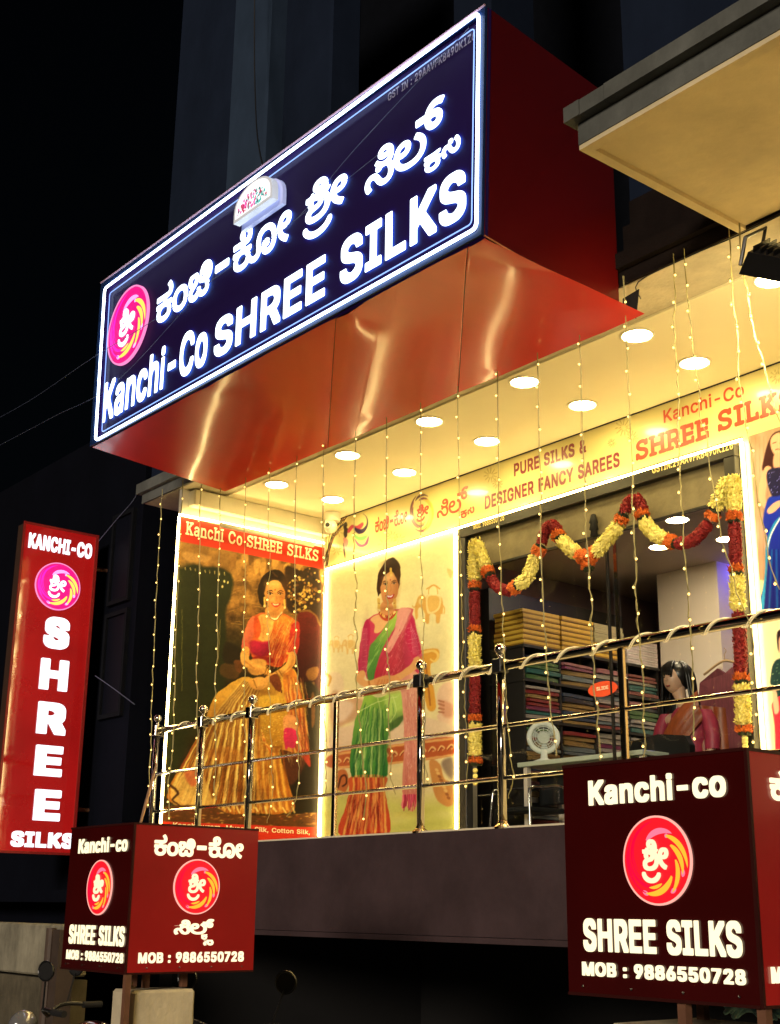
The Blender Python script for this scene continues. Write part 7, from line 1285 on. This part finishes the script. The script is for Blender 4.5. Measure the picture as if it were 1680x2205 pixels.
for si, (desc, pts) in enumerate(strands):
    path = [onY(*p, YW) for p in pts]; top = path[0].copy()
    if top[2] < 3.5: path.insert(0, np.array([top[0] + (top[0] - path[1][0]) * .0, YW, 3.51]))
    path = [p + np.array([0, random.uniform(-.008, .004), 0]) for p in smooth_path(path, 4)]
    e = empty('fairy_light_strand', tuple(path[0]), 'strand of tiny warm fairy lights ' + desc, 'fairy lights', 'fairy light strands hanging along the terrace edge')
    q = MB(); q.tube(path, .0026, 5, cap=False); tw = [p + np.array([.006 * math.sin(i * 1.1 + si), .004 * math.cos(i * 1.1), 0]) for i, p in enumerate(path)]; q.tube(tw, .0020, 4, cap=False); q.build('wire', M['wire'], e)
    L = [0]
    for a, b in zip(path[:-1], path[1:]): L.append(L[-1] + np.linalg.norm(b - a))
    s = .10 + random.random() * .08
    while s < L[-1]:
        k = max(j for j in range(len(L)) if L[j] <= s); k = min(k, len(path) - 2); t = (s - L[k]) / max(L[k + 1] - L[k], 1e-6); c = path[k] * (1 - t) + path[k + 1] * t; sgn = random.choice((-1, 1))
        c = c + np.array([sgn * .009, -.004, -.008])
        if bulb_me is None:
            m_ = MB(); m_.sphere((0, 0, 0), .0062, 8, 6, (1, 1, 1.15)); bo = m_.build('bulb', M['bulb'], smooth=True); bulb_me = bo.data; bo.parent = e
            m_ = MB(); m_.tube([(0, 0, .008), (0, 0, .020)], .004, 6); so = m_.build('bulb_socket', M['wire']); sock_me = so.data; so.parent = bo; so.location = (0, 0, .008)
            bo.location = Vector(c) - world_off(e)
        else:
            bo = bpy.data.objects.new('bulb', bulb_me); COL.objects.link(bo); bo.parent = e; bo.location = Vector(c) - world_off(e)
            so = bpy.data.objects.new('bulb_socket', sock_me); COL.objects.link(so); so.parent = bo; so.location = (0, 0, .008)
        s += .125 + random.random() * .035
# supply wire along the slab edge and a bulb-less drop
q = MB(); q.tube(smooth_path([onZ(1380, 640, 3.5) + (0, -.0, -.01)] + [np.array([x, 5.385, 3.492 - .02 * random.random()]) for x in np.arange(-4.4, -1.3, .35)], 4), .004, 5); o = q.build('supply_wire', M['dark_wire'], smooth=True); tag(o, 'sagging supply wire running along the ceiling slab edge at the right', 'cable')
# ------------------------------------------------------------------ inside the shop
SX = -7.4; rs = random.Random(9)
shelf = empty('display_shelf', (-7.6, 8.3, ZF), 'dark wall shelving unit filled with folded sarees inside the shop', 'shelf')
M['shelf'] = mat('dark_shelf_wood', (.02, .017, .015), .4, noise=.3)
lev = [ZF + .03, ZF + .36, ZF + .69, ZF + 1.02, ZF + 1.34, 2.065]; Ys = [7.42, 7.84, 8.26, 8.68, 9.08]
for z in lev: q = MB(); q.box(SX - .40, SX - .0, 7.395, 9.09, z - .022, z); q.build('shelf_board', M['shelf'], shelf)
for y in Ys: q = MB(); q.box(SX - .39, SX - .02, y - .012, y + .006, lev[0] + .001, 2.04); q.build('divider', M['shelf'], shelf)
q = MB(); q.box(SX - .74, SX - .405, 7.40, 9.09, ZF, 2.6); q.build('back_panel', M['shelf'], shelf)
sar_cols = [(.42, .05, .05), (.06, .22, .20), (.55, .48, .38), (.30, .06, .14), (.07, .10, .16), (.50, .30, .10), (.12, .25, .08), (.60, .50, .46), (.45, .12, .10), (.05, .05, .07), (.25, .30, .32), (.55, .20, .22)]
SM = [mat('folded_silk_%s' % 'abcdefghijkl'[i], tuple(v * .5 for v in c), .28, noise=.35, nscale=14, coat=.4, stretch=(1, 1, 4)) for i, c in enumerate(sar_cols)]
def saree_mesh(w_, d_, h_, seed):
    r_ = random.Random(seed); q = MB(); n = 9; prof = [(-.5, .15), (-.5, .85), (-.46, 1), (-.2, 1.03), (.1, .99), (.3, 1.02), (.46, 1), (.5, .85), (.5, .12), (.46, 0), (-.46, 0)]
    rings = []
    for j in range(5):
        y = -d_ / 2 + d_ * j / 4; k = 1 - .03 * (j in (0, 4)); rings.append([(px * w_ * k, y, (pz + r_.uniform(-.04, .04)) * h_ * (1 - .15 * (j in (0, 4))) + (.07 * h_ if j in (0, 4) else 0)) for px, pz in prof])
    m_ = len(prof); vs = [v for r in rings for v in r]; fs = [(j * m_ + i, j * m_ + (i + 1) % m_, (j + 1) * m_ + (i + 1) % m_, (j + 1) * m_ + i) for j in range(4) for i in range(m_)] + [tuple(range(m_))[::-1], tuple(4 * m_ + i for i in range(m_))]
    return q.add(vs, fs)
smesh = {}
def saree_obj(par, loc, variant, ci):
    key = (variant, ci)
    if key not in smesh:
        q = saree_mesh(.34, .385, [.036, .044, .03][variant % 3], variant); o = q.build('folded_saree', SM[ci], smooth=False); o.location = (0, 0, 0)
        A = np.array(q.v); o.data.transform(Matrix.Translation(((A[:, 0].min() + A[:, 0].max()) / 2, (A[:, 1].min() + A[:, 1].max()) / 2, A[:, 2].min()))); smesh[key] = o.data
    else: o = bpy.data.objects.new('folded_saree', smesh[key]); COL.objects.link(o)
    o.parent = par; o.location = Vector(loc) - world_off(par); o.rotation_euler = (0, 0, rs.uniform(-.09, .09)); return o
rown = ['bottom', 'second', 'third', 'fourth', 'top']; coln = ['nearest the door', 'second from the door', 'third from the door', 'beside the white column']
for r in range(5):
    for c in range(4):
        y = (Ys[c] + Ys[c + 1]) / 2; e = empty('saree_pile', (SX - .19, y, lev[r]), 'pile of folded sarees on the %s shelf board, %s' % (rown[r], coln[c]), 'saree pile', 'piles of folded sarees on the shop shelf')
        z = lev[r] + .002; base = rs.randrange(12)
        while z < (lev[r + 1] if r < 4 else 2.04) - .07:
            v = rs.randrange(6); ci = (base + rs.choice([0, 0, 1, 3, 5, 7])) % 12; saree_obj(e, (SX - .185 + rs.uniform(-.015, .012), y + rs.uniform(-.008, .008), z), v, ci); z += [.036, .044, .03][v % 3] * 1.03
# yellow boxes
M['ybox'] = mat('mustard_box_card', (.30, .15, .01), .5, noise=.12, nscale=5); M['ygold'] = mat('box_lid_card', (.70, .42, .05), .45, noise=.1, nscale=5); M['cbox'] = mat('cream_box_card', (.45, .38, .2), .5, noise=.1)
k = 0
def cbx(x0, x1, y0, y1, z, h, label, mats, grp):
    e = empty('carton', ((x0 + x1) / 2, (y0 + y1) / 2, z), label, 'box', grp)
    q = MB(); q.box(x0 + .003, x1 - .003, y0 + .003, y1 - .003, z + .0008, z + h * .72); q.build('tray', mats[0], e)
    q = MB(); q.bbox(x0, x1, y0, y1, z + h * .30, z + h - .004, .002); q.build('lid', mats[1], e)
yb0 = 7.395; wds = [(7.395, 7.83), (7.845, 8.24), (8.25, 8.63)]; coln2 = ['nearest', 'middle', 'farthest']
for c, (a, b) in enumerate(wds):
    nbx = 7; h = .0425
    for i in range(nbx):
        dx = rs.uniform(-.01, .01); cbx(SX - .34 + dx, SX + dx * .5, a + rs.uniform(0, .006), b - rs.uniform(0, .006), 2.066 + i * h, h, 'flat mustard yellow box, number %s from the bottom of the %s stack' % (['one', 'two', 'three', 'four', 'five', 'six', 'seven'][i], coln2[c]), (M['ybox'], M['ygold']) if c < 2 or i < 3 else (M['cbox'], M['cbox']), 'flat yellow boxes stacked on top of the shelf')
wb = mat('white_box_card', (.75, .68, .66), .4, noise=.1); wl_ = mat('printed_box_lid', (.72, .60, .60), .4, noise=.4, nscale=18)
for i in range(5): cbx(SX - .3, SX + .0, 8.66, 9.07, 2.066 + i * .043, .043, 'flat white box with pink print, %s of the stack by the column' % ['lowest', 'second', 'middle', 'fourth', 'topmost'][i], (wb, wl_), 'white printed boxes on top of the shelf')
# table, fan, chairs
tx, ty, tz = -6.1, 7.26, 1.062
tb = empty('counter_table', (-6.8, 7.5, ZF), 'pale topped counter table just inside the door glass', 'table')
q = MB(); q.bbox(-7.36, tx, ty, ty + .48, tz, tz + .035, .004); q.build('table_top', mat('pale_green_top', (.62, .68, .55), .25, noise=.06), tb)
for x, y in ((-7.32, ty + .03), (tx - .06, ty + .03), (-7.32, ty + .41), (tx - .06, ty + .41)): q = MB(); q.box(x, x + .04, y, y + .04, ZF, tz - .001); q.build('leg', M['int_cream'], tb)
fx = onY(*D7(472, 1345), ty + .2); fn = empty('desk_fan', (fx[0], fx[1], tz + .035), 'round white desk fan standing on the counter table', 'fan')
C0 = np.array([fx[0], fx[1], fx[2]]); AXv = np.array([.75, -.6, .1]); AXv /= np.linalg.norm(AXv); U1 = np.cross(AXv, [0, 0, 1.]); U1 /= np.linalg.norm(U1); V1 = np.cross(U1, AXv); wm = mat('white_fan_plastic', (.7, .74, .68), .35, noise=.05)
q = MB(); ring = [C0 + U1 * .112 * math.cos(6.283 * i / 28) + V1 * .112 * math.sin(6.283 * i / 28) for i in range(28)]; q.tube([p - AXv * .02 for p in ring], .022, 8, closed=True); q.build('fan_ring', wm, fn, smooth=True)
q = MB()
for r_ in (.03, .048, .066, .084, .10): q.tube([C0 + U1 * r_ * math.cos(6.283 * i / 24) + V1 * r_ * math.sin(6.283 * i / 24) for i in range(24)], .0025, 4, closed=True)
for i in range(12): q.tube([C0, C0 + U1 * .108 * math.cos(.5236 * i) + V1 * .108 * math.sin(.5236 * i)], .002, 4)
q.build('grille', wm, fn)
q = MB(); q.tube([C0 - AXv * .09, C0 - AXv * .01], .045, 14); q.build('motor', wm, fn)
for j in range(3):
    q = MB(); a0 = 2.094 * j; vs = []
    for t, rr in ((0, .02), (.15, .095), (.75, .095), (.9, .02)): vs.append(C0 - AXv * (.02 + .02 * t) + (U1 * math.cos(a0 + t) + V1 * math.sin(a0 + t)) * rr)
    q.prism(vs, AXv * .002); q.build('blade', mat('fan_blade', (.45, .5, .48), .3, noise=.05), fn)
q = MB(); q.lathe([(.09, 0), (.085, .02), (.03, .04), (.022, max(.05, C0[2] - .10 - tz - .036))], (C0[0], C0[1], tz + .036), 18); q.build('stand', wm, fn, smooth=True)
# office chair back and chrome chair
cbk = onY(*D7(1060, 1400), 7.55); ch = empty('office_chair', (cbk[0], 7.6, ZF), 'black high backed chair in front of the mannequin behind the glass', 'chair')
q = MB(); P_ = [(-.28, .0), (-.28, .27), (-.24, .33), (0, .36), (.24, .33), (.28, .26), (.28, .0)]; cz = cbk[2] - .26
vs = [np.array([cbk[0] + x, 7.55, cz + z]) for x, z in P_]; q.prism(vs, (0, .06, 0)); q.build('backrest', mat('black_leatherette', (.012, .012, .013), .35, noise=.1), ch)
q = MB(); q.bbox(cbk[0] - .26, cbk[0] + .26, 7.08 + .1, 7.56, ZF + .42, ZF + .5, .02); q.build('seat', mat('black_leatherette', (.012, .012, .013), .35), ch)
q = MB(); q.tube([(cbk[0], 7.4, ZF + .06), (cbk[0], 7.4, ZF + .42)], .03, 10); q.build('column', M['steel'], ch); 
for j in range(5): q = MB(); q.tube([(cbk[0], 7.4, ZF + .07), (cbk[0] + .2 * math.cos(1.2566 * j), 7.4 + .2 * math.sin(1.2566 * j), ZF + .03)], .016, 8); q.build('foot', M['black'], ch)
c1 = onY(1140, 1720, 7.3); cc = empty('chrome_chair', (c1[0], 7.35, ZF), 'visitor chair with curved chrome legs low behind the glass near the tall post', 'chair')
for dx in (-.2, .2):
    q = MB(); q.tube(smooth_path([(c1[0] + dx * 1.15, 7.08, ZF + .01), (c1[0] + dx, 7.10, .83), (c1[0] + dx, 7.13, .885), (c1[0] + dx, 7.24, .895)], 5), .011, 8); q.tube(smooth_path([(c1[0] + dx, 7.24, .895), (c1[0] + dx, 7.5, .88), (c1[0] + dx, 7.56, ZF + .01)], 5), .011, 8); q.build('leg_frame', M['steel'], cc, smooth=True)
q = MB(); q.bbox(c1[0] - .19, c1[0] + .19, 7.11, 7.5, ZF + .26, ZF + .30, .012); q.build('seat', M['flat_black'], cc)
q = MB(); q.bbox(c1[0] - .19, c1[0] + .19, 7.55, 7.58, ZF + .34, ZF + .58, .012); q.build('backrest', M['flat_black'], cc)
# hanging maroon tunic, hanger
hp = onY(*D7(1398, 960), 9.0); hg = empty('hanging_tunic', tuple(hp), 'maroon tunic hanging on a wooden hanger beside the white column', 'garment')
q = MB(); q.tube(smooth_path([hp + (-.22, 0, -.08), hp + (-.05, 0, .0), hp + (.05, 0, .0), hp + (.22, 0, -.08)], 6), .011, 8); q.tube(smooth_path([hp, hp + (0, 0, .06), hp + (.02, 0, .09), hp + (.0, 0, .12)], 5), .004, 6); q.build('hanger', mat('pale_wood_hanger', (.55, .38, .2), .5, noise=.2), hg, smooth=True)
q = MB(); nx = 18; zt0 = hp[2] - .05; vs = []
outline = [(-.06, 0), (-.25, -.10), (-.30, -.36), (-.20, -.38), (-.20, -1.3), (.22, -1.3), (.20, -.38), (.30, -.36), (.25, -.10), (.06, 0), (0, -.05)]
q.prism([np.array([hp[0] + x, 8.99 + .02 * math.sin(x * 30), zt0 + z]) for x, z in outline], (0, .04, 0)); q.build('tunic', mat('maroon_cotton', (.17, .035, .05), .8, noise=.3, nscale=9, bump=.3, stretch=(6, 1, 1)), hg)
q = MB(); wfp = onY(*D7(1388, 800), 9.3); q.bbox(wfp[0] - .06, wfp[0] + .06, 9.30, 9.41, wfp[2] - .1, wfp[2] + .14, .02); q.tube([wfp + (0, -.1, -.02), wfp + (0, -.02, -.02)], .07, 16); o = q.build('wall_socket_unit', wm); tag(o, 'white wall fitting on the recess beside the white column', 'wall fitting')
# mannequin
MY = 8.0; mh = onY(*D7(1150, 1095), MY); S_ = mh[2]; mq = empty('mannequin', (mh[0] + .05, MY, ZF), 'shop mannequin with long black wig wearing a rust orange saree over a pink blouse', 'mannequin')
skin = mat('mannequin_skin', (.62, .38, .26), .4, noise=.04)
def skinned(name, pts, edges, radii, m_, par, lvl=2):
    me = bpy.data.meshes.new(name); off = world_off(par); me.from_pydata([tuple(np.array(p) - np.array(off)) for p in pts], edges, []); o = bpy.data.objects.new(name, me); COL.objects.link(o); o.parent = par
    md = o.modifiers.new('skin', 'SKIN'); me.skin_vertices[0] if me.skin_vertices else None
    for i, r in enumerate(radii): me.skin_vertices[0].data[i].radius = r if isinstance(r, tuple) else (r, r)
    me.skin_vertices[0].data[0].use_root = True; md.use_smooth_shade = True; s = o.modifiers.new('sub', 'SUBSURF'); s.levels = lvl; s.render_levels = lvl; me.materials.append(m_); return o
H0 = np.array([mh[0], MY, mh[2] + .05])
def R_(x, y, z): return H0 + np.array([x, y, z])
# body from hips up to the head as one surface, arms joined at the shoulders
pts = [R_(.10, .02, -1.05), R_(.09, .02, -.80), R_(.08, .02, -.55), R_(.07, .02, -.33), R_(.06, .02, -.22), R_(.03, .01, -.13), R_(0, 0, -.02), R_(0, -.01, .06),
       R_(-.12, .02, -.27), R_(-.19, .0, -.45), R_(-.20, -.02, -.62), R_(-.17, -.12, -.80),
       R_(.25, .02, -.28), R_(.31, .0, -.45), R_(.30, -.03, -.60), R_(.14, -.16, -.62), R_(.03, -.18, -.60)]
ed = [(0, 1), (1, 2), (2, 3), (3, 4), (4, 5), (5, 6), (6, 7), (3, 8), (8, 9), (9, 10), (10, 11), (3, 12), (12, 13), (13, 14), (14, 15), (15, 16)]
rad = [(.16, .11), (.14, .10), (.11, .085), (.13, .08), (.055, .05), (.042, .042), (.072, .08), (.06, .07), .05, .042, .036, .024, .05, .042, .036, .028, .022]
try:
    skinned('body', pts, ed, rad, skin, mq)
except Exception as ex:
    for a, b in ed: pass
def hand(base, d, up, par):
    d = d / np.linalg.norm(d); sd_ = np.cross(d, up); sd_ /= np.linalg.norm(sd_)
    q = MB(); q.sphere(base + d * .03, .034, 12, 8, (1, .8, .6))
    for i, (o_, l_) in enumerate(((-.022, .06), (-.008, .07), (.008, .065), (.021, .05))):
        a = base + d * .05 + sd_ * o_; q.tube(smooth_path([a, a + d * l_ * .5, a + d * l_ - up * .012], 3), [.0075] * 6 + [.005], 7)
    a = base + d * .02 + sd_ * .03; q.tube([a, a + d * .03 + sd_ * .015, a + d * .055 + sd_ * .01], [.009, .008, .006], 7)
    q.build('hand', skin, par, smooth=True)
hand(R_(.03, -.18, -.60), np.array([-1., -.15, -.05]), np.array([0, 0, 1.]), mq); hand(R_(-.17, -.12, -.80), np.array([.5, -.3, -.8]), np.array([0, 1., 0]), mq)
q = MB(); q.sphere(R_(0, -.015, .015), .098, 20, 14, (.82, .95, 1.12)); hd = q.build('head', skin, mq, smooth=True)
q = MB(); q.prism([R_(-.012, -.10, .01), R_(.012, -.10, .01), R_(.0, -.104, .05)], (0, -.018, -.012)); q.build('nose', skin, hd)
q = MB(); q.sphere(R_(0, -.098, -.042), .02, 10, 6, (1.1, .5, .35)); q.build('lips', mat('lip_red', (.35, .08, .06), .4), hd, smooth=True)
for sx in (-1, 1):
    q = MB(); q.sphere(R_(sx * .032, -.098, .028), .014, 10, 6, (1.1, .5, .5)); q.build('eye', mat('painted_eye', (.03, .015, .01), .3), hd, smooth=True)
hairm = mat('black_wig', (.008, .006, .006), .35, noise=.2, nscale=30)
q = MB(); q.sphere(R_(0, .03, .045), .125, 20, 14, (.95, .92, .92)); rr_ = random.Random(12)
for i in range(150):
    th = (rr_.uniform(1.15, 2.8) * rr_.choice((-1, 1))) if i % 3 else rr_.uniform(-.5, .5); a = th + 1.57
    if abs(th) < .85:  # fringe over the brow (front is -y)
        x = math.sin(th) * .095; p0 = R_(x * .5, -.04, .15); p1 = R_(x, -.105, .10); p2 = R_(x * 1.1, -.112, .045 + rr_.uniform(-.012, .012)); q.tube(smooth_path([p0, p1, p2], 3), [.012, .012, .011, .010, .009, .007, .004], 5)
    else:
        x = math.sin(th) * .12; y = -math.cos(th) * .11; ln = rr_.uniform(.22, .36) if x > 0 else rr_.uniform(.16, .30)
        q.tube(smooth_path([R_(x * .4, y * .4 + .02, .15), R_(x, y + .02, .07), R_(x * 1.15, y * 1.05 + .03, -.08), R_(x * (1.3 + rr_.random() * .5), y + .04, -.08 - ln)], 3), [.012] * 7 + [.011, .008, .003], 5)
q.build('wig', hairm, hd, smooth=True)
def wrap(name, rings, m_, par, n=24):
    q = MB(); vs = []; 
    for j, (c, rx, ry) in enumerate(rings):
        for i in range(n):
            a = 6.283 * i / n; k = 1 + .035 * math.sin(a * 7 + j); vs.append(R_(c[0] + rx * math.cos(a) * k, c[1] + ry * math.sin(a) * k, c[2]))
    q.add(vs, [(j * n + i, j * n + (i + 1) % n, (j + 1) * n + (i + 1) % n, (j + 1) * n + i) for j in range(len(rings) - 1) for i in range(n)]); return q.build(name, m_, par, smooth=True)
pinkm = mat('pink_blouse_silk', (.40, .035, .075), .5, noise=.25, nscale=14); rust = mat('rust_saree_silk', (.34, .075, .02), .45, noise=.35, nscale=7, bump=.4, bscale=9, stretch=(4, 1, 1))
wrap('blouse', [((.07, .02, -.60), .135, .10), ((.07, .02, -.45), .15, .105), ((.07, .02, -.32), .175, .10), ((.07, .02, -.25), .14, .085), ((.06, .02, -.205), .07, .062)], pinkm, mq)
for ring in ([((-.115, .02, -.24), .05, .06), ((-.16, .01, -.33), .062, .06), ((-.19, 0, -.44), .062, .058), ((-.198, -.005, -.52), .056, .052)], [((.24, .02, -.24), .05, .06), ((.29, .01, -.33), .062, .06), ((.313, 0, -.44), .062, .058), ((.312, -.01, -.54), .056, .052)]): wrap('sleeve', ring, pinkm, mq, 16)
wrap('saree_skirt', [((.09, .02, -1.10), .22, .17), ((.09, .02, -.85), .20, .15), ((.08, .02, -.62), .16, .125), ((.08, .02, -.56), .145, .11)], rust, mq, 36)
q = MB(); nU, nV = 14, 10; vs = []
for j in range(nV + 1):
    for i in range(nU + 1):
        u = i / nU; v = j / nV  # from left hip to right shoulder (viewer's right)
        cx_ = -.10 + .33 * u + v * .04; cz_ = -.62 + .42 * u ** .9 - (v - .5) * (.34 - .12 * u); yy_ = -.10 - .035 * math.sin(math.pi * min(1, v)) - .02 * math.sin(u * 3) + .008 * math.sin(v * 22 + u * 3) + .07 * u ** 3
        vs.append(R_(cx_, yy_, cz_))
q.add(vs, [(j * (nU + 1) + i, j * (nU + 1) + i + 1, (j + 1) * (nU + 1) + i + 1, (j + 1) * (nU + 1) + i) for j in range(nV) for i in range(nU)]); q.build('saree_drape', rust, mq, smooth=True)
q = MB(); vs = []
for j in range(9):
    for i in range(7):
        u = i / 6; v = j / 8; vs.append(R_(.20 + .17 * u + .03 * v + .0 * u, .0 + .07 * u + .03 * math.sin(u * 14), -.20 - .03 * u - v * .95))
q.add(vs, [(j * 7 + i, j * 7 + i + 1, (j + 1) * 7 + i + 1, (j + 1) * 7 + i) for j in range(8) for i in range(6)]); q.build('saree_tail', rust, mq, smooth=True)
# ------------------------------------------------------------------ motorcycles in the dark below the terrace
def motorcycle(x, y, rz, label, sc=1.0):
    e = empty('motorcycle', (x, y, GND), label, 'motorcycle', 'motorcycles parked in the dark under the terrace')
    dk = M['black']
    def T(p):
        c, s = math.cos(rz), math.sin(rz); return np.array([x + c * p[0] - s * p[1], y + s * p[0] + c * p[1], GND + p[2]])
    for wx in (-.65, .65):
        q = MB(); q.tube([T((wx + .28 * math.cos(6.283 * i / 28), 0, .3 + .28 * math.sin(6.283 * i / 28))) for i in range(28)], .045, 8, closed=True); wh = q.build('wheel', M['flat_black'], e, smooth=True)
        q = MB(); q.tube([T((wx + .22 * math.cos(6.283 * i / 24), 0, .3 + .22 * math.sin(6.283 * i / 24))) for i in range(24)], .012, 6, closed=True)
        for i in range(6): q.tube([T((wx, 0, .3)), T((wx + .22 * math.cos(1.047 * i), 0, .3 + .22 * math.sin(1.047 * i)))], .009, 5)
        q.build('rim', M['dsteel'], wh)
    q = MB(); q.tube([T((-.65, .07, .3)), T((-.1, .07, .42)), T((.15, .07, .75)), T((.48, .05, .88))], .03, 8); q.tube([T((-.65, -.07, .3)), T((-.1, -.07, .42)), T((.15, -.07, .75)), T((.48, -.05, .88))], .03, 8); q.build('frame', dk, e)
    q = MB(); q.sphere(T((.2, 0, .82)), .2, 16, 10, (1.25, .75, .7)); q.build('fuel_tank', mat('dark_tank_paint', (.02, .004, .004), .12, coat=.6), e, smooth=True)
    q = MB(); q.tube([T((-.68, 0, .88)), T((-.4, 0, .84)), T((-.05, 0, .80))], [.07, .10, .09], 12); q.build('seat', M['flat_black'], e, smooth=True)
    q = MB(); q.sphere(T((-.0, 0, .42)), .17, 12, 8, (1.2, .8, .9)); q.build('engine', M['dsteel'], e)
    for s in (-1, 1):
        q = MB(); q.tube([T((.65, s * .08, .3)), T((.5, s * .08, .9))], .024, 8); q.build('fork', M['dsteel'], e)
        q = MB(); q.tube(smooth_path([T((.48, 0, .98)), T((.45, s * .2, 1.03)), T((.32, s * .36, 1.02))], 4), .012, 8); h_ = q.build('handlebar', M['black'], e); q = MB(); q.tube([T((.36, s * .31, 1.022)), T((.27, s * .40, 1.02))], .019, 10); q.build('grip', M['flat_black'], h_)
        q = MB(); q.tube([T((.44, s * .24, 1.03)), T((.42, s * .3, 1.2))], .006, 6); q.build('mirror_stem', M['black'], e)
        q = MB(); c = T((.42, s * .31, 1.24)); q.tube([c + np.array([.072 * math.cos(6.283 * i / 20), .01 * math.cos(6.283 * i / 20), .052 * math.sin(6.283 * i / 20)]) for i in range(20)], .006, 6, closed=True); mr = q.build('mirror', M['black'], e); q = MB(); q.prism([c + np.array([.07 * math.cos(6.283 * i / 20), .01 * math.cos(6.283 * i / 20), .05 * math.sin(6.283 * i / 20)]) for i in range(20)], (0, .012, 0)); q.build('mirror_back', M['flat_black'], mr)
    q = MB(); q.sphere(T((.62, 0, .92)), .1, 14, 10, (.7, .9, .9)); q.build('headlight', mat('headlight_lens', (.3, .3, .32), .08, metal=.5), e, smooth=True)
    return e
ma = onY(215, 2140, 3.7); motorcycle(ma[0] - .1, 3.95, -2.3, 'black motorcycle in the dark left of the left gate pillar, mirror showing')
ma = onY(452, 2160, 3.9); motorcycle(ma[0] + .15, 4.25, -1.2, 'black motorcycle in the dark right of the left gate pillar')
